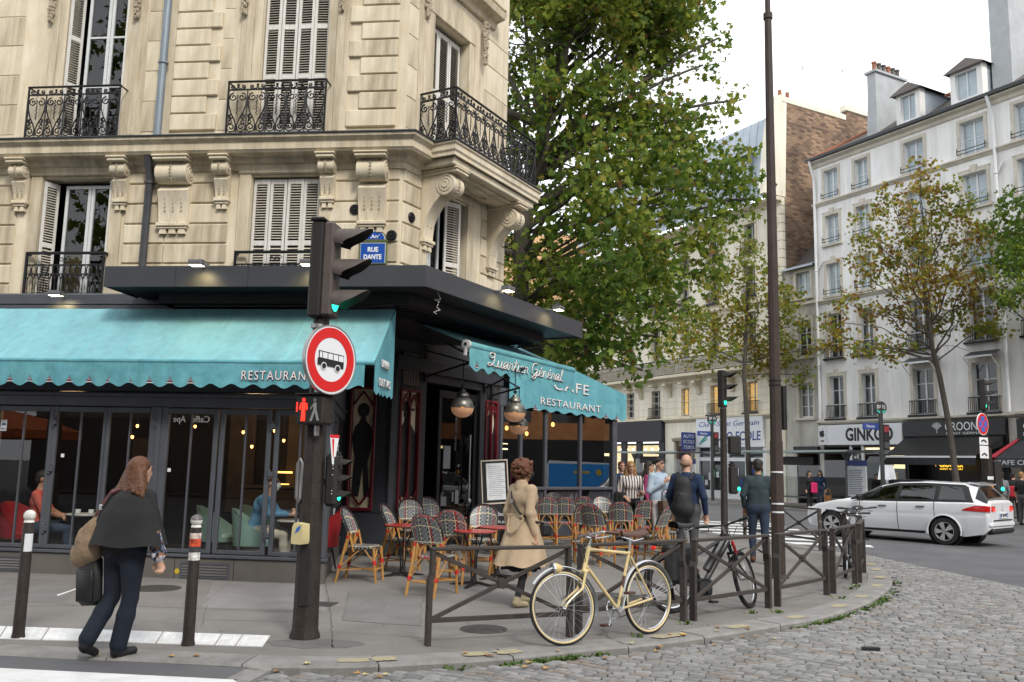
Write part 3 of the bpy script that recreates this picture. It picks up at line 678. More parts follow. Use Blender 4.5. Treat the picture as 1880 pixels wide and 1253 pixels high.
# garlands and pediment of the upper storey
def garland(u,z,T,n=9,y=-.08):
    b=MB(m_carve); r=random.Random(int(abs(u)*100))
    for i in range(n):
        zz=z-.075*i; w_=.085*(1-.5*i/n)
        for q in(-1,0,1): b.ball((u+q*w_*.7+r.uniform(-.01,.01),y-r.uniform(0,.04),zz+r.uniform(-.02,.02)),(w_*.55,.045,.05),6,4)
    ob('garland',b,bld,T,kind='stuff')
for u in(-7.35,-5.52,-3.28,-1.30): garland(u,11.15,I4,12)
garland(.52,11.0,CREL,9); garland(2.68,11.25,CREL,13,-.12)
b=MB(m_stone2); b.sweep([(0,11.35),(.06,11.37),(.10,11.5),(.3,11.55),(.34,11.68),(0,11.75)],[(.15,-.02),(3.2,-.02)]); b.prism([(.1,11.76),(3.25,11.76),(1.68,12.5)],-.34,.0,XZ)
b.box(.95,2.1,-.04,.01,10.78,11.2,.02); ob('pediment',b,bld,CREL)
b=MB(m_stone); b.sweep([(0,13.6),(.1,13.65),(.3,13.8),(.5,13.9),(.5,14.1),(0,14.2)],[(-16,0),(0,0),pc(3.94)]); ob('cornice',b,bld)
# iron railings: one scroll motif, repeated
def sp(c,r,turn,a0,sg,n=20): return [(c[0]+r*(1-.85*i/n)*cos(a0+sg*turn*2*PI*i/n),c[1]+r*(1-.85*i/n)*sin(a0+sg*turn*2*PI*i/n)) for i in range(n+1)]
def motif(W=.37,H=1.0):
    b=MB(m_iron2); t=.0128
    def ln(pts,r=t): b.tube([(x,0,z) for x,z in pts],r,5,cap=False)
    zt=H-.16
    for s in(-1,1):
        ln(sp((s*.083,zt-.125),.082,1.35,PI/2,-s if s>0 else 1)[::1])
        ln([(s*.083,zt-.043),(s*.14,zt-.07),(s*.172,zt-.16),(s*.165,zt-.28),(s*.12,zt-.42),(s*.05,zt-.55),(s*.012,zt-.66),(0,.04)])
        ln(sp((s*.10,.13),.088,1.35,-PI/2,s)); ln([(s*.10,.042),(s*.03,.06),(s*.012,.16)])
        ln(sp((s*.125,.34),.055,1.2,-PI/2,-s)); ln([(s*.125,.285),(s*.08,.22),(s*.15,.20)])
        ln(sp((s*.1,H-.085),.042,1.2,-PI/2,s)); ln([(s*.1,H-.127),(s*.02,H-.12),(0,H-.07)])
        for q in(.30,.25,.21): ln([(s*.155,q),(s*.115,q+.07)],.009)
    ln([(.012*(-1)**i,zt-.12-.035*i) for i in range(11)],.0105)
    b.ball((0,0,H-.05),.026,6,4); b.ball((0,0,zt-.1),.018,6,4); ln([(-W/2,.02),(-W/2,zt)],.014)
    return b.mesh('scroll_panel')
mot=motif()
def railing(u0,u1,z,y,T,H=1.05,ret=0,posts=True):
    n=max(1,round((u1-u0)/.37)); W=(u1-u0)/n; b=MB(m_iron2)
    b.box(u0-.02,u1+.02,y-.028,y+.028,z+H-.03,z+H,.008); b.box(u0,u1,y-.012,y+.012,z+H-.19,z+H-.165); b.box(u0,u1,y-.014,y+.014,z+.02,z+.045)
    for u in(u0,u1): b.box(u-.017,u+.017,y-.017,y+.017,z,z+H,.004)
    if ret: 
        for u in(u0,u1): b.box(u-.012,u+.012,y,y+ret,z+H-.03,z+H-.008); b.box(u-.01,u+.01,y,y+ret,z+.02,z+.04)
    r=ob('railing',b,bld,T)
    for i in range(n): link('scroll_panel',mot,r,Matrix.Translation((u0+W*(i+.5),y,z+.02))@Matrix.Diagonal((W/.37,1,H/1.05,1)))
railing(-7.50,-5.60,7.74,-.30,I4,1.08,.3); railing(-3.39,-1.47,7.74,-.30,I4,1.08,.3); railing(-11.6,-9.6,7.74,-.3,I4,1.08,.3)
railing(.46,3.74,7.70,-.85,CREL,1.08)
railing(0,.83,7.70,0,CREL@TR(.46,-.85,0,PI/2),1.08); railing(0,.83,7.70,0,CREL@TR(3.74,-.85,0,PI/2),1.08)
def low_motif(H=.62):
    b=MB(m_iron2); ln=lambda p,r=.0105:b.tube([(x,0,z) for x,z in p],r,5,cap=False)
    ln([(0,0),(0,H*.62)],.009); ln([(.055,0),(.055,H*.45)],.006)
    for s in(-1,1): ln(sp((s*.028,H*.70),.03,1.2,-PI/2,s,12)); ln([(0,H*.55),(s*.05,H*.75),(s*.04,H*.95),(0,H)]); ln(sp((s*.03,.05),.03,1.1,PI/2,s,10))
    b.ball((0,0,.16),(.014,.014,.035),6,4); return b.mesh('scroll_panel')
lmot=low_motif()
def low_rail(u0,u1,z,y,H=.9):
    b=MB(m_iron2); b.box(u0,u1,y-.03,y+.03,z+H-.05,z+H,.01); b.box(u0,u1,y-.012,y+.012,z+.63,z+.655); b.box(u0,u1,y-.014,y+.014,z,z+.03)
    for u in(u0,u1): b.box(u-.02,u+.02,y-.02,y+.02,z,z+H); b.box(u-.02,u+.02,y,.1,z+H-.05,z+H)
    r=ob('railing',b,bld); n=round((u1-u0)/.115)
    for i in range(n): link('scroll_panel',lmot,r,Matrix.Translation((u0+(u1-u0)*(i+.5)/n,y,z+.02)))
    b=MB(m_iron2); c=(u0+u1)/2
    for s in(-1,1): b.tube([(x,y,zz) for x,zz in sp((c+s*.07,z+.76),.055,1.3,0,s,14)],.008,5)
    b.ball((c,y,z+.76),.03,6,4); ob('ornament',b,r)
low_rail(-7.30,-5.72,4.62,-.16); low_rail(-3.10,-1.52,4.62,-.16)
# rain pipe in two lengths with collars
b=MB(m_pipe); b.tube([(-4.87,-.12,7.72),(-4.85,-.12,14.3)],.075,12)
for z in(9.3,12.4): b.lathe([(.075,0),(.098,.01),(.098,.05),(.075,.06)],12,Matrix.Translation((-4.86,-.12,z)))
ob('rain_pipe',b,bld)
b=MB(m_pipe2); b.tube([(-4.93,-.3,7.42),(-4.93,-.22,7.2),(-4.94,-.13,7.0),(-4.96,-.12,4.1)],.072,12); b.lathe([(.072,0),(.095,.01),(.095,.06),(.072,.07)],12,Matrix.Translation((-4.94,-.125,6.85))); ob('rain_pipe',b,bld)
# round iron wall anchors
def anchor(u,z,T):
    b=MB(m_iron2); M_=Matrix.Translation((u,-.04,z))@Matrix.Rotation(PI/2,4,'X'); b.lathe([(.10,0),(.10,.02),(.085,.035),(.03,.03),(.025,.05),(.001,.055)],20,M_)
    for i in range(10): a=2*PI*i/10; b.ball((u+.06*cos(a),-.075,z+.06*sin(a)),(.018,.015,.018),5,3)
    ob('wall_anchor',b,bld,T)
anchor(-.87,6.33,I4); anchor(.28,6.25,CREL); anchor(-.14,5.82,TR(0,-.02))
# street plaque
plq=thing('street_sign','blue enamel street name plaque reading Rue Dante on the stone corner','street sign',FL.m(-.48,-.045,5.27))
m_grn=pm('plaque_green',(.11,.14,.055),.5,var=.1); m_blu=pm('plaque_blue',(.012,.075,.36),.3,var=.05,coat=.5); m_wt=pm('sign_white',(.8,.8,.8),.45,var=0)
el=lambda rx,rz,z0:[(rx*cos(a),z0+rz*sin(a)) for a in [PI*i/20 for i in range(21)]]
b=MB(m_grn); b.box(-.27,.27,-.03,0,0,.42,.01); b.box(-.28,.28,-.032,0,.422,.462,.01); b.prism(el(.255,.20,.462),-.03,0,XZ); ob('frame',b,plq)
b=MB(m_wt); b.box(-.237,.237,-.036,-.031,.02,.405); b.prism(el(.225,.172,.47),-.036,-.031,XZ); ob('border',b,plq)
b=MB(m_blu); b.box(-.23,.23,-.041,-.037,.027,.398); b.prism(el(.212,.160,.476),-.041,-.037,XZ); ob('panel',b,plq)
text('RUE',.125,m_wt,plq,Matrix.Translation((0,-.043,.275))@UPR,bold=.004,width=.20); text('DANTE',.125,m_wt,plq,Matrix.Translation((0,-.043,.135))@UPR,bold=.004,width=.34)
text('5',.12,m_wt,plq,Matrix.Translation((-.11,-.043,.535))@UPR,bold=.003); text('me',.04,m_wt,plq,Matrix.Translation((-.06,-.043,.575))@UPR); text('.Arr',.095,m_wt,plq,Matrix.Translation((.02,-.043,.525))@UPR,bold=.002); text('t',.05,m_wt,plq,Matrix.Translation((.115,-.043,.56))@UPR)
# ================================================================== cafe: glazed terrace, awnings, canopy, entrance
m_frm=pm('grey_metal_frame',(.080,.087,.102),.42,metal=.15,var=.12,scale=4)
m_fasc=pm('slate_panel',(.047,.050,.058),.5,var=.1,scale=1.2,fine=.03)
m_plin=pm('plinth_panel',(.115,.105,.094),.55,var=.15,scale=2)
m_blk=pm('black_paint',(.012,.012,.013),.5,var=.2,scale=5)
m_char=pm('charcoal_paint',(.034,.037,.044),.5,var=.12,scale=3)
m_alu=pm('brushed_metal',(.35,.35,.35),.35,metal=.8,var=.1)
g_cafe=glass('cafe_glass',(.93,.95,.95),.06); g_side=glass('side_glass',(.5,.55,.55),.085)
m_teal=pm('awning_cloth',(.165,.365,.41),.85,var=.12,scale=1.9,stretch=(1.6,.3,.3),fine=.05,col2=(.20,.435,.485),streak=.14,bump=.35,bscale=5)
m_teal2=pm('awning_valance',(.09,.30,.355),.85,var=.15,scale=3.5,col2=(.135,.37,.42),fine=.05,bump=.6,bscale=7,streak=.18)
m_lett=pm('awning_letter',(.74,.71,.71),.7,scale=8,col2=(.62,.60,.60)); m_lsh=pm('awning_letter_shadow',(.16,.03,.05),.7,var=0)
VF=Fr(-2.473,12.27,-6.56); VT=VF.m(); ER=Matrix.Rotation(rad(14.3),4,'Z')
ver=thing('glazed_terrace','dark grey glazed terrace of the cafe with folding glass doors','terrace',VT)
b=MB(m_plin); b.box(-9.5,-.004,.0,.1,-.05,.285,.004); ob('plinth',b,ver); b=MB(m_plin); b.box(-.1,-.0,.07,3.75,-.05,.285,.004); ob('plinth',b,ver,ER)
for u in(-8.4,-7.0,-5.6,-4.3,-2.13,-1.28): b=MB(m_blk); b.box(u-.004,u+.004,-.0015,.01,-.04,.28); ob('panel_joint',b,ver)
b=MB(m_frm); b.box(-9.5,.02,-.03,.1,.29,.335,.008); ob('sill',b,ver); b=MB(m_frm); b.box(-.08,.025,.07,3.75,.292,.333,.008); ob('sill',b,ver,ER)
b=MB(m_frm); b.box(-9.5,.0,.01,.12,2.36,2.50,.008); b.box(-9.5,.03,-.03,.1,2.50,2.56,.015); b.box(-9.5,.0,.03,.12,2.57,3.3,.01); ob('header_beam',b,ver)
b=MB(m_frm); b.box(-.11,-.002,.05,3.75,2.362,2.498,.008); b.box(-.1,.028,.05,3.75,2.5,2.558,.01); b.box(-.11,-.004,.05,3.75,2.572,3.3,.01); ob('header_beam',b,ver,ER)
b=MB(m_frm); b.box(-9.5,-.02,.95,1.1,4.0,4.19,.02); b.box(-9.5,-.95,.9,3.6,3.9,3.99); ob('roof_band',b,ver)
leafs=[(-8.9,-8.1),(-7.95,-7.15),(-6.85,-6.05),(-5.9,-5.08),(-4.985,-4.195),(-4.065,-3.37),(-3.27,-2.665),(-2.385,-1.715),(-1.555,-.935),(-.755,-.14)]
for u in(-9.5,-8.0,-7.0,-5.98,-5.04,-2.525,-.06):
    b=MB(m_frm); w2=.055 if u!=-2.525 else .12; b.box(u-w2,u+w2,.0,.12,.336,2.36,.008); 
    if u==-2.525: b.box(u-.035,u+.035,-.02,.0,.336,2.36,.008)
    ob('post',b,ver)
for i,(a,c) in enumerate(leafs):
    b=MB(m_frm); s=.065; z0,z1=.345,2.345
    e0,e1=a-s,c+s
    b.box(e0,a,.015,.07,z0,z1,.008); b.box(c,e1,.015,.07,z0,z1,.008); b.box(a,c,.018,.067,z0,z0+.055,.006); b.box(a,c,.018,.067,z1-.075,z1,.006)
    d=ob('glazed_door',b,ver); b=MB(g_cafe); b.quad((a,.045,z0+.055),(c,.045,z0+.055),(c,.045,z1-.075),(a,.045,z1-.075)); ob('pane',b,d,smooth=0)
    m=(a+c)/2; b=MB(m_frm); b.box(m-.012,m+.012,.03,.06,z0+.055,z1-.075); ob('glazing_bar',b,d)
    if i in(4,6,8): 
        for z in(.62,1.45,2.12): b=MB(m_frm); b.box(e1-.01,e1+.03,-.012,.02,z-.07,z+.07,.006); b.box(e1+.0,e1+.07,-.022,-.0,z-.035,z+.035,.006); ob('hinge',b,d)
# end wall facing the corner
for a,c in((.18,.95),(1.08,1.9)):
    b=MB(m_frm)
    for q in(a,c): b.box(-.085,-.02,q-.06,q+.0,.34,2.36,.006)
    b.box(-.08,-.03,a,c-.06,2.26,2.355); b.box(-.08,-.03,a,c-.06,.34,.40); d=ob('end_window',b,ver,ER); b=MB(g_side); b.quad((-.05,a,.4),(-.05,c-.06,.4),(-.05,c-.06,2.26),(-.05,a,2.26)); ob('pane',b,d,smooth=0)
b=MB(m_blk); b.box(-.10,-.02,1.92,3.7,.34,2.36); ob('end_wall',b,ver,ER)
m_pap=pm('paper',(.66,.68,.70),.8,var=.1,scale=12); m_ink=pm('ink',(.05,.08,.14),.7,var=0)
for k,(y0,y1,z0,z1) in enumerate(((.95,1.45,1.62,1.9),(.85,1.45,1.0,1.56),(.95,1.3,.42,.95))):
    b=MB(m_pap); b.box(.03,.034,y0,y1,z0,z1); o=ob('notice',b,ver,ER); b=MB(m_ink)
    for i in range(int((z1-z0)/.05)-1): b.box(.0345,.0352,y0+.05,y1-.05-.1*(i%3),z1-.06-.05*i,z1-.045-.05*i)
    ob('print',b,o)
text('Caffe',.13,m_pap,ver,Matrix.Translation((-1.92,.04,2.19))@UPR@Matrix.Diagonal((-1,1,1,1)),width=.26); text('Ape',.13,m_pap,ver,Matrix.Translation((-2.24,.04,2.19))@UPR@Matrix.Diagonal((-1,1,1,1)),width=.18)
b=MB(m_pap); b.box(-4.955,-4.86,.036,.038,1.98,2.14); o=ob('sticker',b,ver); b=MB(pm('sticker_blue',(.06,.09,.2),.6,var=0)); b.prism(poly_circle(-4.905,2.06,.035,14,0,PI),.034,.036,XZ); b.box(-4.945,-4.87,.034,.036,2.0,2.015); ob('print',b,o)
for u,z in((-3.98,1.62),(-2.36,1.45)): b=MB(m_pap); b.box(u,u+.05,.037,.0395,z,z+.05); ob('sticker',b,ver)
# louvres in the plinth
for a,c in((-5.2,-4.42),(-2.02,-1.37)):
    b=MB(m_frm); b.box(a-.03,c+.03,-.008,.0,.015,.045); b.box(a-.03,c+.03,-.008,.0,.20,.225); b.box(a-.03,a,-.008,.0,.045,.2); b.box(c,c+.03,-.008,.0,.045,.2); o=ob('vent',b,ver)
    for i in range(4): b=MB(m_alu); b.box(a,c,-.012,.0,.055+.037*i,.073+.037*i); ob('slat',b,o)
b=MB(pm('yellow_sticker',(.55,.38,.02),.5,var=0)); b.prism(poly_circle(-2.09,.10,.035,16),-.004,-.0005,XZ); ob('sticker',b,ver)
# interior
m_wood=pm('dark_wood_floor',(.035,.024,.016),.5,var=.3,scale=3,stretch=(1,8,1)); m_int=pm('dark_interior',(.012,.010,.009),.8,var=.3,scale=2)
b=MB(m_wood); b.prism([(-9.5,.14),(-.2,.14),(-1.0,3.6),(-9.5,3.6)],.0,.06); ob('floor',b,ver)
b=MB(m_int); b.box(-9.5,-.98,3.6,3.7,.06,3.9); b.prism([(-9.5,.13),(-.15,.13),(-1.0,3.6),(-9.5,3.6)],3.3,3.4); b.box(-9.6,-9.5,.12,3.7,0,3.9); ob('back_wall',b,ver)
m_pan=pm('panel_brown',(.07,.05,.03),.6,var=.3,scale=3); m_lit=pm('panel_lit',(.055,.04,.022),.6,var=.4,scale=5)
for a,c,z0,z1,m in((-3.05,-2.55,.7,3.0,m_lit),(-1.95,-1.35,1.0,2.5,m_pan),(-4.9,-4.2,.4,2.0,m_pan),(-1.25,-1.05,1.4,2.7,m_lit)):
    b=MB(m); b.box(a,c,3.54,3.597,z0,z1,.01); ob('wall_panel',b,ver)
bulb=emi('bulb_glow',(1,.42,.10),5)
def inbulb(u,y,z,r=.035):
    u=min(u,-.256*y-.22)
    t=MB(m_blk); t.tube([(u,y,z+.05),(u,y,3.28)],.006,5); t.lathe([(.02,0),(.022,.05),(.008,.07)],8,Matrix.Translation((u,y,z+.02))); o=ob('pendant',t,ver); g=MB(bulb); g.ball((u,y,z),(r*.75,r*.75,r),8,6); ob('bulb',g,o)
for i,(u,y,z) in enumerate([(-4.3,2.6,2.18),(-4.15,2.2,1.98),(-4.0,3.0,2.3),(-3.4,2.9,2.2),(-3.0,3.2,2.25),(-2.75,2.6,1.98),(-2.3,2.4,2.1),(-2.05,2.2,1.86),(-1.95,2.9,2.15),(-1.7,2.7,1.98),(-1.4,3.1,2.2),(-1.05,2.4,2.1),(-1.2,2.9,1.88),(-.75,2.2,2.05),(-.55,2.6,2.0),(-.5,2.2,1.86),(-.4,2.9,1.78),(-.62,3.2,1.7)]): inbulb(u,y,z,.032)
b=MB(m_pan); b.box(-2.6,-1.05,3.1,3.5,.06,1.15,.01); b.box(-2.62,-1.03,3.05,3.52,1.15,1.2,.01); ob('bar_counter',b,ver)
b=MB(emi('shelf_glow',(1,.55,.12),2.2)); b.box(-2.1,-1.75,3.3,3.34,1.42,1.45); b.box(-2.1,-1.8,3.3,3.34,1.22,1.235); ob('shelf_light',b,ver)
for nm,u,y,z,e in(('interior_fill',-4.2,.5,2.7,20),('interior_fill',-1.3,.5,2.7,22),('interior_fill',-2.2,2.9,2.2,2.5)):  # added fill lights for the guests, not fixtures of the room
    l=bpy.data.lights.new(nm,'POINT'); l.energy=e; l.color=(1,.62,.32); l.shadow_soft_size=.25; o=bpy.data.objects.new(nm,l); COL.objects.link(o); o.parent=ver; o.location=(u,y,z)
# chairs and tables inside
m_mint=pm('mint_leather',(.24,.38,.32),.45,var=.1); m_red=pm('red_leather',(.25,.012,.015),.45,var=.15)
def tub(u,y,a,m,label):
    t=thing('lounge_chair',label,'chair',VT@TR(u,y,.06,a)); b=MB(m)
    def shell(i,j):
        th=rad(-115+230*i); r=.27+.05*j; h=.36+(.18+.34*max(0,cos(th*.75))**1.3)*j
        return (r*sin(th),r*cos(th)*.95,h)
    b.grid(shell,16,6); b.grid(lambda i,j:(lambda p:(p[0]*1.12,p[1]*1.12,p[2]))(shell(1-i,j)),16,6); ob('backrest',b,t); b=MB(m); b.lathe([(.02,.34),(.29,.35),(.3,.42),(.26,.46),(.001,.46)],18); ob('seat',b,t)
    for sx in(-1,1):
        for sy in(-1,1): b=MB(m_blk); b.tube([(sx*.17,sy*.17,.36),(sx*.24,sy*.24,0)],.013,6); ob('leg',b,t)
    return t
tub(-1.32,.75,rad(105),m_mint,'mint green tub chair holding the man in the denim jacket')
tub(-2.1,1.25,rad(100),m_mint,'empty mint green tub chair behind the right bollard'); tub(-.42,.95,rad(-80),m_red,'red tub chair inside the window beside the traffic light mast')
tub(-1.75,2.0,rad(150),m_mint,'mint green tub chair deep inside the cafe'); tub(-4.95,.75,rad(80),m_red,'red tub chair under the man in the coral shirt'); tub(-3.35,.95,rad(-70),m_red,'red tub chair of the dark haired guest inside')
def intable(u,y,label,cups):
    t=thing('cafe_table',label,'table',VT@TR(u,y,.06)); b=MB(pm('marble_top',(.5,.5,.48),.3,var=.1)); b.lathe([(.001,.70),(.29,.70),(.3,.715),(.29,.725),(.001,.725)],24); ob('table_top',b,t); b=MB(m_blk); b.tube([(0,0,0.02),(0,0,.7)],.025,8); b.lathe([(.2,0),(.19,.02),(.03,.04)],16); ob('pedestal',b,t)
    for k,(cx,cyy) in enumerate(cups):
        q=thing('coffee_cup','white coffee cup number'.replace(' number','')+(' on the left of the window table' if k==0 else ' on the right of the window table'),'cup',VT@TR(u+cx,y+cyy,.787)); b=MB(m_pap); b.lathe([(.02,0),(.035,.01),(.042,.065),(.038,.065),(.03,.012),(.001,.01)],14); ob('bowl',b,q); b=MB(m_pap); b.lathe([(.001,-.0),(.07,.002),(.075,.01),(.06,.004)],16); ob('saucer',b,q)
intable(-4.0,.85,'small round table between the two guests at the left window',[(-.08,-.12),(.12,-.1)]); intable(-.72,.85,'small round table in front of the man with the phone',[])
# ---------------- left awning
AWN=thing('awning','long turquoise awning over the glazed terrace reading Restaurant','awning',Fr(-1.83,11.7,-6.56).m())
b=MB(m_teal)
def aw(i,j): 
    u=-8.6+8.6*i; s=.035*sin(PI*j)+.012*sin(PI*j)*abs(sin(u*PI/1.22))+.006*noise.noise((u*3.1,j*2,1)); return (u,1.0*j,2.97+.89*j-s)
b.grid(aw,160,10); b.grid(lambda i,j:(lambda p:(p[0],p[1],p[2]-.012))(aw(1-i,j)),160,10); ob('cloth',b,AWN,smooth=60)
m_asm=pm('awning_seam',(.20,.55,.60),.8,var=.1)
for i in range(1,15): b=MB(m_asm); e=i/14.05; b.tube([(lambda p:(p[0],p[1],p[2]+.001))(aw(e,k/8)) for k in range(9)],.005,4); ob('seam',b,AWN)
b=MB(m_teal2); b.tube([(-8.6,-.01,2.955),(0,-.01,2.955)],.032,10); ob('front_bar',b,AWN)
def valance(u0,u1,zt,zb,per,y0,amp=.028,sway=.012,ph=0,th=.006):
    n=int((u1-u0)/.024); bb=MB(m_teal2)
    def f(i,j,o=0):
        u=u0+(u1-u0)*i; lo=zb+amp*math.cos(2*PI*(u-ph)/per); z=zt+(lo-zt)*j; y=y0+sway*j*noise.noise((u*2.1,7,0))*2.4+.006*j*sin(u*26)+.016*noise.noise((u*5+j*2.5,j*3,zt))*sin(PI*min(1,j*1.2))
        return (u,y+o,z)
    bb.grid(f,n,5); bb.grid(lambda i,j:f(1-i,j,th),n,5); return bb
ob('valance',valance(-8.6,-.12,2.945,2.625,.293,-.03,ph=-4.88+.0),AWN,smooth=60)
def emblem(T,parent,s=1):
    b=MB(m_lsh); b.T=T@Matrix.Diagonal((s,s,s,1)); b.prism([(-.045,0),(.045,0),(.04,.015),(-.04,.015)],-.004,0,XZ); b.prism([(-.022,.02),(.022,.02),(.01,.05),(.003,.05),(.003,.085),(-.003,.085),(-.003,.05),(-.01,.05)],-.004,0,XZ); b.use(m_lett); b.prism([(-.05,-.012),(.05,-.012),(.05,-.004),(-.05,-.004)],-.004,0,XZ); b.prism([(-.008,.025),(.008,.025),(0,.042)],-.005,-.0042,XZ); ob('emblem',b,parent)
for k in range(-11,11):
    u=-4.88+.293*k
    if u<-2.0: emblem(Matrix.Translation((u,-.035,2.665)),AWN)
emblem(Matrix.Translation((-.75,-.035,2.665)),AWN)
def lett(s,size,parent,T,width,sh=True,**k):
    if sh: text(s,size,m_lsh,parent,T@Matrix.Translation((.007,-.006,-.003)),width=width,**k)
    text(s,size,m_lett,parent,T,width=width,**k)
lett('RESTAURANT',.175,AWN,Matrix.Translation((-1.32,-.042,2.765))@UPR,1.0,space=1.2)
# cheek at the right end, facing the corner
b=MB(m_teal2); n=16
def ck(i,j):
    y=1.0*i; zt=2.96+.89*i; zb=2.56+.02*cos(2*PI*y/.2)+.0*i; return (.012+.01*sin(y*9)*(j),y,zt+(zb-zt)*j)
b.grid(ck,24,6); b.grid(lambda i,j:(lambda p:(p[0]-.006,p[1],p[2]))(ck(1-i,j)),24,6); ob('side_cheek',b,AWN,smooth=60)
RY=Matrix.Rotation(PI/2,4,'Z')
for s_,z,wd in(('DINNER',2.98,.40),('COCKTAILS',2.72,.62)): lett(s_,.16,AWN,Matrix.Translation((.034,.46,z))@RY@UPR,wd,space=1.2)
# ---------------- canopy
CLf=Fr(-5.78,12.5,-6.56); CT=CLf.m(); can=thing('metal_canopy','slate grey flat metal canopy wrapped around the corner above the awnings','canopy',CT)
c0=CLf.w(4.60,0); a_=rad(67.76); dx,dy=cos(a_),sin(a_); q0=(4.60,0); q1=(q0[0]+5.29*dx,q0[1]+5.29*dy); nin=(-dy,dx)
q2=(q1[0]+1.9*nin[0],q1[1]+1.9*nin[1])
bk=[(3.0,4.4),(-.13,4.0)]
outl=[(-.13,0),q0,q1,q2]
b=MB(m_fasc); b.sweep([(0,4.07),(0,4.37),(-.03,4.37),(-.03,4.07),(0,4.07)],[(-.13,.9),(-.13,0),q0,q1,q2]); ob('fascia',b,can,smooth=0)
b=MB(m_zinc); b.prism([(-.1,.03),(q0[0]-.02,.03),(q1[0]-.03,q1[1]-.02),q2,(2.6,5.3),(-.1,3.6)],4.30,4.35); ob('roof_sheet',b,can,smooth=0)
ins=lambda d:[(-.13+d,.75),(-.13+d,d),(q0[0]-d*.66,d),(q1[0]-d*dx+d*nin[0],q1[1]-d*dy+d*nin[1]),(q2[0]-d*dx,q2[1]-d*dy)]
b=MB(m_blk); P_=ins(.03); b.prism(P_+[(2.6,5.0),(-.1,3.6)],4.09,4.12); P_=ins(.55); b.prism(P_+[(2.6,4.9),(.4,3.6)],3.93,4.085); ob('soffit',b,can,smooth=0)
m_grid=pm('soffit_grid',(.03,.032,.036),.5,var=0)
gr=ob('soffit_frame',MB(m_grid).box(.6,4.0,.70,.74,3.90,3.928),can)
for i in range(26):
    b=MB(m_grid); t=.3+i*.19; p0=(q0[0]+t*dx+nin[0]*.75,q0[1]+t*dy+nin[1]*.75); p1=(p0[0]+nin[0]*.55,p0[1]+nin[1]*.55); b.tube([(p0[0],p0[1],3.915),(p1[0],p1[1],3.915)],.014,4); ob('slat',b,gr)
for u in(.95,2.03,3.3): b=MB(m_blk); b.box(u-.003,u+.003,-.0015,.01,4.072,4.368); ob('panel_joint',b,can)
led=emi('flood_lens',(1,.88,.6),7)
def flood(T,label):
    t=thing('floodlight',label,'floodlight',T); b=MB(pm('flood_housing',(.16,.16,.17),.45,metal=.5,var=.1)); b.box(-.10,.10,-.30,-.14,-.015,.05,.012)
    for i in range(9): b.box(-.1+.024*i,-.092+.024*i,-.29,-.15,.05,.06)
    ob('housing',b,t); b=MB(led); b.box(-.085,.085,-.285,-.16,-.0185,-.0155); ob('lens',b,t); b=MB(m_alu); b.box(-.02,.02,-.15,.0,-.01,.015); b.box(.11,.125,-.25,-.1,-.02,.03); ob('bracket',b,t)
    l=bpy.data.lights.new('flood_beam','SPOT'); l.energy=9; l.color=(1,.78,.36); l.spot_size=rad(120); l.spot_blend=.8; l.shadow_soft_size=.06; o=bpy.data.objects.new('flood_beam',l); COL.objects.link(o); o.parent=t; o.location=(0,-.24,-.05); o.rotation_euler=(rad(38),0,0)
flood(CLf.m(1.37,0,4.34),'small lit floodlight on the canopy left of the traffic light'); flood(CLf.m(2.98,0,4.34),'small lit floodlight on the canopy half hidden by the traffic light')
CCf=Fr(c0.x,c0.y,61.2); flood(CCf.m(1.95,0,4.36),'small lit floodlight on the corner side of the canopy nearer the stone wall'); flood(CCf.m(3.77,0,4.36),'small lit floodlight near the right end of the canopy')
flood(VF.m(-4.75,.93,4.12),'small lit floodlight at the left edge above the long awning')
cb=MB(pm('white_cable',(.5,.5,.48),.6,var=0)); cpt=CCf.w(.45,.1,4.08); r=random.Random(2); cb.tube([cpt]+[cpt+Vector((r.uniform(-.05,.05),r.uniform(-.03,.03),-.1-.02*i)) for i in range(12)],.006,5); tag(ob('loose_cable',cb),'white loose cable dangling below the canopy corner','cable')
# ---------------- entrance front under the canopy
ent=thing('cafe_entrance','charcoal cafe entrance at the corner with red framed leaded panels','shopfront',FL.m())
b=MB(m_char); wallgrid(b,-.95,.0,.75,3.35,[(-.80,-.30,.78,3.02)],.12); b.box(-.95,.0,-.06,.0,.02,.74,.01); b.box(-.95,0,-.10,.0,3.36,3.6,.01); b.box(-.95,0,0,.3,3.6,4.2); ob('front_wall',b,ent,smooth=0)
b=MB(m_char); wallgrid(b,.0,3.94,.75,3.35,[(.20,.86,.78,3.02),(1.06,3.10,.75,3.2),(3.30,3.84,.78,3.02)],.14); b.box(.0,1.05,-.05,.0,.02,.74,.01); b.box(3.11,3.94,-.05,.0,.02,.74,.01); b.box(0,3.94,-.08,.02,3.36,3.62,.01); b.box(0,3.94,.02,.3,3.62,4.2); ob('front_wall',b,ent,CREL,smooth=0)
b=MB(m_char); b.box(-.06,.08,-.03,.03,.0,3.6,.03); ob('corner_pier',b,ent,Matrix.Rotation(rad(34),4,'Z'))
m_redf=pm('oxblood_paint',(.12,.008,.014),.4,var=.15); m_crm=pm('cream_glass',(.78,.70,.50),.5,var=.1,scale=3); m_sil=pm('silhouette_print',(.016,.017,.02),.4,var=.4,scale=6,col2=(.035,.036,.04))
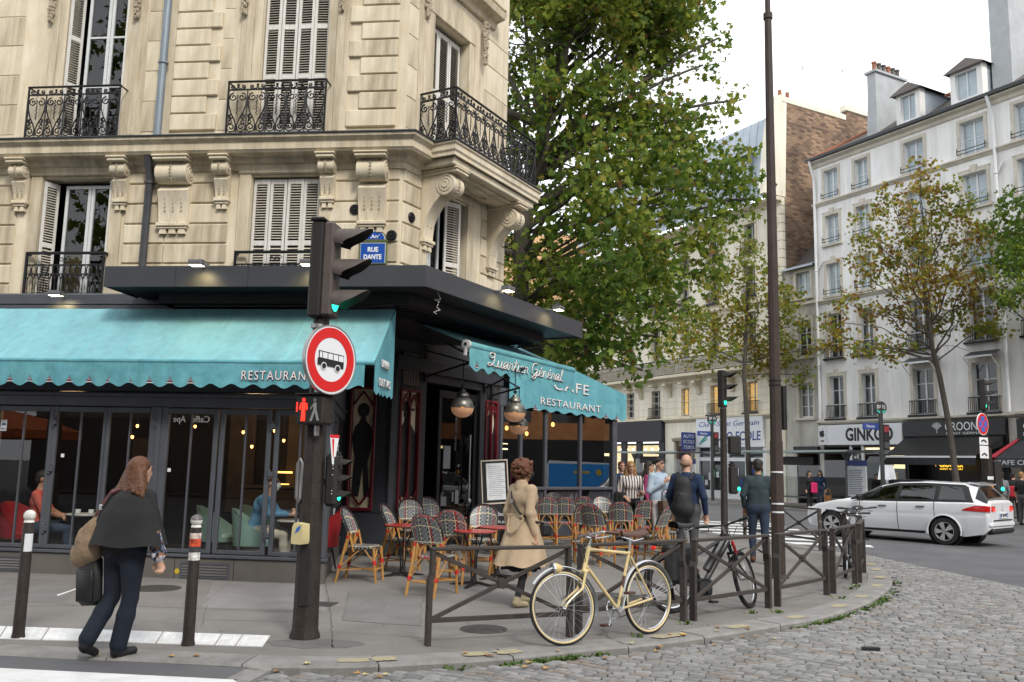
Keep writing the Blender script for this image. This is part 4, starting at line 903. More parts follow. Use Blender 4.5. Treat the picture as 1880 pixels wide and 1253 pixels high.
def lancet(u0,u1,z0,z1,T,n,fig):
    b=MB(m_redf); f=.055
    b.box(u0,u0+f,-.035,.05,z0,z1,.01); b.box(u1-f,u1,-.035,.05,z0,z1,.01); b.box(u0+f,u1-f,-.035,.05,z0,z0+f,.01); b.box(u0+f,u1-f,-.035,.05,z1-f,z1,.01)
    W=(u1-u0-2*f)/n
    for i in range(n):
        a=u0+f+W*i; c=a+W; m=(a+c)/2
        for zz,s in((z1-.36,1),(z0+.36,-1)):
            for p,q in(((a,zz),(m,zz+s*.26)),((c,zz),(m,zz+s*.26))): b.tube([(p[0],.0,p[1]),(q[0],.0,q[1])],.021,4)
        if i: b.box(a-.02,a+.02,-.02,.03,z0+f,z1-f)
    fr=ob('leaded_panel',b,ent,T); b=MB(m_crm); b.box(u0+f,u1-f,.06,.08,z0+f,z1-f); ob('pane',b,fr)
    b=MB(m_sil); m=(u0+u1)/2; k=(u1-u0)/.6; Z=z0+.25
    if fig==0: body=[(-.20,0),(-.16,.7),(-.24,1.05),(-.17,1.25),(-.06,1.36),(-.05,1.42),(.05,1.42),(.06,1.36),(.18,1.25),(.24,1.05),(.13,.6),(.2,0),(.08,0),(.03,.55),(-.04,0)]; hd=[(.12,.16)]
    else: body=[(-.25,0),(-.27,.9),(-.22,1.2),(-.09,1.36),(-.07,1.46),(.07,1.46),(.09,1.36),(.22,1.2),(.27,.9),(.25,0)]; hd=[(.1,.14)]
    b.prism([(m+x*k,Z+z) for x,z in body],.045,.058,T=XZ)
    b.prism([(m+k*x,Z+1.52+z) for x,z in poly_circle(0,0,.105,18)],.042,.058,T=XZ)
    if fig==1: b.prism([(m+x*k,Z+1.56+z) for x,z in((-.18,0),(.2,.03),(.2,.06),(.11,.08),(.08,.2),(-.1,.18),(-.13,.06),(-.19,.03))],.04,.056,T=XZ)
    else: b.prism([(m+x*k,Z+1.55+z) for x,z in poly_circle(0,0,.135,10)],.046,.056,T=XZ)
    if fig==2: b.prism([(m+x*k,Z+z) for x,z in((.16,1.2),(.24,1.5),(.2,1.75),(.26,1.75),(.3,1.5),(.24,1.1))],.044,.056,T=XZ)
    ob('silhouette',b,fr,smooth=0)
lancet(-.80,-.30,.78,3.02,I4,1,0); lancet(.20,.86,.78,3.02,CREL,2,1); lancet(3.30,3.84,.78,3.02,CREL,2,2)
m_mesh=pm('speaker_grille',(.03,.03,.034),.6,var=0)
for u0,u1 in((.24,.80),(3.36,3.8)):
    b=MB(m_blk); b.box(u0,u1,-.012,.0,3.05,3.72); o=ob('grille',b,ent,CREL)
    b=MB(m_alu)
    for i in range(6): b.box(u0+.05+i*.085,u0+.058+i*.085,-.018,-.012,3.08,3.68)
    for i in range(14): b.box(u0+.03,u1-.03,-.02,-.014,3.1+i*.043,3.106+i*.043)
    ob('wire',b,o,kind='stuff')
# doorway: dark room with lit bar, open black glass door
b=MB(m_dark); b.box(1.0,3.2,2.6,2.7,.0,3.4); b.box(.9,1.0,.16,2.6,0,3.4); b.box(3.2,3.3,.16,2.6,0,3.4); b.box(1.0,3.2,.16,2.6,3.22,3.3); b.box(1.0,3.2,.05,2.6,-.02,.10); ob('lobby',b,ent,CREL,smooth=0)
b=MB(m_blk); 
for a,c in((1.62,1.72),(2.98,3.08)): b.box(a,c,.06,.12,.11,3.1,.01)
b.box(1.72,2.98,.06,.12,.11,.35,.01); b.box(1.72,2.98,.06,.12,2.95,3.1,.01); dr=ob('entrance_door',b,ent,CREL); b=MB(glass('door_glass',(.12,.12,.13),.06)); b.quad((1.72,.09,.35),(2.98,.09,.35),(2.98,.09,2.95),(1.72,.09,2.95)); ob('pane',b,dr,smooth=0)
b=MB(m_alu); b.tube([(2.72,.0,.95),(2.72,.0,2.25)],.018,8); b.ball((2.72,.0,.9),.06,10,6); b.tube([(2.72,0,1.05),(2.72,.08,1.05)],.012,6); b.tube([(2.72,0,2.15),(2.72,.08,2.15)],.012,6); ob('handle',b,dr)
for a,c,z0,z1 in((1.85,2.1,1.55,2.0),(1.8,2.0,.82,1.0),(2.32,2.45,.85,1.12),(2.2,2.26,.9,1.08)): b=MB(pm('grey_notice',(.22,.22,.23),.6,var=.1)); b.box(a,c,.078,.084,z0,z1); ob('notice',b,dr)
m_bot=[pm('bottle_%d'%i,c,.15,var=0) for i,c in enumerate([(.25,.16,.05),(.05,.09,.04),(.4,.36,.28),(.2,.03,.02)])]
b=MB(pm('bar_shelf',(.05,.035,.02),.5,var=.2))
for z in(.95,1.3,1.9,2.35): b.box(1.05,1.62,2.2,2.55,z-.03,z)
sh=ob('bar_shelf',b,ent,CREL); rb=random.Random(1)
for z in(.95,1.3,1.9):
    for i in range(6): b=MB(rb.choice(m_bot)); b.lathe([(.028,0),(.03,.16),(.012,.21),(.012,.27),(.001,.27)],8,Matrix.Translation((1.1+.085*i,2.3,z))); ob('bottle',b,sh,CREL.inverted()@CREL)
b=MB(emi('bar_glow',(1,.75,.4),3)); b.box(1.05,1.6,2.45,2.5,1.62,1.66); ob('bar_light',b,ent,CREL)
b=MB(emi('red_glow',(.8,.03,.02),1.2)); b.box(1.1,1.35,2.3,2.35,1.42,1.58,.02); ob('red_lamp',b,ent,CREL)
# bracket arms and globe lamps
m_glob=pm('galvanised_globe',(.16,.155,.14),.38,metal=.7,var=.35,scale=10); g_bowl=emi('amber_bowl',(.50,.27,.15),.16); g_bowl.node_tree.nodes['Principled BSDF'].inputs['Roughness'].default_value=.15
def globe(x,y,d,label):
    p=D(x,y,d); t=thing('globe_lamp',label,'lamp',Matrix.Translation(p)); r=.185
    b=MB(m_glob); b.lathe([(r*1.06,-.01),(r*1.06,.012),(r*.99,.02)]+[(r*.99*cos(a),.01+r*.95*sin(a)) for a in [PI/2*.72*i/7 for i in range(1,8)]]+[(.075,.17),(.105,.175),(.10,.215),(.07,.25),(.05,.255),(.035,.29),(.001,.30)],24); ob('shade',b,t)
    b=MB(g_bowl); b.lathe([(.001,-r*.86)]+[(r*cos(a),-.012+r*.85*sin(a)) for a in [-PI/2+PI/2*i/8 for i in range(1,9)]],24); ob('bowl',b,t)
    b=MB(emi('lamp_filament',(1,.42,.12),2.4)); b.ball((0,0,-.05),(.045,.045,.06),10,6); ob('bulb',b,t)
    b=MB(m_blk); b.tube([(0,0,.28),(0,0,.75)],.008,6); b.lathe([(.03,.32),(.03,.36)],10); ob('stem',b,t)
    l=bpy.data.lights.new('lamp_light','POINT'); l.energy=5; l.color=(1,.58,.25); l.shadow_soft_size=.05; o=bpy.data.objects.new('lamp_light',l); COL.objects.link(o); o.parent=t; o.location=(0,0,-.07); return p
p1=globe(849,748,14.3,'round metal globe lamp with amber bowl hanging before the dark door'); p2=globe(945,757,14.9,'round metal globe lamp in front of another beside the curly haired woman'); p3=globe(952,782,17,'globe lamp with amber bowl half hidden behind a nearer one')
def arm(p,q,label):
    t=thing('lamp_bracket',label,'bracket'); b=MB(m_blk); b.tube([p,q],.02,6); b.tube([p+Vector((0,0,.5)),q],.014,6); ob('arm',b,t); b=MB(m_blk); b.box(-.05,.05,-.02,.02,-.1,.6); ob('wall_plate',b,t,Matrix.Translation(p)@Matrix.Rotation(rad(61),4,'Z')); return t
e1=p1+Vector((0,0,.73)); arm(FC.w(.95,-.05,e1.z),e1+Vector((.1,0,0)),'black iron bracket arm left of the cafe door holding the first globe lamp')
e2=p2+Vector((0,0,.73)); arm(FC.w(3.2,-.05,e2.z),e2+Vector((.15,-.1,0)),'black iron bracket arm right of the cafe door holding the front globe lamp'); e3=p3+Vector((0,0,.73)); arm(FC.w(3.5,-.05,e3.z),e3,'short black iron bracket arm holding the half hidden globe lamp')
# ---------------- awning over the door
QF=Fr(-.70,13.7,61.2); qg=thing('awning','turquoise awning over the corner door reading Quartier General in script','awning',QF.m())
b=MB(m_teal)
def qa(i,j): return (-.03+3.9*i,1.25*j,3.54+.50*j-.02*sin(PI*j))
b.grid(qa,24,6); b.grid(lambda i,j:(lambda p:(p[0],p[1],p[2]-.012))(qa(1-i,j)),24,6); ob('cloth',b,qg,smooth=60)
b=MB(m_teal2); b.tube([(-.03,-.02,3.50),(3.9,-.02,3.50)],.06,12); ob('front_bar',b,qg)
ob('valance',valance(-.02,3.89,3.47,3.13,.39,-.06,.035),qg,smooth=60)
b=MB(pm('roller_end',(.5,.5,.5),.5,var=.1)); b.lathe([(.075,0),(.075,.05),(.03,.06)],14,Matrix.Translation((-.03,-.02,3.5))@Matrix.Rotation(-PI/2,4,'Y')); b.lathe([(.06,0),(.07,.12),(.03,.13)],14,Matrix.Translation((.0,1.25,4.02))@Matrix.Rotation(-PI/2,4,'Y')); b.tube([(-.06,-.02,3.45),(-.06,.0,3.33)],.03,8); ob('roller_end',b,qg)
b=MB(m_teal); b.tube([(0,1.25,4.02),(3.87,1.25,4.02)],.06,10); ob('roller',b,qg)
for u in(.35,3.5): b=MB(m_blk); b.tube([(u,0,3.47),(u+.6,.6,3.5),(u+.1,1.25,3.9)],.02,6); ob('folding_arm',b,qg)
emblem(Matrix.Translation((.2,-.068,3.17)),qg,1.1); emblem(Matrix.Translation((3.62,-.068,3.17)),qg,1.1)
GL={'Q':([[(.55,.95),(.3,1),(.1,.85),(.25,.62),(.5,.68),(.62,.9),(.55,1.0),(.62,.55),(.5,.15),(.2,0),(.05,.1),(.25,.2),(.6,.05),(.95,0)]],.95),
'u':([[(0,0),(.1,.5),(.08,.1),(.2,0),(.38,.12),(.45,.5),(.43,.08),(.5,0),(.6,0)]],.6),'a':([[(0,0),(.45,.42),(.25,.5),(.06,.3),(.1,.04),(.28,.02),(.45,.3),(.48,.5),(.46,.06),(.52,0),(.62,0)]],.62),'r':([[(0,0),(.1,.42),(.06,.52),(.2,.45),(.34,.47),(.3,.1),(.38,0),(.48,0)]],.48),
't':([[(0,0),(.15,.45),(.22,.85),(.18,.1),(.26,0),(.4,0)],[(.02,.58),(.4,.6)]],.4),'i':([[(0,0),(.1,.5),(.09,.08),(.16,0),(.28,0)],[(.13,.70),(.14,.74)]],.28),'e':([[(0,0),(.12,.2),(.38,.32),(.34,.48),(.18,.48),(.08,.25),(.16,.04),(.32,0),(.52,.02)]],.52),
'G':([[(.65,.9),(.5,1),(.2,.9),(.05,.5),(.15,.12),(.4,.05),(.62,.3),(.65,.5),(.38,.45),(.66,.48),(.6,-.1),(.35,-.3),(.15,-.2),(.5,.0),(.85,0)]],.85),'n':([[(0,0),(.08,.5),(.07,0),(.12,.38),(.3,.5),(.36,.35),(.35,.06),(.42,0),(.54,0)]],.54),'l':([[(0,0),(.2,.55),(.3,.92),(.2,1),(.13,.8),(.13,.1),(.22,0),(.5,0)]],.5)}
GL['é']=(GL['e'][0]+[[(.22,.62),(.36,.78)]],GL['e'][1])
def smoothp(P,n=5):
    P=[Vector((x,y,0)) for x,y in P]; o=[]
    for i in range(len(P)-1):
        p0,p1,p2,p3=P[max(0,i-1)],P[i],P[i+1],P[min(len(P)-1,i+2)]
        for k in range(n): t=k/n; o.append(.5*((2*p1)+(p2-p0)*t+(2*p0-5*p1+4*p2-p3)*t*t+(3*p1-p0-3*p2+p3)*t**3))
    return o+[P[-1]]
adv=sum(.3 if c==' ' else GL[c][1] for c in 'Quartier Général'); k_=2.86/adv; x_=.50
for c in 'Quartier Général':
    if c==' ': x_+=.3*k_; continue
    for m,dx_,dy_ in((m_lsh,.006,.003),(m_lett,0,0)):
        b=MB(m)
        for st in GL[c][0]: b.tube([(x_+dx_+p.x*k_+p.y*.05,-.072+dy_-.006,3.235-dx_+p.y*.215) for p in smoothp(st)],.0085,5)
        ob('script_letter',b,qg)
    x_+=GL[c][1]*k_
g_refl=glass('boulevard_glass',(.5,.55,.55),.24)
# ---------------- glazed terrace on the boulevard side and its awning cheek
RV=Fr(-.2,19.6,42); rv=thing('glazed_terrace','glass end wall of the boulevard terrace behind the stacked rattan chairs','terrace',RV.m())
for y0,z0,z1 in((0,2.95,3.35),(-.02,1.10,1.17),(0,.0,.42)): b=MB(m_frm); b.box(-.05,3.86,y0,.1,z0,z1,.01); ob('frame_rail',b,rv)
cutu=[0.02,.62,1.40,2.57,3.74]
for u in cutu: b=MB(m_frm); b.box(u-.04,u+.04,-.01,.09,.42,2.95,.008); ob('post',b,rv)
b=MB(m_frm); b.box(3.70,3.86,-.03,.3,0,3.4,.01); b.box(3.78,3.86,.3,8,2.95,3.4); ob('corner_post',b,rv)
for a,c in zip(cutu[:-1],cutu[1:]):
    b=MB(g_refl); b.quad((a+.04,.04,1.17),(c-.04,.04,1.17),(c-.04,.04,2.95),(a+.04,.04,2.95)); ob('pane',b,rv,smooth=0)
    b=MB(m_frm); n=int((c-a)/.03)
    for i in range(n): u=a+.04+(c-a-.08)*i/n; b.tube([(u,.05,.44),(min(u+.35,c-.04),.05,1.09)],.005,4,cap=False)
    ob('wire_mesh',b,rv,kind='stuff')
b=MB(m_int); b.box(3.72,3.77,.12,4.5,0,3.3); b.box(-.3,3.7,4.5,4.6,0,3.4); b.box(-.3,3.75,.1,4.5,3.3,3.36); b.box(-.3,3.75,.1,4.5,-.02,.05); ob('room',b,rv,smooth=0)  # solid right panel added where glass stands, to keep the room dark
for i,(u,y,z) in enumerate([(.5,1.2,2.5),(1.1,2.2,2.6),(1.9,1.5,2.75),(2.4,2.5,2.6),(3.0,1.4,2.7),(3.4,2.8,2.5)]):
    t=MB(m_blk); t.tube([(u,y,z+.04),(u,y,3.28)],.006,5); o=ob('pendant',t,rv); g=MB(bulb); g.ball((u,y,z),(.045,.045,.06),8,6); ob('bulb',g,o)
b=MB(emi('tube_glow',(1,.8,.45),3)); b.box(.3,1.2,2.2,2.24,1.85,1.89); b.box(1.5,2.9,3.0,3.04,2.05,2.09); b.box(1.5,2.9,3.0,3.04,2.2,2.22); ob('tube_light',b,rv)
b=MB(m_pan); b.box(.2,3.4,3.6,3.9,.05,1.2); ob('counter',b,rv)
ra=thing('awning','slanted turquoise awning side panel lettered Cafe Restaurant','awning',RV.m(0,-.08,0))
b=MB(m_teal2)
def cheek(i,j):
    u=.16+3.98*i; zt=3.93-.112*(u-2.2) if u<2.25 else 3.93-.245*(u-2.25); zt=min(zt,3.97); zb=2.95-.03*u+.03*cos(2*PI*u/.42); return (u,.012*sin(u*5)*j,zt+(zb-zt)*j)
b.grid(cheek,60,8); b.grid(lambda i,j:(lambda p:(p[0],p[1]+.006,p[2]))(cheek(1-i,j)),60,8); ob('side_cheek',b,ra,smooth=60)
b=MB(m_teal)
def rc_(i,j): u=.3+3.84*i; zt=3.95 if u<2.25 else 3.93-.245*(u-2.25); return (u,.02+5*j,zt)
b.grid(rc_,16,3); ob('cloth',b,ra,smooth=60)
lett('CAFE',.34,ra,Matrix.Translation((2.12,-.02,3.50))@Matrix.Rotation(rad(3),4,'Y')@UPR,1.2,space=1.1); lett('RESTAURANT',.23,ra,Matrix.Translation((2.12,-.02,3.08))@Matrix.Rotation(rad(2.5),4,'Y')@UPR,2.05,space=1.1)
for u in(.95,3.35,3.75): emblem(Matrix.Translation((u,-.02,2.96-.03*u)),ra,1.3)
# ---------------- menu board
p=G(921,995); mb_=thing('menu_board','white framed menu board with paper sheet above a chalkboard','menu board',TR(p.x-.05,16.8,0,rad(14)))
b=MB(m_blk); b.box(-.24,.24,-.02,.03,.95,1.72); ob('backing',b,mb_,Matrix.Rotation(rad(-4),4,'Y'))
b=MB(pm('pale_wood',(.55,.5,.42),.6,var=.1))
for a,c,z0,z1 in((-.26,.26,1.72,1.745),(-.26,.26,.925,.95),(-.26,-.24,.95,1.72),(.24,.26,.95,1.72)): b.box(a,c,-.03,.03,z0,z1)
ob('frame',b,mb_,Matrix.Rotation(rad(-4),4,'Y')); b=MB(m_pap); b.box(-.16,.2,-.028,-.022,1.0,1.68); o=ob('paper',b,mb_,Matrix.Rotation(rad(-4),4,'Y')); b=MB(m_ink)
for i in range(16): b.box(-.12,.12+.04*((i*7)%3),-.0288,-.0282,1.62-.036*i,1.626-.036*i)
ob('print',b,o)
b=MB(m_blk); b.box(-.24,.24,-.03,.03,.05,.90,.01); o=ob('chalkboard',b,mb_); text('Salade',.11,m_pap,o,Matrix.Translation((0,-.034,.74))@UPR,shear=.3); text('Plat du jour',.08,m_pap,o,Matrix.Translation((0,-.034,.6))@UPR,shear=.3)
# ================================================================== buildings across the boulevard
m_wht=pm('pale_render',(.88,.88,.87),.9,streak=.16,var=.12,scale=.8,bump=.1,bscale=30,col2=(.72,.70,.675),stretch=(1,1,.35),fine=.05)
m_wht2=pm('pale_trim',(.56,.52,.45),.9,var=.15,scale=2); m_gry=pm('grey_render',(.62,.60,.55),.9,streak=.25,var=.15,scale=.9,bump=.1,bscale=30,col2=(.38,.36,.32),stretch=(1,1,.4))
m_crmw=pm('cream_stone',(.82,.775,.655),.9,streak=.15,var=.1,scale=.9,bump=.08,bscale=30,col2=(.70,.64,.52),stretch=(1,1,.4)); m_crm2=pm('cream_trim',(.62,.56,.43),.9,var=.12,scale=2)
m_slate=pm('slate_roof',(.075,.07,.068),.7,var=.3,scale=3,bump=.3,bscale=18,col2=(.12,.10,.085)); m_zr=pm('zinc_roof',(.40,.45,.50),.45,metal=.3,var=.1,scale=2)
m_gld=pm('far_pane_dark',(.028,.032,.036),.06,var=.3,scale=.8,spec=.7); m_glp=pm('far_pane_sky_curtain',(.36,.43,.47),.12,var=.2,scale=.9,spec=.7); m_frw=pm('far_frame',(.68,.70,.71),.5,var=0)  # upper panes: sky reflection and curtains both put into the pale colour
m_glo=emi('far_pane_lit',(1,.6,.18),.2); m_pipw=pm('white_pipe',(.72,.73,.74),.5,var=.05)
def far_window(root,u0,u1,z0,z1,m=None,rows=3,sur=m_wht2,key=False,sill=True,rail=0,T=I4,dp=.22,arch=.16,frame=m_frw):
    m=m or m_gld; b=MB(sur)
    if arch:
        b.box(u0-arch,u0,-.035,.01,z0,z1+arch); b.box(u1,u1+arch,-.035,.01,z0,z1+arch); b.box(u0,u1,-.037,.01,z1,z1+arch)
        if key: b.prism([((u0+u1)/2-.10,z1+.002),((u0+u1)/2+.10,z1+.002),((u0+u1)/2+.16,z1+.36),((u0+u1)/2-.16,z1+.36)],-.07,0,XZ); b.box(u0-arch-.04,u1+arch+.04,-.045,.01,z1+arch,z1+arch+.05)
    if sill: b.box(u0-.22,u1+.22,-.14,.02,z0-.13,z0-.002,.01)
    if b.f: ob('window_surround',b,root,T)
    b=MB(frame); y=dp; um=(u0+u1)/2
    for a,c in((u0,u0+.06),(um-.045,um+.045),(u1-.06,u1)): b.box(a,c,y-.03,y+.02,z0,z1)
    b.box(u0,u1,y-.028,y+.02,z1-.07,z1); b.box(u0,u1,y-.028,y+.02,z0,z0+.10)
    for k in range(1,rows): z=z0+(z1-z0)*k/rows; b.box(u0,u1,y-.02,y+.015,z-.018,z+.018)
    wn=ob('window',b,root,T)
    for a,c in((u0+.06,um-.045),(um+.045,u1-.06)): b=MB(m); b.quad((a,y,z0+.1),(c,y,z0+.1),(c,y,z1-.07),(a,y,z1-.07)); ob('pane',b,wn,smooth=0)
    if rail:
        b=MB(m_iron2); y0=-.16; h=.45 if rail==1 else .62
        if rail==1:
            for k in(.12,.33): b.box(u0-.12,u1+.12,y0-.012,y0+.012,z0+h*k/.33*.55,z0+h*k/.33*.55+.03)
            for u in(u0-.1,u1+.1): b.box(u-.012,u+.012,y0,0,z0+h*.7,z0+h*.74); b.box(u-.012,u+.012,y0-.01,y0+.01,z0+.1,z0+h*.94)
        else:
            b.box(u0-.14,u1+.14,y0-.02,y0+.02,z0+h,z0+h+.04); b.box(u0-.14,u1+.14,y0-.015,y0+.015,z0+.03,z0+.06); n=int((u1-u0+.28)/.085)
            for i in range(n+1): u=u0-.14+(u1-u0+.28)*i/n; b.box(u-.009,u+.009,y0-.009,y0+.009,z0+.03,z0+h)
            for u in(u0-.14,u1+.14): b.box(u-.012,u+.012,y0,0,z0+h,z0+h+.03)
            b.box(u0-.2,u1+.2,-.24,.0,z0-.10,z0-.003)
        ob('railing',b,root,T)
FT=FF.m()
# ---- white building
wb=thing('white_building','pale rendered five storey building with dormers above the dark shop awnings','building',FT)
cols=[(.98,1.86),(2.95,3.75),(5.85,6.9),(8.78,9.92),(11.3,12.4)]; rows_=[(15.85,17.45,m_glp,1,2),(13.45,15.0,m_glp,1,2),(10.7,12.4,m_glp,1,2),(7.43,9.75,m_gld,2,3),(4.35,6.5,m_gld,2,3)]
ops=[(a,c,z0,z1) for a,c in cols for z0,z1,*_ in rows_]
b=MB(m_wht); wallgrid(b,.25,14.0,4.2,18.0,ops,.25); b.box(.25,14,.26,.3,4.15,18.0); b.quad((.25,0,0),(.25,0,18),(.25,9,18),(.25,9,0)); b.quad((14,0,0),(14,9,0),(14,9,18),(14,0,18)); b.quad((.25,9,0),(.25,9,18),(14,9,18),(14,9,0)); ob('wall',b,wb,smooth=0)
rf=random.Random(6)
for ci,(a,c) in enumerate(cols):
    for ri,(z0,z1,m,rl,rw) in enumerate(rows_): far_window(wb,a,c,z0,z1,m if not(ri==2 and ci in(0,2)) else m_glp,rw,key=ri in(1,2,4),rail=rl,T=I4)
b=MB(m_wht2)
for z in(15.72,10.45): b.sweep([(0,z-.14),(.05,z-.12),(.10,z-.02),(.16,z+.02),(.16,z+.08),(0,z+.12)],[(.2,0),(14,0)])
b.sweep([(0,17.75),(.06,17.8),(.1,17.95),(.28,18.05),(.28,18.12),(0,18.15)],[(.2,0),(14,0)]); b.sweep([(0,4.05),(.06,4.08),(.22,4.16),(.22,4.24),(0,4.28)],[(.2,0),(14,0)]); ob('string_course',b,wb)
b=MB(pm('dark_gutter',(.07,.075,.08),.5,metal=.3,var=.1)); b.sweep([(.26,18.13),(.40,18.15),(.42,18.28),(.26,18.28)],[(.1,0),(14,0)]); ob('gutter',b,wb)
b=MB(m_slate); b.add([(.05,-.25,18.2),(14,-.25,18.2),(14,3.6,20.7),(4.2,3.6,20.7),(14,9,18.2),(.05,9,18.2)],[(0,1,2,3),(3,2,4,5),(0,3,5),(1,4,2)]); ob('roof',b,wb,smooth=0)
m_tile=pm('clay_tile',(.30,.12,.07),.8,var=.3,scale=8)
b=MB(m_tile); b.tube([(.1,-.2,18.25),(4.2,3.6,20.72),(8,3.6,20.76)],.12,6); ob('ridge_tile',b,wb)
for u0,u1 in((5.45,6.75),(8.35,9.9)):                 # dormers
    b=MB(m_wht); b.box(u0,u0+.25,.1,.5,18.45,20.05); b.box(u1-.25,u1,.1,.5,18.45,20.05); b.box(u0+.25,u1-.25,.1,.5,19.85,20.05); b.box(u0+.25,u1-.25,.1,.5,18.45,18.6)
    d=ob('dormer',b,wb); b=MB(m_zr); b.box(u0+.02,u0+.1,.5,3.2,18.6,20.0); b.box(u1-.1,u1-.02,.5,3.2,18.6,20.0); ob('cheek',b,d)
    b=MB(m_slate); m=(u0+u1)/2; b.add([(u0-.2,-.1,20.0),(m,.15,20.55),(u1+.2,-.1,20.0),(u0-.2,3,20.0),(m,3,20.55),(u1+.2,3,20.0),(u0-.2,-.1,19.95),(u1+.2,-.1,19.95)],[(0,1,4,3),(1,2,5,4),(0,6,7,2,1)]); ob('roof',b,d,smooth=0)
    b=MB(m_frw); 
    for a,c in((u0+.25,u0+.31),(m-.03,m+.03),(u1-.31,u1-.25)): b.box(a,c,.2,.26,18.6,19.85)
    ob('frame',b,d); b=MB(m_glp); b.quad((u0+.25,.25,18.6),(u1-.25,.25,18.6),(u1-.25,.25,19.85),(u0+.25,.25,19.85)); ob('pane',b,d,smooth=0)
def chimney(u,y,w_,d_,z0,z1,npot,m,root,lean=0):
    b=MB(m); b.prism([(u-w_/2-lean,z0),(u+w_/2,z0),(u+w_/2,z1),(u-w_/2,z1),(u-w_/2-.02,z0+(z1-z0)*.55)],y,y+d_,XZ); b.box(u-w_/2-.1,u+w_/2+.1,y-.1,y+d_+.1,z1,z1+.12); c=ob('chimney',b,root)
    for i in range(npot): b=MB(m_slate if i%3 else m_tile); b.lathe([(.12,0),(.10,.45),(.13,.47),(.13,.55),(.001,.55)],8,Matrix.Translation((u,y+.25+(d_-.5)*i/max(1,npot-1),z1+.12))); ob('chimney_pot',b,c)
m_chm=pm('chimney_render',(.40,.42,.43),.9,var=.12,scale=1.5)
chimney(3.6,.7,.5,2.3,18.6,22.1,6,m_chm,wb,.15); chimney(10.45,.7,.9,2.6,18.4,23.6,0,m_chm,wb); chimney(6.9,4.6,.6,2.2,19.2,21.4,4,m_chm,wb); chimney(9.2,4.2,1.4,1.5,19,21.9,2,m_chm,wb)
def pipe(u,z0,z1,root,br=()):
    b=MB(m_pipw); b.tube([(u,-.12,z0),(u,-.12,z1)],.07,8)
    for z in br: b.lathe([(.07,0),(.1,.02),(.1,.1),(.07,.12)],8,Matrix.Translation((u,-.12,z))); b.tube([(u,-.12,z),(u+.35,-.1,z+.5)],.045,6)
    b.tube([(u,-.12,z1),(u-.05,-.2,z1+.35),(u-.1,-.34,18.15)],.07,8); ob('rain_pipe',b,root)
pipe(.40,4.3,17.2,wb,(12.1,)); pipe(10.42,4.3,17.2,wb,(14.6,)); 
# small window canopies on the first floor
for u0,u1 in((5.65,7.2),(8.75,10.1)):
    b=MB(m_char); b.add([(u0,0,7.0),(u1,0,7.0),(u1,-.62,6.72),(u0,-.62,6.72)],[(0,1,2,3)]); o=ob('window_canopy',b,wb,smooth=0); b=MB(m_pipw); b.box(u0,u1,-.64,-.60,6.66,6.74); b.tube([(u0+.05,-.6,6.7),(u0+.05,0,6.15)],.02,5); b.tube([(u1-.05,-.6,6.7),(u1-.05,0,6.15)],.02,5); ob('frame',b,o)
# ground floor shops of the white building
m_nav=pm('shop_black',(.018,.019,.022),.45,var=.15); m_swh=pm('shop_white',(.72,.74,.77),.5,var=.05)
for a,c in((.25,.55),(10.3,10.75)): b=MB(m_gry); b.box(a,c,-.04,.2,0,4.05); ob('shop_pier',b,wb)
gk=thing('shopfront','phone shop with a white fascia lettered in black','shopfront',FT)
b=MB(m_swh); b.box(.56,5.35,-.3,-.02,3.0,4.0,.01); ob('fascia',b,gk)
text('GINKGO',.86,m_blk,gk,Matrix.Translation((3.5,-.305,3.48))@UPR,width=2.75,bold=.03)
b=MB(pm('apple_panel',(.7,.72,.74),.5,var=0)); b.box(.45,.95,-.34,-.31,3.02,3.98); ob('side_panel',b,gk); b=MB(m_blk)
b.prism([(.70+x,3.58+z) for x,z in((-.03,.13),(-.12,.16),(-.18,.08),(-.17,-.06),(-.1,-.18),(-.03,-.16),(.04,-.18),(.12,-.1),(.15,-.03),(.09,.03),(.13,.13),(.06,.16))],-.346,-.341,XZ); b.prism([(.70,3.77),(.04+.70,3.86),(.05+.70,3.80)],-.346,-.341,XZ); b.box(.58,.82,-.346,-.341,3.18,3.24); ob('logo',b,gk)
b=MB(m_nav); b.box(.6,5.3,1.8,1.9,0,3.0); b.box(.56,.62,-.1,1.8,0,3.0); b.box(5.3,5.36,-.1,1.8,0,3.0); b.box(.6,5.3,-.1,1.8,2.9,2.99); b.box(.6,5.3,-.05,1.8,.0,.06); ob('shop_room',b,gk)
b=MB(m_swh)
for u in(2.25,2.95): b.box(u-.06,u+.06,-.12,-.02,0,3.0)
b.box(2.2,5.3,-.1,-.02,.06,.35); ob('frame',b,gk)
b=MB(pm('display_rack',(.16,.17,.18),.4,var=.2)); b.box(2.32,2.88,.05,.12,.2,2.75); rk_=ob('display_rack',b,gk); r=random.Random(4)
for i in range(7):
    for j in range(3):
        if r.random()<.85: b=MB(r.choice((m_pap,m_alu,m_blk))); b.box(2.36+.17*j,2.36+.17*j+.12,.0,.05,.3+.34*i,.3+.34*i+r.uniform(.12,.24)); ob('boxed_phone',b,rk_)
b=MB(emi('shop_glow',(1,.85,.45),1.1)); b.box(3.2,5.0,1.6,1.7,1.9,2.75); b.box(3.1,5.2,-.05,.05,2.78,2.86); ob('lit_display',b,gk)
b=MB(pm('ochre_goods',(.45,.34,.05),.6,var=.4,scale=6)); 
for u,z in((3.3,2.0),(3.5,1.4),(4.6,2.1)): b.box(u,u+.25,1.2,1.4,z,z+.3)
ob('goods',b,gk); b=MB(glass('shop_glass',(.7,.72,.72),.06)); b.quad((3.0,-.05,.35),(5.3,-.05,.35),(5.3,-.05,2.75),(3.0,-.05,2.75)); ob('pane',b,gk,smooth=0)
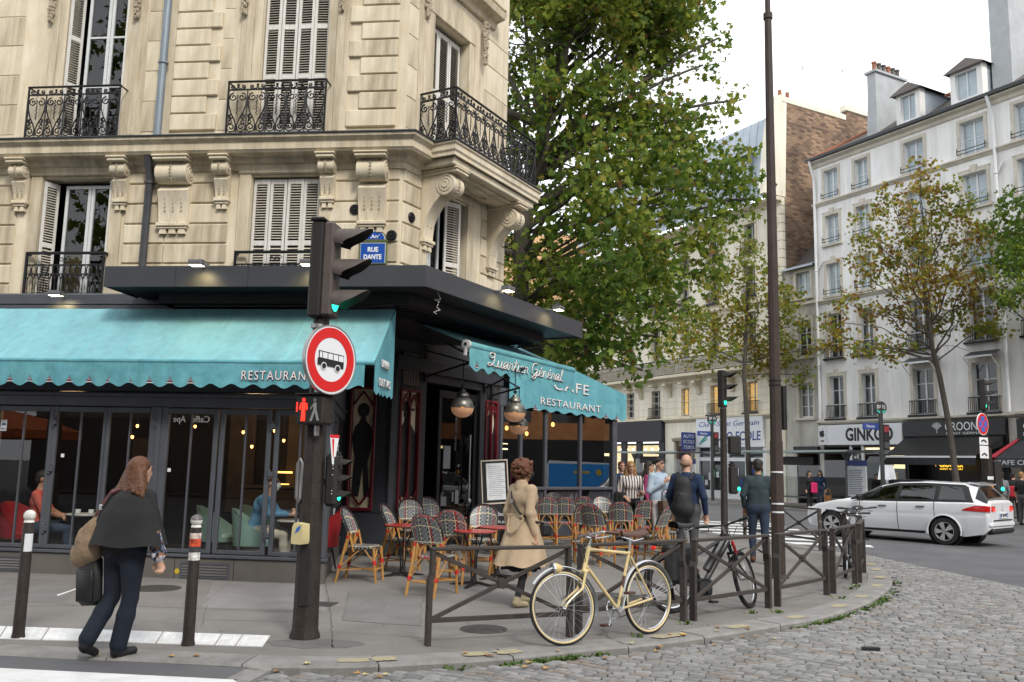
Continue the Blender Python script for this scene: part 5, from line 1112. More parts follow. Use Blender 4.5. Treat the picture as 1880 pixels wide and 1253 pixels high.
b=MB(emi('lampshade_glow',(.9,.9,.95),.55)); lamp_t=thing('window_lamp','large white lampshade lamp in the phone shop window','lamp',FT@TR(3.9,.4,.3)); b.lathe([(.42,1.05),(.3,1.75),(.28,1.75)],18); ob('lamp_shade',b,lamp_t); b=MB(m_swh); b.lathe([(.25,0),(.22,.05),(.06,.1),(.06,1.1)],12); ob('lamp_base',b,lamp_t)
cr=thing('shopfront','black cocktail bar front with silver fan emblem and long black awning','shopfront',FT)
b=MB(m_nav); b.box(5.42,10.28,-.28,-.02,3.35,4.04,.01); b.box(5.42,10.28,.9,1.0,0,3.35); b.box(5.4,5.5,-.1,.9,0,3.35); b.box(10.2,10.28,-.1,.9,0,3.35); ob('fascia',b,cr)
m_silv=pm('silver_letter',(.62,.64,.64),.35,metal=.3,var=0)
text('CROONER',.52,m_silv,cr,Matrix.Translation((8.55,-.29,3.74))@UPR,width=2.0); text('SAINT GERMAIN',.14,m_silv,cr,Matrix.Translation((8.55,-.29,3.45))@UPR,width=1.9)
def fan(b,u,z,s,y):
    for i in range(7):
        a=PI*(.18+.64*i/6); b.prism([(u,z-.1*s),(u+s*.5*cos(a-.07),z+s*.5*sin(a-.07)),(u+s*.55*cos(a),z+s*.55*sin(a)),(u+s*.5*cos(a+.07),z+s*.5*sin(a+.07))],y-.006,y,XZ)
    b.box(u-.02*s,u+.02*s,y-.006,y,z-.4*s,z-.1*s)
b=MB(m_silv); fan(b,7.15,3.68,.52,-.285); ob('emblem',b,cr)
b=MB(m_blk); b.add([(5.5,-.3,3.3),(10.2,-.3,3.3),(10.0,-1.9,2.45),(5.7,-1.9,2.45),(5.5,-.3,2.9),(10.2,-.3,2.9)],[(0,1,2,3),(0,3,4),(1,5,2)]); ob('awning_cloth',b,cr,smooth=0); b=MB(m_swh); b.box(5.7,10.0,-1.93,-1.89,2.36,2.44); ob('awning_bar',b,cr); b=MB(m_blk); b.box(5.7,10.0,-1.91,-1.90,2.05,2.36); ob('awning_valance',b,cr)
m_gold=emi('gold_letter',(1,.55,.04),1.1); text('CROONER',.34,m_gold,cr,Matrix.Translation((7.35,.3,2.1))@UPR,width=1.15,bold=.01); text('SAINT GERMAIN',.1,m_gold,cr,Matrix.Translation((7.35,.3,1.9))@UPR,width=1.1); b=MB(m_gold); fan(b,6.6,2.12,.3,.3); ob('gold_emblem',b,cr)
b=MB(m_swh); b.box(9.3,9.75,-.2,-.1,.6,1.75); ob('white_board',b,cr)
# ---- right hand neighbour
nb=thing('corner_cafe_building','grey building at the right edge above a cafe with dark awning','building',FT)
b=MB(m_nav); b.box(10.8,16,-.3,-.02,3.05,4.0); b.box(10.8,16,1.5,1.6,0,3.05); b.box(10.8,16,-.1,1.5,2.95,3.04); ob('fascia',b,nb); b=MB(m_wht2); b.sweep([(0,4.0),(.12,4.05),(.35,4.2),(.35,4.3),(0,4.35)],[(10.76,0),(16,0)]); ob('cornice',b,nb)
text('S',.8,m_swh,nb,Matrix.Translation((11.25,-.31,3.5))@UPR,bold=.02)
b=MB(m_char); b.add([(10.9,-.2,3.15),(16,-.2,3.15),(16,-2.0,2.35),(10.9,-2.0,2.35)],[(0,1,2,3)]); b.box(10.9,16,-2.02,-2.0,1.98,2.36); ob('awning_cloth',b,nb,smooth=0); b=MB(pm('awning_red',(.35,.03,.05),.7,var=.1)); b.add([(10.75,-.2,3.2),(10.9,-.2,3.2),(10.9,-2.0,2.38),(10.6,-2.0,2.38)],[(0,1,2,3)]); b.add([(10.6,-2.0,2.38),(10.75,-.2,3.2),(10.75,-.2,2.9),(10.6,-2.0,2.1)],[(0,1,2,3)]); ob('awning_end',b,nb,smooth=0)
text('CAFE CLUNY',.26,m_silv,nb,Matrix.Translation((11.9,-2.03,2.17))@UPR,width=1.9)
# ---- narrow low house
sh_=thing('narrow_house','narrow low grey house squeezed between the two taller buildings','building',FT)
b=MB(m_gry); ops=[(-1.12,-.15,z0,z1) for z0,z1 in((10.9,12.3),(7.7,9.65),(4.45,6.3))]; wallgrid(b,-2.05,.25,3.3,12.55,ops,.25); ob('wall',b,sh_,smooth=0)
far_window(sh_,-1.12,-.15,10.9,12.3,m_glp,2); far_window(sh_,-1.12,-.15,7.7,9.65,m_gld,3,key=True); far_window(sh_,-1.12,-.15,4.45,6.3,pm('far_pane_grey',(.13,.13,.12),.1,var=.2),3,key=True)
b=MB(m_wht2); b.sweep([(0,10.4),(.12,10.5),(.12,10.6),(0,10.65)],[(-2.05,0),(.3,0)]); ob('string_course',b,sh_)
b=MB(m_zr); b.add([(-2.05,-.35,12.55),(.3,-.35,12.55),(.3,.9,13.0),(-2.05,.9,13.0)],[(0,1,2,3)]); b.box(-2.05,.3,-.36,-.3,12.48,12.55); ob('eave',b,sh_,smooth=0); b=MB(m_slate); b.add([(-2.05,.9,13.0),(.3,.9,13.0),(.3,3.2,15.2),(-2.05,3.2,15.2)],[(0,1,2,3)]); b.box(-.5,-.1,1.5,1.6,13.6,14.2); ob('roof',b,sh_,smooth=0)
b=MB(m_gry); b.box(-2.05,-1.302,-.02,.2,0,3.3); ob('ground_wall',b,sh_); b=MB(m_gry); b.box(-1.3,.25,.0,.2,2.75,3.3); ob('ground_wall',b,sh_); b=MB(m_nav); b.box(-1.35,.28,-.25,.0,2.72,2.95); b.box(-1.3,.25,1.2,1.3,0,2.75); b.box(-1.3,-1.2,-.05,1.2,0,2.75); b.box(.15,.25,-.05,1.2,0,2.75); ob('shop_front',b,sh_)
b=MB(pm('poster_red',(.18,.02,.02),.5,var=.7,scale=4,col2=(.4,.25,.18))); b.box(-.85,.05,1.1,1.15,.9,2.5); ob('poster',b,sh_); b=MB(emi('small_lamp',(1,.55,.15),4)); b.ball((-.1,.9,2.3),.1,8,6); ob('lamp',b,sh_)
# ---- cream building with brick party wall
ae=thing('cream_building','tall cream stone building with zinc mansard and bare brick side wall','building',FT)
acol=[(-5.0,-4.15),(-8.05,-7.2),(-10.75,-9.95),(-13.75,-12.85),(-16.5,-15.65),(-19.2,-18.35)]
arow=[(14.2,15.9),(11.6,13.4),(8.6,10.7),(4.9,6.65)]
ops=[(a,c,z0,z1) for a,c in acol for z0,z1 in arow]
b=MB(m_crmw); wallgrid(b,-22,-2.1,4.75,17.0,ops,.3); b.box(-22,-2.1,.31,.4,4.75,17.0); ob('wall',b,ae,smooth=0)
for ci,(a,c) in enumerate(acol):
    for ri,(z0,z1) in enumerate(arow): far_window(ae,a,c,z0,z1,m_glo if (ri==3 and ci in(0,1,2)) else m_gld,2,sur=m_crm2,rail=2 if (ri in(0,1) or (ri==3 and ci in(0,1,3))) else 0,sill=ri!=2,dp=.26,arch=.14 if ri!=3 else 0,frame=pm('far_frame_grey',(.33,.33,.32),.5,var=0))
b=MB(m_crm2)
for z,o in((16.7,.5),(11.1,.25),(7.3,.7)): b.sweep([(0,z-.3),(.06,z-.26),(.10,z-.1),(o*.8,z-.02),(o,z+.02),(o,z+.14),(0,z+.2)],[(-22,0),(-2.05,0)])
b.sweep([(0,4.5),(.1,4.55),(.3,4.7),(.3,4.78),(0,4.85)],[(-22,0),(-2.05,0)])
for z in [5.0+.42*i for i in range(5)]:
    b.box(-21.9,-2.1,-.012,.002,z,z+.03)
ob('cornice',b,ae)
b=MB(m_crmw); r=random.Random(9)
for i in range(24): z=4.9+.5*i; w_=.45 if i%2 else .25; b.box(-2.1-w_,-2.06,-.06,.35,z,z+.47,.01)
ob('quoin',b,ae,kind='stuff')
b=MB(m_crm2)
for a,c in acol: b.box((a+c)/2-.2,(a+c)/2+.2,-.5,0,6.85,7.0,.03)
for u in(-21,-18,-14.8,-11.8,-9.0,-6.1,-3.0): b.prism([(0,7.0),(-.6,7.0),(-.6,6.85),(-.25,6.6),(-.1,6.2),(0,6.15)],u-.15,u+.15,YZ)
for u in(-2.5,): 
    for z in(15.8,13.2,10.2): b.prism([(0,z),(-.3,z),(-.28,z-.2),(-.1,z-.6),(0,z-.65)],u-.15,u+.15,YZ)
ob('console',b,ae,kind='stuff')
b=MB(m_iron2); y=-.66; b.box(-22,-3.4,y-.02,y+.02,8.42,8.47); b.box(-22,-3.4,y-.015,y+.015,7.5,7.54); b.box(-22,-3.4,y-.012,y+.012,8.15,8.18)
n=200
for i in range(n): u=-22+18.6*i/n; b.box(u-.011,u+.011,y-.01,y+.01,7.5,8.42)
for i in range(0,n,2): u=-22+18.6*(i+.5)/n; b.tube([(u+.05*cos(a),y,7.75+.07*sin(a)) for a in [2*PI*k/8 for k in range(8)]],.009,4,closed=True); b.tube([(u+.05*cos(a),y,7.98+.07*sin(a)) for a in [2*PI*k/8 for k in range(8)]],.009,4,closed=True)
b.box(-3.42,-3.38,y,0,8.42,8.47); b.box(-3.42,-3.38,y-.02,y+.02,7.45,8.47)
ob('railing',b,ae,kind='stuff')
# zinc mansard with dormer windows, brick side wall
b=MB(m_zr); b.add([(-22,-.75,16.9),(-2.45,-.75,16.9),(-2.45,.1,21.9),(-22,.1,21.9),(-2.45,9,22.4),(-22,9,22.4)],[(0,1,2,3),(3,2,4,5)])
for i in range(33): u=-21.8+.6*i; b.tube([(u,-.75,16.93),(u,.1,21.93)],.025,4)
ob('mansard_roof',b,ae,smooth=0)
for u0,u1 in((-5.1,-4.0),(-8.4,-7.3),(-11.6,-10.5)):
    b=MB(m_zr); b.box(u0-.15,u0,-.75,.6,17.4,19.8); b.box(u1,u1+.15,-.75,.6,17.4,19.8); b.add([(u0-.3,-.9,19.8),(u1+.3,-.9,19.8),(u1+.3,1.0,20.1),(u0-.3,1.0,20.1),(u0-.3,-.9,19.7),(u1+.3,-.9,19.7)],[(0,1,2,3),(0,4,5,1)]); d=ob('dormer',b,ae,smooth=0)
    b=MB(m_frw); um=(u0+u1)/2
    for a,c in((u0,u0+.08),(um-.04,um+.04),(u1-.08,u1)): b.box(a,c,-.66,-.6,17.4,19.7)
    ob('frame',b,d); b=MB(m_glp); b.quad((u0,-.62,17.4),(u1,-.62,17.4),(u1,-.62,19.7),(u0,-.62,19.7)); ob('pane',b,d,smooth=0)
    b=MB(m_iron2); b.box(u0-.1,u1+.1,-1.12,-1.10,17.95,17.98); b.box(u0-.1,u1+.1,-1.12,-1.10,17.6,17.62)
    for i in range(8): u=u0-.1+(u1-u0+.2)*i/7; b.box(u-.01,u+.01,-1.12,-1.10,17.0,17.97)
    ob('guard_rail',b,d)
mbk=bpy.data.materials.new('party_wall_brick'); mbk.use_nodes=True; n_=mbk.node_tree; bs=n_.nodes['Principled BSDF']; bs.inputs['Roughness'].default_value=.9
tc=n_.nodes.new('ShaderNodeTexCoord'); mp=n_.nodes.new('ShaderNodeMapping'); mp.inputs['Rotation'].default_value=(PI/2,0,PI/2); n_.links.new(tc.outputs['Object'],mp.inputs[0])
sx=n_.nodes.new('ShaderNodeSeparateXYZ'); cx_=n_.nodes.new('ShaderNodeCombineXYZ'); n_.links.new(tc.outputs['Object'],sx.inputs[0]); n_.links.new(sx.outputs['Y'],cx_.inputs['X']); n_.links.new(sx.outputs['Z'],cx_.inputs['Y'])
bt=n_.nodes.new('ShaderNodeTexBrick'); bt.inputs['Scale'].default_value=1; bt.inputs['Brick Width'].default_value=.36; bt.inputs['Row Height'].default_value=.14; bt.inputs['Mortar Size'].default_value=.012; bt.inputs['Bias'].default_value=-.15
bt.inputs['Color1'].default_value=(.36,.235,.15,1); bt.inputs['Color2'].default_value=(.085,.052,.040,1); bt.inputs['Mortar'].default_value=(.22,.16,.11,1); n_.links.new(cx_.outputs[0],bt.inputs['Vector'])
ns=n_.nodes.new('ShaderNodeTexNoise'); ns.inputs['Scale'].default_value=.45; ns.inputs['Detail'].default_value=5; n_.links.new(tc.outputs['Object'],ns.inputs['Vector'])
mm=n_.nodes.new('ShaderNodeMix'); mm.data_type='RGBA'; mm.blend_type='MULTIPLY'; mm.inputs[0].default_value=.75
cr_=n_.nodes.new('ShaderNodeMapRange'); cr_.inputs[1].default_value=.32; cr_.inputs[2].default_value=.68; cr_.inputs[3].default_value=.35; cr_.inputs[4].default_value=1.25; n_.links.new(ns.outputs[0],cr_.inputs[0])
n_.links.new(bt.outputs[0],mm.inputs[6]); n_.links.new(cr_.outputs[0],mm.inputs[7]); n_.links.new(mm.outputs[2],bs.inputs['Base Color'])
bp=n_.nodes.new('ShaderNodeBump'); bp.inputs['Strength'].default_value=.6; bp.inputs['Distance'].default_value=.03; n_.links.new(bt.outputs['Fac'],bp.inputs['Height']); bp.invert=True; n_.links.new(bp.outputs[0],bs.inputs['Normal'])
b=MB(mbk); b.prism([(.25,0),(11,0),(11,22.6),(7.9,22.9),(5.6,23.2),(5.5,22.5),(.6,22.6),(.25,21.5)],-2.42,-2.06,YZ); ob('brick_wall',b,ae,smooth=0)
b=MB(m_crmw); b.prism([(-1.3,16.9),(.3,16.9),(.55,22.6),(.3,23.0),(-.35,22.7),(-.8,20.5)],-2.55,-2.03,YZ); b.box(-2.5,-2.0,.2,5.45,22.5,22.85,.03); b.box(-2.5,-2.0,5.4,7.95,23.15,23.5,.03); b.box(-2.5,-2.0,7.95,11,22.7,23.0,.03); ob('coping',b,ae)
b=MB(m_tile)
for y,z in((.3,22.9),(.9,22.9)): b.lathe([(.13,0),(.10,.4),(.001,.4)],8,Matrix.Translation((-2.3,y,z)))
ob('chimney_pot',b,ae)
for y,z in((2.2,22.85),(5.6,23.5)):
    b=MB(m_alu); b.tube([(-2.3,y,z),(-2.3,y,z+2.4)],.02,5)
    for i in range(4): b.tube([(-2.3,y-.3+.1*i,z+2.4),(-2.3,y-.3+.1*i,z+2.4+.01)],.02,4); b.tube([(-2.6,y+.1*i,z+2.35),(-2.0,y+.1*i,z+2.35)],.012,4)
    ob('antenna',b,ae)
# cream building, ground floor: driving school, porch, dark shop
for a,c,z in((-3.5,-2.1,0),(-12.25,-11.15,0),(-9.55,-9.1,0),(-11.15,-9.55,3.55)): b=MB(m_crmw); b.box(a,c,-.08,.3,z,4.5); ob('ground_wall',b,ae); b=MB(pm('porch_stone',(.55,.49,.40),.9,var=.15)); b.sweep([(0,3.3),(.2,3.35),(.25,3.5),(0,3.6)],[(-11.3,-.1),(-9.4,-.1)]); b.box(-11.25,-11.0,-.2,.0,0,3.3,.03); b.box(-9.7,-9.45,-.2,0,0,3.3,.03); b.box(-10.9,-9.8,-.12,.1,3.05,3.3,.03); ob('porch',b,ae)
b=MB(pm('oxblood_door',(.10,.014,.012),.5,var=.2)); b.box(-11.0,-9.7,.0,.06,0,3.05); d=ob('door',b,ae); b=MB(pm('oxblood_door',(.1,.014,.012)))
for u in(-10.85,-10.2):
    for z in(.3,1.3,2.3): b.box(u,u+.4,-.02,.0,z,z+.75,.01)
ob('door_panel',b,d)
ds=thing('shopfront','white driving school front with blue hand drawn lettering','shopfront',FT)
b=MB(m_swh); b.box(-9.1,-3.55,-.25,.0,2.95,4.72,.01); ob('fascia',b,ds); m_bl=pm('letter_blue',(.03,.06,.25),.5,var=0)
text('Cluny-Saint Germain',.42,m_bl,ds,Matrix.Translation((-6.35,-.255,4.3))@UPR,width=5.0,shear=.25); text('AUTO ECOLE',.72,m_bl,ds,Matrix.Translation((-5.75,-.255,3.55))@UPR,width=4.1,shear=.1,bold=.01)
b=MB(pm('logo_green',(.05,.3,.25),.5,var=0))
for i in range(3): b.prism([(-8.8+.1*i,3.1+.1*i),(-8.1+.1*i,3.4+.2*i),(-8.1+.1*i,3.48+.2*i),(-8.8+.1*i,3.18+.1*i)],-.26,-.254,XZ)
ob('logo',b,ds); b=MB(m_bl); b.prism([(-6.5,3.05),(-4.5,3.18),(-6.5,3.1)],-.26,-.254,XZ); ob('underline',b,ds)
b=MB(m_swh)
for u in(-9.05,-7.9,-6.5,-5.0,-3.6): b.box(u-.09,u+.09,-.12,.02,.0,2.95)
b.box(-9.1,-3.55,-.1,.02,2.15,2.35); b.box(-9.1,-3.55,-.1,.02,0,.45); ob('frame',b,ds)
b=MB(m_gld); b.quad((-9,0,.4),(-3.6,0,.4),(-3.6,0,2.95),(-9,0,2.95)); ob('pane',b,ds,smooth=0); text('01 43 54 42 42',.24,m_swh,ds,Matrix.Translation((-5.7,-.02,2.62))@UPR,width=1.5)
r=random.Random(12)
for i in range(16):
    b=MB(r.choice((m_pap,m_bl,m_pap,pm('poster_green',(.1,.3,.12),.6,var=0)))); u=-8.9+.33*i; z=r.uniform(.6,1.5); b.box(u,u+.24,-.03,-.015,z,z+r.uniform(.3,.5)); ob('poster',b,ds)
hs=thing('hanging_sign','small blue projecting sign reading Auto Ecole beside the red door','sign',FT); b=MB(m_bl); b.box(-9.35,-9.25,-1.2,-.15,2.75,3.85,.01); ob('panel',b,hs)
for k,s in enumerate(('AUTO','ECOLE','75005')): text(s,.3,m_swh,hs,Matrix.Translation((-9.24,-.68,3.6-.33*k))@Matrix.Rotation(PI/2,4,'Z')@UPR,width=.85)
nv=thing('shopfront','dark navy shop front with warm lit windows left of the porch','shopfront',FT)
b=MB(pm('navy_wood',(.018,.022,.032),.5,var=.2)); b.box(-22,-12.3,-.35,.0,3.35,4.72,.02)
for u in(-21.8,-19.2,-16.6,-14.9,-12.5): b.box(u-.25,u+.25,-.2,.0,0,3.35)
b.box(-22,-12.3,-.15,0,0,.5); b.box(-22,-12.3,2.2,2.3,0,3.35); ob('front',b,nv)
b=MB(emi('warm_display',(1,.82,.5),.42)); b.box(-21.7,-12.6,1.9,2.0,.6,3.2); ob('lit_wall',b,nv); b=MB(emi('spot_glow',(1,.85,.55),8))
for i in range(12): b.ball((-21+.7*i,.8,2.9),.06,6,4)
ob('spotlight',b,nv,kind='stuff'); b=MB(pm('mannequin',(.4,.36,.3),.6,var=0))
for u in(-20.5,-18,-15.8,-14,-13.3): b.lathe([(.15,.5),(.22,1.0),(.14,1.3),(.2,1.65),(.05,1.8),(.09,2.0),(.001,2.1)],8,Matrix.Translation((u,.6,0)))
ob('mannequin',b,nv,kind='stuff')
# ---- warm building seen through the big tree, the terrace street opposite and what the glass reflects
ot=thing('orange_building','warm ochre building glimpsed through the big plane tree','building',TR(-6,74,0,rad(-8)))
m_och=pm('ochre_render',(.62,.38,.20),.9,var=.15,scale=.5); b=MB(m_och); ops=[(-9+3*i,-7.6+3*i,3+3.4*j,5.2+3.4*j) for i in range(7) for j in range(5)]; wallgrid(b,-12,12,0,21,ops,.3); b.box(-12,12,.5,.6,0,21); ob('wall',b,ot,smooth=0)
b=MB(m_gld)
for a,c,z0,z1 in ops: b.quad((a,.28,z0),(c,.28,z0),(c,.28,z1),(a,.28,z1))
ob('window',b,ot,smooth=0,kind='stuff')
rb_=thing('brick_building','orange brick building beyond the right edge mirrored in the terrace glass','building',TR(33,27,0,rad(-88)))
b=MB(pm('orange_brick',(.62,.27,.11),.85,var=.2,scale=2)); ops=[(-13+3.2*i,-11+3.2*i,4.2+3.2*j,6.4+3.2*j) for i in range(9) for j in range(4)]; wallgrid(b,-16,16,0,18,ops,.3); b.box(-16,16,.5,.6,0,18); ob('wall',b,rb_,smooth=0)
b=MB(m_gld)
for a,c,z0,z1 in ops: b.quad((a,.28,z0),(c,.28,z0),(c,.28,z1),(a,.28,z1))
ob('window',b,rb_,smooth=0,kind='stuff'); b=MB(m_nav); b.box(-16,16,-.15,0,.3,3.2); ob('shop_band',b,rb_); b=MB(emi('shop_strip',(1,.8,.4),4)); b.box(-9,-4,-.2,-.16,2.6,2.75); b.box(-2,5,-.2,-.16,2.3,2.45); ob('light_strip',b,rb_)
op=thing('street_building','plain stone building across the side street behind the viewer','building',TR(-2,-13,0,rad(176)))
b=MB(pm('dark_render',(.15,.14,.13),.9,var=.2,scale=.8)); ops=[(-24+3*i,-22.6+3*i,4+3.4*j,6.3+3.4*j) for i in range(16) for j in range(4)]; wallgrid(b,-26,26,0,18.5,ops,.3); b.box(-26,26,.5,9,0,18.5); ob('wall',b,op,smooth=0)  # wall colour darkened so the cafe glass mirrors less brightness
b=MB(m_gld)
for a,c,z0,z1 in ops: b.quad((a,.28,z0),(c,.28,z0),(c,.28,z1),(a,.28,z1))
ob('window',b,op,smooth=0,kind='stuff'); b=MB(m_nav); b.box(-26,26,-.15,0,.2,3.4); ob('shop_band',b,op)
def mirror(p,f,off=.045): q=f.o+f.n*off; d=(p-q).dot(f.n); return p-f.n*2*d
pp=mirror(D(-10,805,29),VF); par=thing('parasol','large orange parasol across the side street mirrored in the cafe glass','parasol',Matrix.Translation((pp.x,pp.y,0)))
b=MB(pm('orange_cloth',(.80,.17,.04),.7,var=.15)); b.lathe([(2.6,2.15),(2.6,2.42),(1.4,2.85),(.001,3.15)],8); ob('canopy',b,par,smooth=20); b=MB(m_alu); b.tube([(0,0,0),(0,0,3.1)],.035,8); ob('pole',b,par)
vp=Vector((19.5,22.0,ROAD)); van=thing('delivery_van','white and blue delivery van beyond the right edge mirrored in the glass','van',Matrix.Translation(vp)@Matrix.Rotation(rad(100),4,'Z'))
b=MB(pm('van_white',(.85,.87,.88),.3,var=0,coat=.5)); b.prism([(-2.4,.35),(2.4,.35),(2.45,.9),(1.7,1.15),(1.05,1.9),(-2.3,1.98),(-2.45,1.6)],-.95,.95,T=XZ); ob('body',b,van)
for s in(-1,1):
    b=MB(pm('van_blue',(.03,.32,.85),.35,var=0)); b.box(-2.3,.35,s*.955,s*.96,.45,1.85); o=ob('blue_panel',b,van)
    b=MB(m_blk); b.prism([(.5,1.15),(1.55,1.15),(1.0,1.75),(.5,1.78)],s*.955-.003,s*.955+.003,XZ); ob('side_window',b,van); b=MB(pm('van_yellow',(.8,.5,.05),.4,var=0)); b.prism(poly_circle(-.1,1.5,.13,10),s*.964-.002,s*.964+.002,XZ); b.box(-1.2,-.5,s*.962,s*.966,1.45,1.55); ob('print',b,o)
    for x in(-1.5,1.55): b=MB(m_blk); b.lathe([(.2,-.1),(.33,-.1),(.33,.1),(.2,.1)],18,Matrix.Translation((x,s*.85,.33))@Matrix.Rotation(PI/2,4,'X')); ob('wheel',b,van)
# ================================================================== trees
m_bark=pm('plane_bark',(.055,.046,.036),.9,var=.35,scale=3,bump=.5,bscale=14,col2=(.10,.088,.066),stretch=(1,1,.5)); m_bark2=pm('young_bark',(.075,.065,.055),.9,var=.25,scale=5,bump=.4,bscale=20)
def leafmat(name,c,t):
    m=pm(name,c,.6,var=.3,scale=1.2,spec=.12); n=m.node_tree; b=n.nodes['Principled BSDF']; o=n.nodes['Material Output']
    tr=n.nodes.new('ShaderNodeBsdfTranslucent'); tr.inputs[0].default_value=(*t,1); x=n.nodes.new('ShaderNodeMixShader'); x.inputs[0].default_value=.33; n.links.new(b.outputs[0],x.inputs[1]); n.links.new(tr.outputs[0],x.inputs[2]); n.links.new(x.outputs[0],o.inputs[0]); return m
LG=[leafmat('leaf_green_dark',(.048,.088,.019),(.17,.28,.03)),leafmat('leaf_green',(.095,.145,.027),(.31,.40,.05)),leafmat('leaf_green_light',(.175,.215,.042),(.48,.52,.07)),leafmat('leaf_yellow',(.22,.20,.045),(.48,.40,.07)),leafmat('leaf_rust',(.22,.12,.045),(.34,.17,.05))]
LEAF=[(0,-.42),(.16,-.26),(.46,-.22),(.30,.02),(.44,.24),(.18,.18),(0,.56),(-.18,.18),(-.44,.24),(-.30,.02),(-.46,-.22),(-.16,-.26)]
LEAF=[Vector((x,y,-abs(x)*.25)) for x,y in LEAF]
def foliage(b,blobs,n,size,rng,weights,mats,sp=.16,tone=.75):
    tot=sum(q[1]**2 for q in blobs)
    for c,r,sq in blobs:
        k=int(n*r*r/tot); ncl=max(3,k//14); tn=rng.uniform(-1,1)*tone; wl=[max(.01,q*(1+tn*(-1.0 if i==0 else (.2 if i==1 else 1.3)))) for i,q in enumerate(weights)] if len(weights)>3 else weights; sw=sum(wl); wl=[q/sw for q in wl]
        for _ in range(ncl):
            while 1:
                p=Vector((rng.uniform(-1,1),rng.uniform(-1,1),rng.uniform(-1,1)))
                if p.length<1 and p.length>.25: break
            q=c+Vector((p.x*r,p.y*r,p.z*r*sq))
            for _ in range(14):
                l=q+Vector((rng.gauss(0,sp),rng.gauss(0,sp),rng.gauss(0,sp*.8))); s=size*rng.uniform(.6,1.25)
                u=rng.random(); a=0; i=0
                for i,wt in enumerate(wl):
                    a+=wt
                    if u<a: break
                b.use(mats[i])
                nz=Vector((rng.gauss(0,.55),rng.gauss(0,.55),rng.uniform(-.15,1))).normalized(); ax=nz.orthogonal().normalized(); ax=Matrix.Rotation(rng.uniform(0,6.28),3,nz)@ax; ay=nz.cross(ax)
                b.add([l+ax*(v.x*s)+ay*(v.y*s)+nz*(v.z*s) for v in LEAF],[(0,1,2,3,4,5,6,7,8,9,10,11)])
def limb(b,p,q,r0,r1,rng,n=7,wob=.06,sag=0,k=8):
    L=(q-p).length; pts=[]
    for i in range(n+1):
        t=i/n; o=Vector((noise.noise(p*3+Vector((t*3,0,0))),noise.noise(p*3+Vector((0,t*3,5))),0))*L*wob*sin(PI*t)*2; pts.append(p.lerp(q,t)+o+Vector((0,0,sag*sin(PI*t)*L)))
    b.tube(pts,[r0+(r1-r0)*i/n for i in range(n+1)],k,cap=False); return pts
def tree(name,label,base,trunk_top,r0,blobs,nleaf,size,weights,seed,mat,mats=LG,group=None,sp=.16,nbr=None,trunk_pts=None,twigs=2):
    rng=random.Random(seed); t=thing(name,label,'tree',Matrix.Translation(base),group); L=lambda v:Vector(v)-Vector(base)
    b=MB(mat); pts=trunk_pts and [L(p) for p in trunk_pts] or [Vector((0,0,-.1)),L(trunk_top)*.5+Vector((.05,0,0)),L(trunk_top)]
    fine=[]
    for i in range(len(pts)-1):
        for k in range(4): fine.append(pts[i].lerp(pts[i+1],k/4))
    fine.append(pts[-1]); N=len(fine); b.tube(fine,[r0*(1.25 if i==0 else 1)*(1-.55*i/N) for i in range(N)],10,cap=False); ob('trunk',b,t)
    bl=[(L(c),r,sq) for c,r,sq in blobs]; order=list(range(len(bl))); rng.shuffle(order); done=0
    for i in order[:nbr or len(bl)]:
        c,r,sq=bl[i]; st=fine[min(N-1,int(N*max(.32,min(.97,.25+.75*(c.z-1.5)/max(1,fine[-1].z)*rng.uniform(.6,.85)))))]; b=MB(mat); d=c-st
        lp_=limb(b,st,c,r0*.30*rng.uniform(.6,1.15),r0*.11,rng,8,.07,.03,6)
        for _ in range(twigs):
            a=lp_[rng.randrange(3,8)]; e=a+Vector((rng.uniform(-1,1),rng.uniform(-1,1),rng.uniform(-.4,.9))).normalized()*r*1.1; p2=limb(b,a,e,r0*.10,r0*.03,rng,5,.08,0,5)
            for _ in range(2): a2=p2[rng.randrange(2,5)]; limb(b,a2,a2+Vector((rng.uniform(-1,1),rng.uniform(-1,1),rng.uniform(-.5,.7))).normalized()*r*.6,r0*.045,r0*.015,rng,4,.06,0,4)
        ob('branch',b,t)
    b=MB(); foliage(b,bl,nleaf,size,rng,weights,mats,sp); o=ob('crown',b,t,smooth=0,kind='stuff'); return t
# big plane beside the corner: clumps measured in the photo at their own depths
big=[]
rb2=random.Random(21)
for x,y,d,rp in [(950,20,24,60),(1010,60,22,85),(1100,40,23,90),(1190,20,24,80),(1255,30,25,50),(1150,90,22,75),(1235,110,24,42),(960,130,25,65),(1040,170,21,85),(1130,190,22,80),(1210,190,22,60),(1290,120,24,26),(1320,70,24,16),(1225,60,23,62),(1180,120,24,60),(1270,85,25,34),(1150,230,23,60),(1250,200,24,44),(1235,310,22,60),(1340,300,24,40),(1300,380,23,44),(955,230,26,60),(1010,280,22,80),(1100,290,20,85),(1190,280,21,75),(1270,250,23,52),(1350,185,24,24),(1320,215,24,26),(960,350,25,55),(1040,390,20,80),(1130,390,19,85),(1220,370,21,75),(1300,330,23,58),(1355,335,24,40),(1385,365,24,20),(1325,400,24,42),(950,450,25,50),(1010,500,21,75),(1100,490,18.5,85),(1190,470,20,80),(1270,440,22,60),(1290,500,22,40),(960,560,24,40),(1040,590,20,70),(1120,580,19,75),(1200,550,21,58),(1250,560,22,34),(1100,640,19.5,55),(1150,640,20,48),(1180,680,21,26),(1060,650,21,45),(990,640,23,40),(1210,620,21,30)]:
    d=d+5; c=D(x,y,d); big.append((c,rp/FPX*d*.92,rb2.uniform(.75,1.0)))
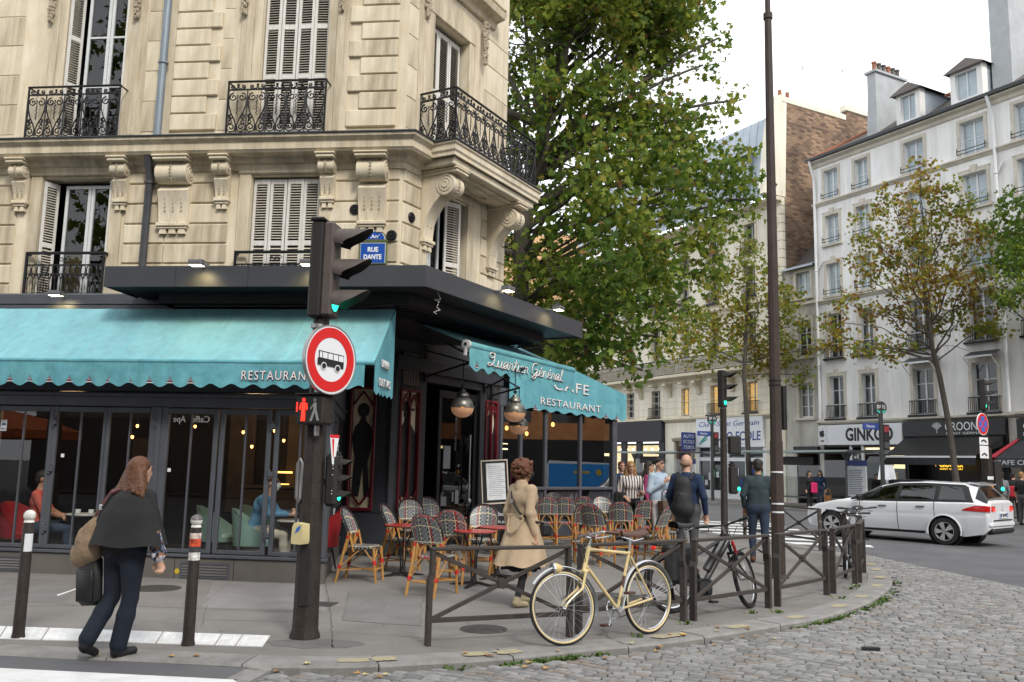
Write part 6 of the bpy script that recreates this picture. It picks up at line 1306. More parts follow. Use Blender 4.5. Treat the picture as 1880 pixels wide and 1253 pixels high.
for q in ((-4,29,7,2.2),(-6,30,10,2.6),(-3,31,11,2.6),(-5,28,14,2.6),(-2,32,15,2.6),(-6,31,17,2.4),(-1.5,33,8,2.4),(1.5,33,6,2.2),(4,33,9,2.4),(5,32,13,2.4),(-3,30,19,2.4)): big.append((Vector(q[:3]),q[3],.9))
for _ in range(22): big.append((D(rb2.uniform(940,1250),rb2.uniform(-240,10),rb2.uniform(25,31)),1.5,.9))
tp=Vector((.25,27.5,0))
tree('plane_tree','huge green plane tree rising behind the corner building',tp,None,.34,big,50000,.24,[.34,.36,.225,.06,.015],31,m_bark,sp=.30,trunk_pts=[(.25,27.5,0),(.2,27.4,3),(.3,27.3,6),(.2,27.5,9),(.9,27.3,12.5),(1.6,27,16)],twigs=3)
# thin young planes on the far pavement
def px_blobs(L,dep,dz=1.6,seed=1): 
    r=random.Random(seed); return [(D(x,y,dep+r.uniform(-dz,dz)),rp/FPX*dep,.85) for x,y,rp in L]
g1='young plane trees along the far pavement'
AU=[leafmat('leaf_autumn_green',(.13,.165,.028),(.26,.32,.04)),leafmat('leaf_olive',(.21,.19,.032),(.38,.34,.04)),leafmat('leaf_brown',(.20,.115,.032),(.32,.18,.04)),leafmat('leaf_gold',(.32,.26,.045),(.5,.42,.06))]
bl=px_blobs([(1380,480,45),(1320,520,40),(1400,540,55),(1340,580,60),(1270,600,50),(1240,640,40),(1300,640,55),(1390,620,60),(1440,560,40),(1450,600,40),(1460,650,42),(1510,640,30),(1400,660,50),(1230,600,30),(1480,690,30),(1360,440,20)],46,1.8,3)
tree('young_tree','thin young tree with olive leaves in front of the driving school',Vector((D(1375,905,46).x,46,0)),None,.15,bl,5200,.22,[.55,.3,.06,.09],5,m_bark2,AU,g1,sp=.24,trunk_pts=[D(1376,912,46),D(1371,760,46),D(1366,690,46),D(1370,600,46),D(1372,520,46)],twigs=2)
bl=px_blobs([(1690,340,40),(1640,380,45),(1710,390,50),(1760,370,40),(1590,430,40),(1650,450,55),(1720,460,60),(1780,440,45),(1820,420,30),(1580,490,30),(1630,510,45),(1700,530,55),(1770,520,50),(1810,540,45),(1560,560,30),(1620,570,40),(1690,590,45),(1760,590,45),(1540,620,32),(1590,640,34),(1530,590,22),(1650,640,36),(1820,600,35),(1510,640,20),(1690,310,25)],36,1.2,4)
tree('young_tree','young tree with thin brown autumn leaves in front of the white building',Vector((D(1758,900,36).x,36,0)),None,.13,bl,6600,.18,[.3,.26,.32,.12],7,m_bark2,AU,g1,sp=.17,trunk_pts=[D(1758,905,36),D(1744,790,36),D(1725,690,36),D(1712,640,36),D(1700,560,36),D(1690,450,36)],twigs=3)
bl=px_blobs([(1870,370,34),(1850,420,45),(1880,470,60),(1840,480,35),(1870,530,45),(1920,420,80),(1960,500,80),(1850,560,25)],33,1.2,6)
tree('street_tree','dark green leafy tree cut by the right edge of the view',Vector((21.2,33,0)),None,.16,bl,4200,.19,[.72,.24,.04,0],9,m_bark2,LG,None,sp=.18,trunk_pts=[(21.2,33,0),(21.1,33,3),(20.9,33,6),(20.7,33,9)])

tree('street_tree','leafy tree across the side street behind the viewer',Vector((-14,4,0)),None,.2,[(Vector((-14+x,4+y*.7,z)),r,.9) for x,y,z,r in((0,0,7.5,2.4),(3,0,7.5,2.2),(-3,0,8,2.3),(0,0,9.5,2.6),(-3,1,10,2.4),(3,0,10,2.4),(0,1,13,2.6),(-5,0,13,2.4),(5,1,13,2.2),(0,0,17,2.6),(-4,0,17,2.2),(4,0,17,2.2))],5200,.36,[.4,.4,.15,.05],19,m_bark,LG,None,sp=.3,trunk_pts=[(-14,4,0),(-14,4,5),(-14,4,10),(-14,4,14)],twigs=1)
# ================================================================== street furniture
m_brn=pm('street_brown_paint',(.026,.021,.0185),.55,spec=.2,var=.2,scale=9,bump=.25,bscale=45,col2=(.042,.034,.030),fine=.25); m_brn2=pm('signal_brown',(.085,.068,.060),.55,var=.15,scale=8); m_sigd=pm('signal_dark',(.018,.016,.015),.6,var=.2)
m_lens=pm('dark_lens',(.03,.03,.03),.25,var=0); m_green=emi('signal_green',(.02,.9,.5),1.6); m_redl=emi('pedestrian_red',(1,.03,.015),1.1)
m_swt=pm('sign_face_white',(.75,.76,.78),.4,var=0); m_sred=pm('sign_face_red',(.62,.012,.012),.4,var=0); m_sblk=pm('sign_black',(.012,.012,.012),.5,var=0); m_sblu=pm('sign_face_blue',(.03,.14,.5),.4,var=0)
def bollard(x,y,label,painted):
    p=G(x,y); t=thing('bollard',label,'bollard',TR(p.x,p.y)); b=MB(m_brn); b.lathe([(.060,0),(.058,.02),(.052,.05),(.047,1.02),(.043,1.03),(.043,1.035)],18); ob('post',b,t)
    mw=pm('ball_paint',(.66,.65,.6),.6,var=.25,scale=14,bump=.1,bscale=40); b=MB(mw if painted else mw); b.lathe([(.046,1.03),(.04,1.05)]+[(.053*cos(a),1.09+.053*sin(a)) for a in [-PI/2*.65+PI/2*1.65*i/8 for i in range(9)]],18); ob('ball_head',b,t)
    if not painted:
        b=MB(pm('ball_dark',(.12,.11,.11),.5,var=.5,scale=9)); b.lathe([(.0545,1.095)]+[(.0545*cos(a),1.09+.0545*sin(a)) for a in [.1+(PI/2-.1)*i/6 for i in range(1,7)]],18); ob('dark_cap',b,t)
    return t
b1=bollard(33,1172,'brown bollard with white ball head at the left edge',True); b2=bollard(345,1185,'brown bollard wrapped with torn stickers right of the caped woman',False)
b=MB(m_pap); b.lathe([(.0502,.77),(.0492,.93)],10,None,-1.6,.0); ob('sticker_scrap',b,b1,smooth=60)
for z0,z1,c in((.86,.93,(.5,.07,.03)),(.81,.86,(.05,.05,.055)),(.74,.81,(.6,.58,.55)),(.93,.98,(.55,.45,.4))): b=MB(pm('sticker_%d'%int(z0*100),c,.7,var=.7,scale=30)); b.lathe([(.0505,z0),(.0498,z1)],14,None,-2.6,.3); ob('sticker_scrap',b,b2,smooth=60)
# ---- main traffic light mast
mp_=G(562,1172); MX,MY=-1.885,8.6
mast=thing('traffic_light','brown traffic light mast with green lamp lit beside the cafe corner','traffic light',TR(MX,MY))
b=MB(m_brn); b.lathe([(.145,0),(.14,.03),(.122,.08),(.118,.3),(.102,1.95),(.097,2.0),(.082,2.06),(.078,3.06)],8,Matrix.Rotation(rad(10),4,'Z')); ob('mast',b,mast,smooth=25)
b=MB(m_sigd); b.box(-.045,.045,-.122,-.10,.3,.85,.01); o=ob('access_door',b,mast)
hd=Matrix.Translation((.0,0,3.04))@Matrix.Rotation(rad(-8),4,'Z')     # lamps look along +x
b=MB(m_sigd); b.box(-.11,.02,-.13,.13,0,.96,.02); b.box(-.12,.03,-.14,.14,.965,1.0,.012); ob('signal_case',b,mast,hd)
b=MB(m_brn2); b.box(.021,.13,-.125,.125,.01,.955,.02); ob('signal_front',b,mast,hd)
for i,m in enumerate((m_green,m_lens,m_lens)):
    z=.17+.31*i; b=MB(m); b.lathe([(.001,.035),(.05,.03),(.1,.0)],20,Matrix.Translation((.13,0,z))@Matrix.Rotation(PI/2,4,'Y')); ob('lens',b,mast,hd)
    b=MB(m_brn2); n=16
    def vis(u,v,z=z): 
        a=PI*(-.12)+PI*1.24*u; L=.36*(.36+.64*sin(max(.0,min(PI,a)))**.7) if 0<a<PI else .10
        return (.125+L*v,-.118*cos(a)*(1+.1*v),z+.118*sin(a)*(1+.12*v)-.02*v)
    b.grid(vis,20,4); o=ob('visor',b,mast,hd,smooth=60); b=MB(m_sigd); b.grid(lambda u,v:(lambda p:(p[0]-.002,p[1]*.97,z+(p[2]-z)*.97))(vis(1-u,v)),20,4); ob('visor_lining',b,o,smooth=60)
b=MB(m_alu); b.tube([(-.02,-.08,2.93),(-.02,-.08,2.97)],.06,10); ob('clamp',b,mast)
# round no-bus sign
sg=thing('road_sign','round red ringed no buses sign on the traffic light mast','road sign',Matrix.Translation(D(607,661,8.38))@Matrix.Rotation(rad(56),4,'Z'))
DX=lambda x=0,z=0,y=0:Matrix.Translation((x,y,z))@Matrix.Rotation(PI/2,4,'X')
b=MB(m_alu); b.lathe([(.335,-.03),(.335,.012),(.326,.012),(.326,-.03)],40,DX()); b.lathe([(.001,-.004),(.33,-.004)],40,DX()); ob('rim',b,sg)
b=MB(m_swt); b.lathe([(.001,.006),(.326,.006)],40,DX()); ob('face',b,sg); b=MB(m_sred); b.lathe([(.21,.008),(.212,.0095),(.306,.0095),(.308,.008)],48,DX()); ob('red_ring',b,sg)
b=MB(m_sblk); k=1.0
b.prism([(-.165,.075),(.165,.055),(.165,-.075),(-.175,-.062),(-.175,-.0),(-.162,.012)],-.0125,-.009,XZ)
o=ob('bus_symbol',b,sg); b=MB(m_swt)
for a,c in((-.155,-.125),(-.115,-.055),(-.045,.015),(.025,.085),(.095,.158)): b.prism([(a,.055-a*.06),(c,.055-c*.06),(c,.0-c*.06),(a,.0-a*.06)],-.0145,-.0126,XZ)
for x in(-.095,.085): b.lathe([(.001,.0146),(.036,.0144),(.036,.0126)],20,DX(x,-.068-.01*(x>0)))
ob('bus_window',b,o); b=MB(m_sblk)
for x in(-.095,.085): b.lathe([(.001,.0165),(.027,.0163),(.027,.0145)],20,DX(x,-.068-.01*(x>0)))
ob('bus_wheel',b,o); b=MB(m_alu); b.box(-.04,.04,.0,.14,.2,.23); b.box(-.04,.04,.0,.14,-.24,-.21); ob('clamp',b,sg)
# pedestrian signal
ps=thing('pedestrian_signal','pedestrian signal with glowing red man on the traffic light mast','pedestrian signal',Matrix.Translation(D(574,753,8.45))@Matrix.Rotation(rad(-22),4,'Z'))
b=MB(m_brn); b.box(-.15,.15,-.06,.14,-.14,.14,.02); b.box(-.155,.155,-.09,.15,.142,.155,.005); ob('case',b,ps); b=MB(m_sblk); b.box(-.138,.138,-.068,-.0605,-.125,.125); ob('face',b,ps)
def manfig(b,cx,s,walk,y0,y1,dots=False):
    if walk: P=[[(-.012,.06),(.016,.06),(.02,.0),(-.01,.0)],[(-.01,.0),(.012,.0),(-.022,-.1),(-.045,-.1)],[(.0,.0),(.02,.0),(.05,-.095),(.028,-.095)],[(-.012,.055),(-.0,.055),(-.035,-.0),(-.045,.005)]]
    else: P=[[(-.022,.06),(.022,.06),(.016,-.01),(-.016,-.01)],[(-.018,-.005),(-.001,-.005),(-.004,-.1),(-.02,-.1)],[(.001,-.005),(.018,-.005),(.02,-.1),(.004,-.1)],[(-.034,.055),(-.022,.058),(-.03,-.005),(-.042,.0)],[(.022,.058),(.034,.055),(.042,.0),(.03,-.005)]]
    for p in P: b.prism([(cx+x*s,z*s) for x,z in p],y0,y1,XZ)
    b.prism([(cx+x*s,z*s) for x,z in poly_circle(0,.083,.017,10)],y0,y1,XZ)
b=MB(m_redl); manfig(b,-.055,1.1,False,-.075,-.069); b.box(-.136,-.122,-.074,-.069,-.02,.07); ob('red_man',b,ps); b=MB(pm('unlit_man',(.25,.26,.25),.5,var=0)); manfig(b,.07,1.1,True,-.075,-.069); ob('walking_man',b,ps)
b=MB(m_alu); b.box(.02,.06,.0,.05,-.25,-.14,.01); b.box(-.0,.06,.0,.05,.16,.25,.01); ob('bracket',b,ps)
# low repeater signal and other bits on the mast
rp=thing('signal_repeater','small repeater signal low on the traffic light mast with green lamp','traffic light',Matrix.Translation((MX+.22,MY,1.22))@Matrix.Rotation(rad(-14),4,'Z'))
b=MB(m_sigd); b.box(-.09,.04,-.08,.08,0,.50,.03); b.tube([(-.0,0,.49),(.0,0,.52)],.04,10); b.box(-.2,-.09,-.03,.03,.2,.26); ob('case',b,rp)
for i,m in enumerate((m_green,m_lens,m_lens)):
    z=.10+.15*i; b=MB(m); b.lathe([(.001,.012),(.045,.0)],14,Matrix.Translation((.041,0,z))@Matrix.Rotation(PI/2,4,'Y')); ob('lens',b,rp)
    b=MB(m_brn); b.grid(lambda u,v:(.04+.13*v*sin(PI*u)**.5,-.055*cos(PI*u),z+.055*sin(PI*u)-.015*v),12,3); ob('visor',b,rp,smooth=60)
b=MB(m_pap); 
for z in(.12,.15,.3,.36,.39): b.ball((-.0,-.081,z),.006,6,4)
ob('screw',b,rp,kind='stuff')
b=MB(m_alu); r_=.022
b.tube([(-.14,-.03,1.30),(-.14,-.03,1.62),(-.12,-.03,1.66),(-.10,-.03,1.62),(-.10,-.03,1.30),(-.12,-.03,1.26)],r_,8,closed=True); ob('metal_guard',b,mast)
b=MB(m_swt); b.prism([(-.045,.12),(.05,.12),(.012,-.16),(-.008,-.16)],-.004,.004,Matrix.Translation((.20,-.08,1.78))@Matrix.Rotation(rad(30),4,'Z')@XZ); o=ob('give_way_plate',b,mast,smooth=0); b=MB(m_sred)
for P in([(-.045,.12),(.05,.12),(.043,.09),(-.038,.09)],): b.prism(P,-.006,-.0045,Matrix.Translation((.20,-.08,1.78))@Matrix.Rotation(rad(30),4,'Z')@XZ)
b.prism([(-.022,.08),(.0,.08),(.002,-.1),(-.003,-.1)],-.006,-.0045,Matrix.Translation((.20,-.08,1.78))@Matrix.Rotation(rad(30),4,'Z')@XZ); ob('red_edge',b,o,smooth=0)
pb=thing('push_button','pale yellow crossing push button box on the traffic light mast','push button',Matrix.Translation(D(551,979,8.42))@Matrix.Rotation(rad(-25),4,'Z'))
b=MB(pm('cream_plastic',(.60,.52,.27),.5,var=.1)); b.prism([(-.065,-.075),(-.055,-.10),(.055,-.10),(.065,-.075),(.06,.085),(-.035,.095),(-.055,.06)],-.05,.06,XZ); ob('case',b,pb); b=MB(m_sblu); b.prism([(-.02,.0),(.03,.03),(.045,.075),(.0,.05)],-.054,-.0505,XZ); ob('label',b,pb)
b=MB(pm('oil_stain',(.13,.125,.12),.75,var=.2)); pst=G(560,1182); b.prism([(pst.x+.45*cos(a)*(1+.2*noise.noise((cos(a)*2,sin(a)*2,1)))+.1,pst.y+.2*sin(a)*(1+.3*noise.noise((cos(a)*3,sin(a)*3,4)))) for a in [2*PI*i/30 for i in range(30)]],.0005,.003); o=ob('dark_stain',b,tact,smooth=0)
# ---- tall lamp post
lp=G(1430,1062); lamp=thing('lamp_post','tall tapered brown lamp post behind the middle fence','lamp post',TR(lp.x,lp.y))
m_lpp=pm('lamp_post_brown',(.055,.041,.036),.55,spec=.2,var=.18,scale=6); b=MB(m_lpp); b.lathe([(.15,0),(.15,.02),(.105,.06),(.10,2.1),(.10,2.12)],8,Matrix.Rotation(rad(22),4,'Z')); ob('base_shaft',b,lamp,smooth=25); b=MB(m_lpp); b.lathe([(.094,2.12),(.088,4.2),(.062,9.2),(.062,9.25)],10); b.lathe([(.078,9.25),(.078,9.35),(.05,9.36)],14); b.lathe([(.047,9.36),(.04,14)],10); ob('upper_shaft',b,lamp)
for z in(3.07,3.0,1.62,1.13,1.0): b=MB(m_pap if z<2 else m_brn); b.lathe([(.101,z),(.102,z+.02)],12) if z>2 else b.lathe([(.103,z),(.103,z+.025)],12,None,-2.9,-.6); ob('tape_band',b,lamp)
b=MB(m_blk); b.box(.10,.15,-.06,.06,2.3,3.0,.01); b.box(.151,.165,-.05,.05,2.3,3.0); ob('side_case',b,lamp)
# ---- crossed fence panels along the kerb
m_fen=pm('fence_brown',(.042,.034,.030),.45,spec=.3,var=.15,scale=9,col2=(.06,.051,.046),fine=.12)
GRP='crossed iron fence panels along the corner kerb'
def fence(p,q,label,zt=.88):
    d=q-p; W=d.length; a=math.atan2(d.y,d.x); t=thing('fence_panel',label,'fence',TR(p.x,p.y,0,a),GRP)
    for x,s in((0,1),(W,-1)):
        b=MB(m_fen); b.box(x-.022,x+.022,-.04,.04,0,.58,.004); b.prism([(x-s*.022,.58),(x+s*.022,.58),(x+s*.044,.64),(x+s*.0,.64)],-.039,.039,XZ); b.box(x-.0 if s>0 else x-.044,x+.044 if s>0 else x,-.037,.037,.64,zt-.035,.004); ob('post',b,t)
    b=MB(m_fen); b.box(-.0,W,-.038,.038,zt-.033,zt,.006); ob('top_rail',b,t); b=MB(m_fen); b.box(.023,W-.023,-.014,.014,.20,.245,.004); ob('bottom_rail',b,t)
    for z0,z1 in((.235,zt-.05),(zt-.05,.235)): b=MB(m_fen); L=math.hypot(W-.06,z1-z0); b.T=Matrix.Translation((W/2,.0 if z0<z1 else .012,(z0+z1)/2))@Matrix.Rotation(-math.atan2(z1-z0,W-.06),4,'Y'); b.box(-L/2,L/2,-.013,.013,-.019,.019,.003); ob('cross_bar',b,t)
    b=MB(m_fen); b.lathe([(.001,-.022),(.05,-.022),(.05,.032),(.001,.034)],16,Matrix.Translation((W/2,.006,(zt+.185)/2))@Matrix.Rotation(PI/2,4,'X')); ob('centre_boss',b,t)
FP=[((785,1186),(1045,1170),'first fence panel at the left end of the row in front of the coffee tables'),((1062,1165),(1255,1141),'second fence panel directly behind the tan bicycle'),((1273,1140),(1411,1117),'third fence panel with the black electric bicycle leaning behind it'),((1428,1114),(1518,1093),'fourth fence panel just right of the lamp post foot'),((1530,1090),(1570,1072),'fifth fence panel with a black bicycle behind it'),((1578,1070),(1586,1052),'short steeply seen fence panel at the right tip of the corner')]
for p,q,l in FP: fence(G(*p),G(*q),l)
fr_=[Vector((6.35,17.2,0)),Vector((6.25,18.8,0)),Vector((6.15,18.9,0)),Vector((6.0,20.4,0)),Vector((5.95,20.5,0)),Vector((5.35,22.0,0))]
fence(Vector((6.6,19.0,0)),Vector((6.22,20.6,0)),'back fence panel at the boulevard kerb in front of the white car'); fence(Vector((6.16,20.75,0)),Vector((5.85,22.2,0)),'back fence panel partly hidden by the lamp post'); fence(Vector((6.35,16.2,0)),Vector((6.58,17.6,0)),'back fence panel behind the black bicycle handlebars')
# ---- second mast in the middle distance
def sig_head(T,root,s=1,a=0):
    T=T@Matrix.Rotation(a,4,'Z')
    b=MB(m_sigd); b.box(-.12,.04,-.13,.13,0,.95,.02); ob('signal_case',b,root,T)
    for i,m in enumerate((m_green,m_lens,m_lens)):
        z=.16+.31*i; b=MB(m); b.lathe([(.001,.02),(.095,.0)],16,Matrix.Translation((.041,0,z))@Matrix.Rotation(PI/2,4,'Y')); ob('lens',b,root,T)
        b=MB(m_sigd); b.grid(lambda u,v:(.04+.34*v*(.3+.7*sin(PI*u)),-.115*cos(PI*u),z+.115*sin(PI*u)),12,3); ob('visor',b,root,T,smooth=60)
m2=thing('traffic_light','slim traffic light mast with green lamp behind the man with backpack','traffic light',TR(5.42,22.5)); b=MB(m_brn); b.lathe([(.14,0),(.09,.1),(.085,3.2)],10); ob('mast',b,m2); sig_head(Matrix.Translation((.02,0,3.22)),m2,a=rad(-35))
b=MB(m_sigd); b.box(.12,.42,-.12,.12,2.05,2.5,.03); ob('control_box',b,m2); b=MB(m_sigd); b.box(.12,.34,-.1,.1,1.05,1.75,.04); b.tube([(.2,0,1.75),(.2,0,1.8)],.09,10); ob('repeater_case',b,m2); b=MB(m_green); b.ball((.36,-.05,1.18),.05,8,6); ob('repeater_lens',b,m2)
m3=thing('traffic_light','traffic light mast with no stopping sign behind the white car','traffic light',TR(14.5,27,ROAD)); b=MB(m_brn); b.lathe([(.16,0),(.15,1.0),(.15,2.55),(.07,2.6),(.07,3.75)],10); ob('mast',b,m3); sig_head(Matrix.Translation((.02,0,3.72)),m3,a=rad(-30))
b=MB(m_sigd); b.box(.14,.42,-.1,.1,1.2,2.2,.04); ob('repeater_case',b,m3); b=MB(m_green); b.ball((.38,-.09,1.35),.06,8,6); ob('repeater_lens',b,m3); b=MB(pm('orange_sticker',(.7,.25,.02),.5,var=0)); b.box(-.08,.08,-.156,-.152,1.35,1.5); ob('sticker',b,m3); b=MB(m_pap); b.box(-.09,.09,-.156,-.152,1.62,1.72); ob('sticker',b,m3)
ns_=thing('road_sign','round blue and red no stopping sign above two small plates','road sign',Matrix.Translation(D(1804,779,26.5))@Matrix.Rotation(rad(35),4,'Z'))
b=MB(m_swt); b.lathe([(.33,-.02),(.33,.006),(.001,.006)],32,DX()); ob('rim',b,ns_); b=MB(m_sred); b.lathe([(.31,.006),(.31,.01),(.001,.01)],32,DX()); ob('red_face',b,ns_); b=MB(m_sblu)
for k in range(4): a0=PI/4+k*PI/2+.16; b.prism([(.03*cos(a0+.62),.03*sin(a0+.62))]+[(.235*cos(a0+(PI/2-.32)*i/8),.235*sin(a0+(PI/2-.32)*i/8)) for i in range(9)],-.014,-.0105,XZ)
ob('blue_quarter',b,ns_)
for z0,z1 in((-.62,-.40),(-1.02,-.65)): b=MB(m_swt); b.box(-.25,.25,-.012,0,z0,z1,.01); o=ob('plate',b,ns_); b=MB(m_sblk); b.prism([(-.15,z0+.06),(-.02,z0+.12),(.14,z0+.05),(.16,z0+.11),(.0,z0+.17),(-.16,z0+.12)],-.015,-.0125,XZ); ob('tow_symbol',b,o)
# ---- bus stops and shelters
def busstop(x,y,d,label,zb=0):
    p=D(x,y,d); t=thing('bus_stop_pole',label,'bus stop',TR(p.x,p.y,0,rad(12))); b=MB(pm('bus_pole_grey',(.045,.05,.05),.5,var=.1)); b.tube([(0,0,0),(0,0,p.z)],.09,10); ob('pole',b,t)
    b=MB(pm('bus_pole_grey',(.045,.05,.05))); b.lathe([(.001,-.06),(.27,-.06),(.27,.06),(.001,.06)],28,DX(0,p.z)); o=ob('disc',b,t); text('BUS',.22,m_swt,o,Matrix.Translation((0,-.064,p.z+.03))@UPR,width=.38); b=MB(pm('stop_teal',(.05,.55,.45),.4,var=0)); b.prism([(.25*cos(a),p.z+.25*sin(a)) for a in [PI*(1.12+.76*i/8) for i in range(9)]]+[(.1,p.z-.13),(-.1,p.z-.13)],-.066,-.061,XZ); ob('teal_smile',b,o)
    b=MB(m_bl); b.box(-.85,-.1,-.03,.03,p.z-.92,p.z-.66,.01); o=ob('name_plate',b,t); text('Dante',.16,m_swt,o,Matrix.Translation((-.5,-.034,p.z-.79))@UPR)
    b=MB(m_blk); b.box(.1,.38,-.03,.03,p.z-1.75,p.z-.7,.01); o=ob('line_panel',b,t)
    for i,c in enumerate(((.3,.05,.06),(.03,.03,.035),(.08,.09,.09))): b=MB(pm('line_%d'%i,c,.5,var=0)); b.box(.12,.36,-.036,-.031,p.z-1.02-.33*i,p.z-.76-.33*i); ob('line_number',b,o)
busstop(1616,749,37,'bus stop pole with round Bus disc in front of the phone shop'); busstop(1307,770,48,'farther bus stop pole in front of the driving school')
m_shel=pm('shelter_grey',(.09,.10,.10),.4,metal=.2,var=.1); g_sh=glass('shelter_glass',(.78,.85,.83),.07)
def shelter(u0,u1,off,label):
    t=thing('bus_shelter',label,'bus shelter',FF.m(u0,off)); W=u1-u0; b=MB(pm('shelter_roof',(.30,.36,.35),.35,var=.1)); b.prism([(-.9,2.62),(W+.9,2.62),(W+.7,2.55),(W*.5,2.5),(-.7,2.55)],-1.5,.5,XZ); ob('roof',b,t)
    for u in(.5,W-.5): b=MB(m_shel); b.box(u-.06,u+.06,-.05,.05,0,2.52,.01); b.prism([(u-.3,2.52),(u+.3,2.52),(u+.06,2.2),(u-.06,2.2)],-.05,.05,XZ); ob('post',b,t)
    for i in range(3): b=MB(g_sh); a=.5+(W-1.0)*i/3; b.quad((a+.05,.02,.35),(a+(W-1)/3-.05,.02,.35),(a+(W-1)/3-.05,.02,2.2),(a+.05,.02,2.2)); ob('glass_panel',b,t,smooth=0)
    b=MB(m_blk); b.box(W*.25,W*.60,-.3,-.2,1.95,2.35,.02); ob('header_sign',b,t)
    b=MB(m_bl); b.box(W-.45,W+.55,-.03,.05,1.95,2.2); b.use(m_pap); b.box(W-.45,W+.55,-.031,.05,.6,1.94); o=ob('map_panel',b,t); b=MB(m_ink)
    for i in range(14): b.box(W-.4,W+.3+.02*(i%5),-.035,-.032,.7+.08*i,.73+.08*i)
    ob('print',b,o); b=MB(m_shel); b.box(.8,W-.8,-.35,.0,.42,.48,.01); ob('bench',b,t); return t
shelter(-.2,5.2,-3.3,'grey bus shelter with thin flat roof in front of the phone shop'); shelter(-12.6,-7.0,-2.6,'farther grey bus shelter in front of the porch and driving school')
# ================================================================== rattan chairs and red tables
m_rat=pm('rattan_cane',(.50,.27,.08),.42,var=.28,scale=14,col2=(.36,.17,.05)); m_rat2=pm('rattan_dark',(.33,.15,.05),.45,var=.3,scale=14); m_rbind=pm('red_binding',(.50,.022,.018),.5,var=.15)
mw=bpy.data.materials.new('woven_check'); mw.use_nodes=True; n_=mw.node_tree; bs=n_.nodes['Principled BSDF']; bs.inputs['Roughness'].default_value=.4
uvn=n_.nodes.new('ShaderNodeUVMap'); sp_=n_.nodes.new('ShaderNodeSeparateXYZ'); n_.links.new(uvn.outputs[0],sp_.inputs[0])
def mth(op,a,b=None,c=None):
    q=n_.nodes.new('ShaderNodeMath'); q.operation=op
    for i,v in enumerate((a,b,c)):
        if v is None: continue
        if isinstance(v,(int,float)): q.inputs[i].default_value=v
        else: n_.links.new(v,q.inputs[i])
    return q.outputs[0]
ck=n_.nodes.new('ShaderNodeTexChecker'); ck.inputs['Scale'].default_value=1; ck.inputs[1].default_value=(.014,.015,.017,1); ck.inputs[2].default_value=(.21,.23,.24,1)
mpn=n_.nodes.new('ShaderNodeMapping'); mpn.inputs['Scale'].default_value=(34,29,1); n_.links.new(uvn.outputs[0],mpn.inputs[0]); n_.links.new(mpn.outputs[0],ck.inputs[0])
def stripe(o,per,ph,wd): return mth('LESS_THAN',mth('ABSOLUTE',mth('SUBTRACT',mth('FRACT',mth('ADD',mth('DIVIDE',o,per),ph)),.5)),wd)
cur=ck.outputs[0]
def over(fac,col):
    global cur
    x=n_.nodes.new('ShaderNodeMix'); x.data_type='RGBA'; n_.links.new(fac,x.inputs[0]); n_.links.new(cur,x.inputs[6]); x.inputs[7].default_value=(*col,1); cur=x.outputs[2]
ckf=ck.outputs['Fac']; inv=mth('SUBTRACT',1,ckf)
over(mth('MULTIPLY',stripe(sp_.outputs['X'],.14,.02,.26),ckf),(.10,.11,.12))
over(mth('MULTIPLY',stripe(sp_.outputs['Y'],.50,.62,.06),ckf),(.55,.03,.025)); over(mth('MULTIPLY',stripe(sp_.outputs['X'],.24,.0,.045),inv),(.50,.03,.03))
over(stripe(sp_.outputs['Y'],.245,.36,.028),(.68,.60,.36)); over(mth('MULTIPLY',stripe(sp_.outputs['X'],.13,.4,.05),ckf),(.70,.63,.42))
n_.links.new(cur,bs.inputs['Base Color']); bp=n_.nodes.new('ShaderNodeBump'); bp.inputs['Strength'].default_value=.5; bp.inputs['Distance'].default_value=.004; n_.links.new(ckf,bp.inputs['Height']); n_.links.new(bp.outputs[0],bs.inputs['Normal'])
def uvgrid(name,fn,nu,nv,su,sv,mat,mask=None,parent=None,thick=.012):
    b=MB(mat); e=1e-3
    P=[[Vector(fn(i/nu,j/nv)) for i in range(nu+1)] for j in range(nv+1)]
    Nn=[[((P[j][min(i+1,nu)]-P[j][max(i-1,0)]).cross(P[min(j+1,nv)][i]-P[max(j-1,0)][i])).normalized() for i in range(nu+1)] for j in range(nv+1)]
    fs=[(j*(nu+1)+i,j*(nu+1)+i+1,(j+1)*(nu+1)+i+1,(j+1)*(nu+1)+i) for j in range(nv) for i in range(nu)]
    v1=[P[j][i] for j in range(nv+1) for i in range(nu+1)]; v2=[P[j][i]-Nn[j][i]*thick for j in range(nv+1) for i in range(nu+1)]
    b.add(v1,fs); b.add(v2,[f[::-1] for f in fs]); K=(nu+1)*(nv+1)
    rim=[j*(nu+1) for j in range(nv+1)]+[nv*(nu+1)+i for i in range(1,nu+1)]+[j*(nu+1)+nu for j in range(nv-1,-1,-1)]+[i for i in range(nu-1,0,-1)]
    b.add([],[]); base=len(b.f)
    for a,c in zip(rim,rim[1:]+rim[:1]): b.f.append((a,c,K+c,K+a)); b.mi.append(0)
    me=b.mesh(name,60); uv=me.uv_layers.new(name='UVMap')
    for l in me.loops: k=l.vertex_index%K; uv.data[l.index].uv=((k%(nu+1))/nu*su,(k//(nu+1))/nv*sv)
    return link(name,me,parent)
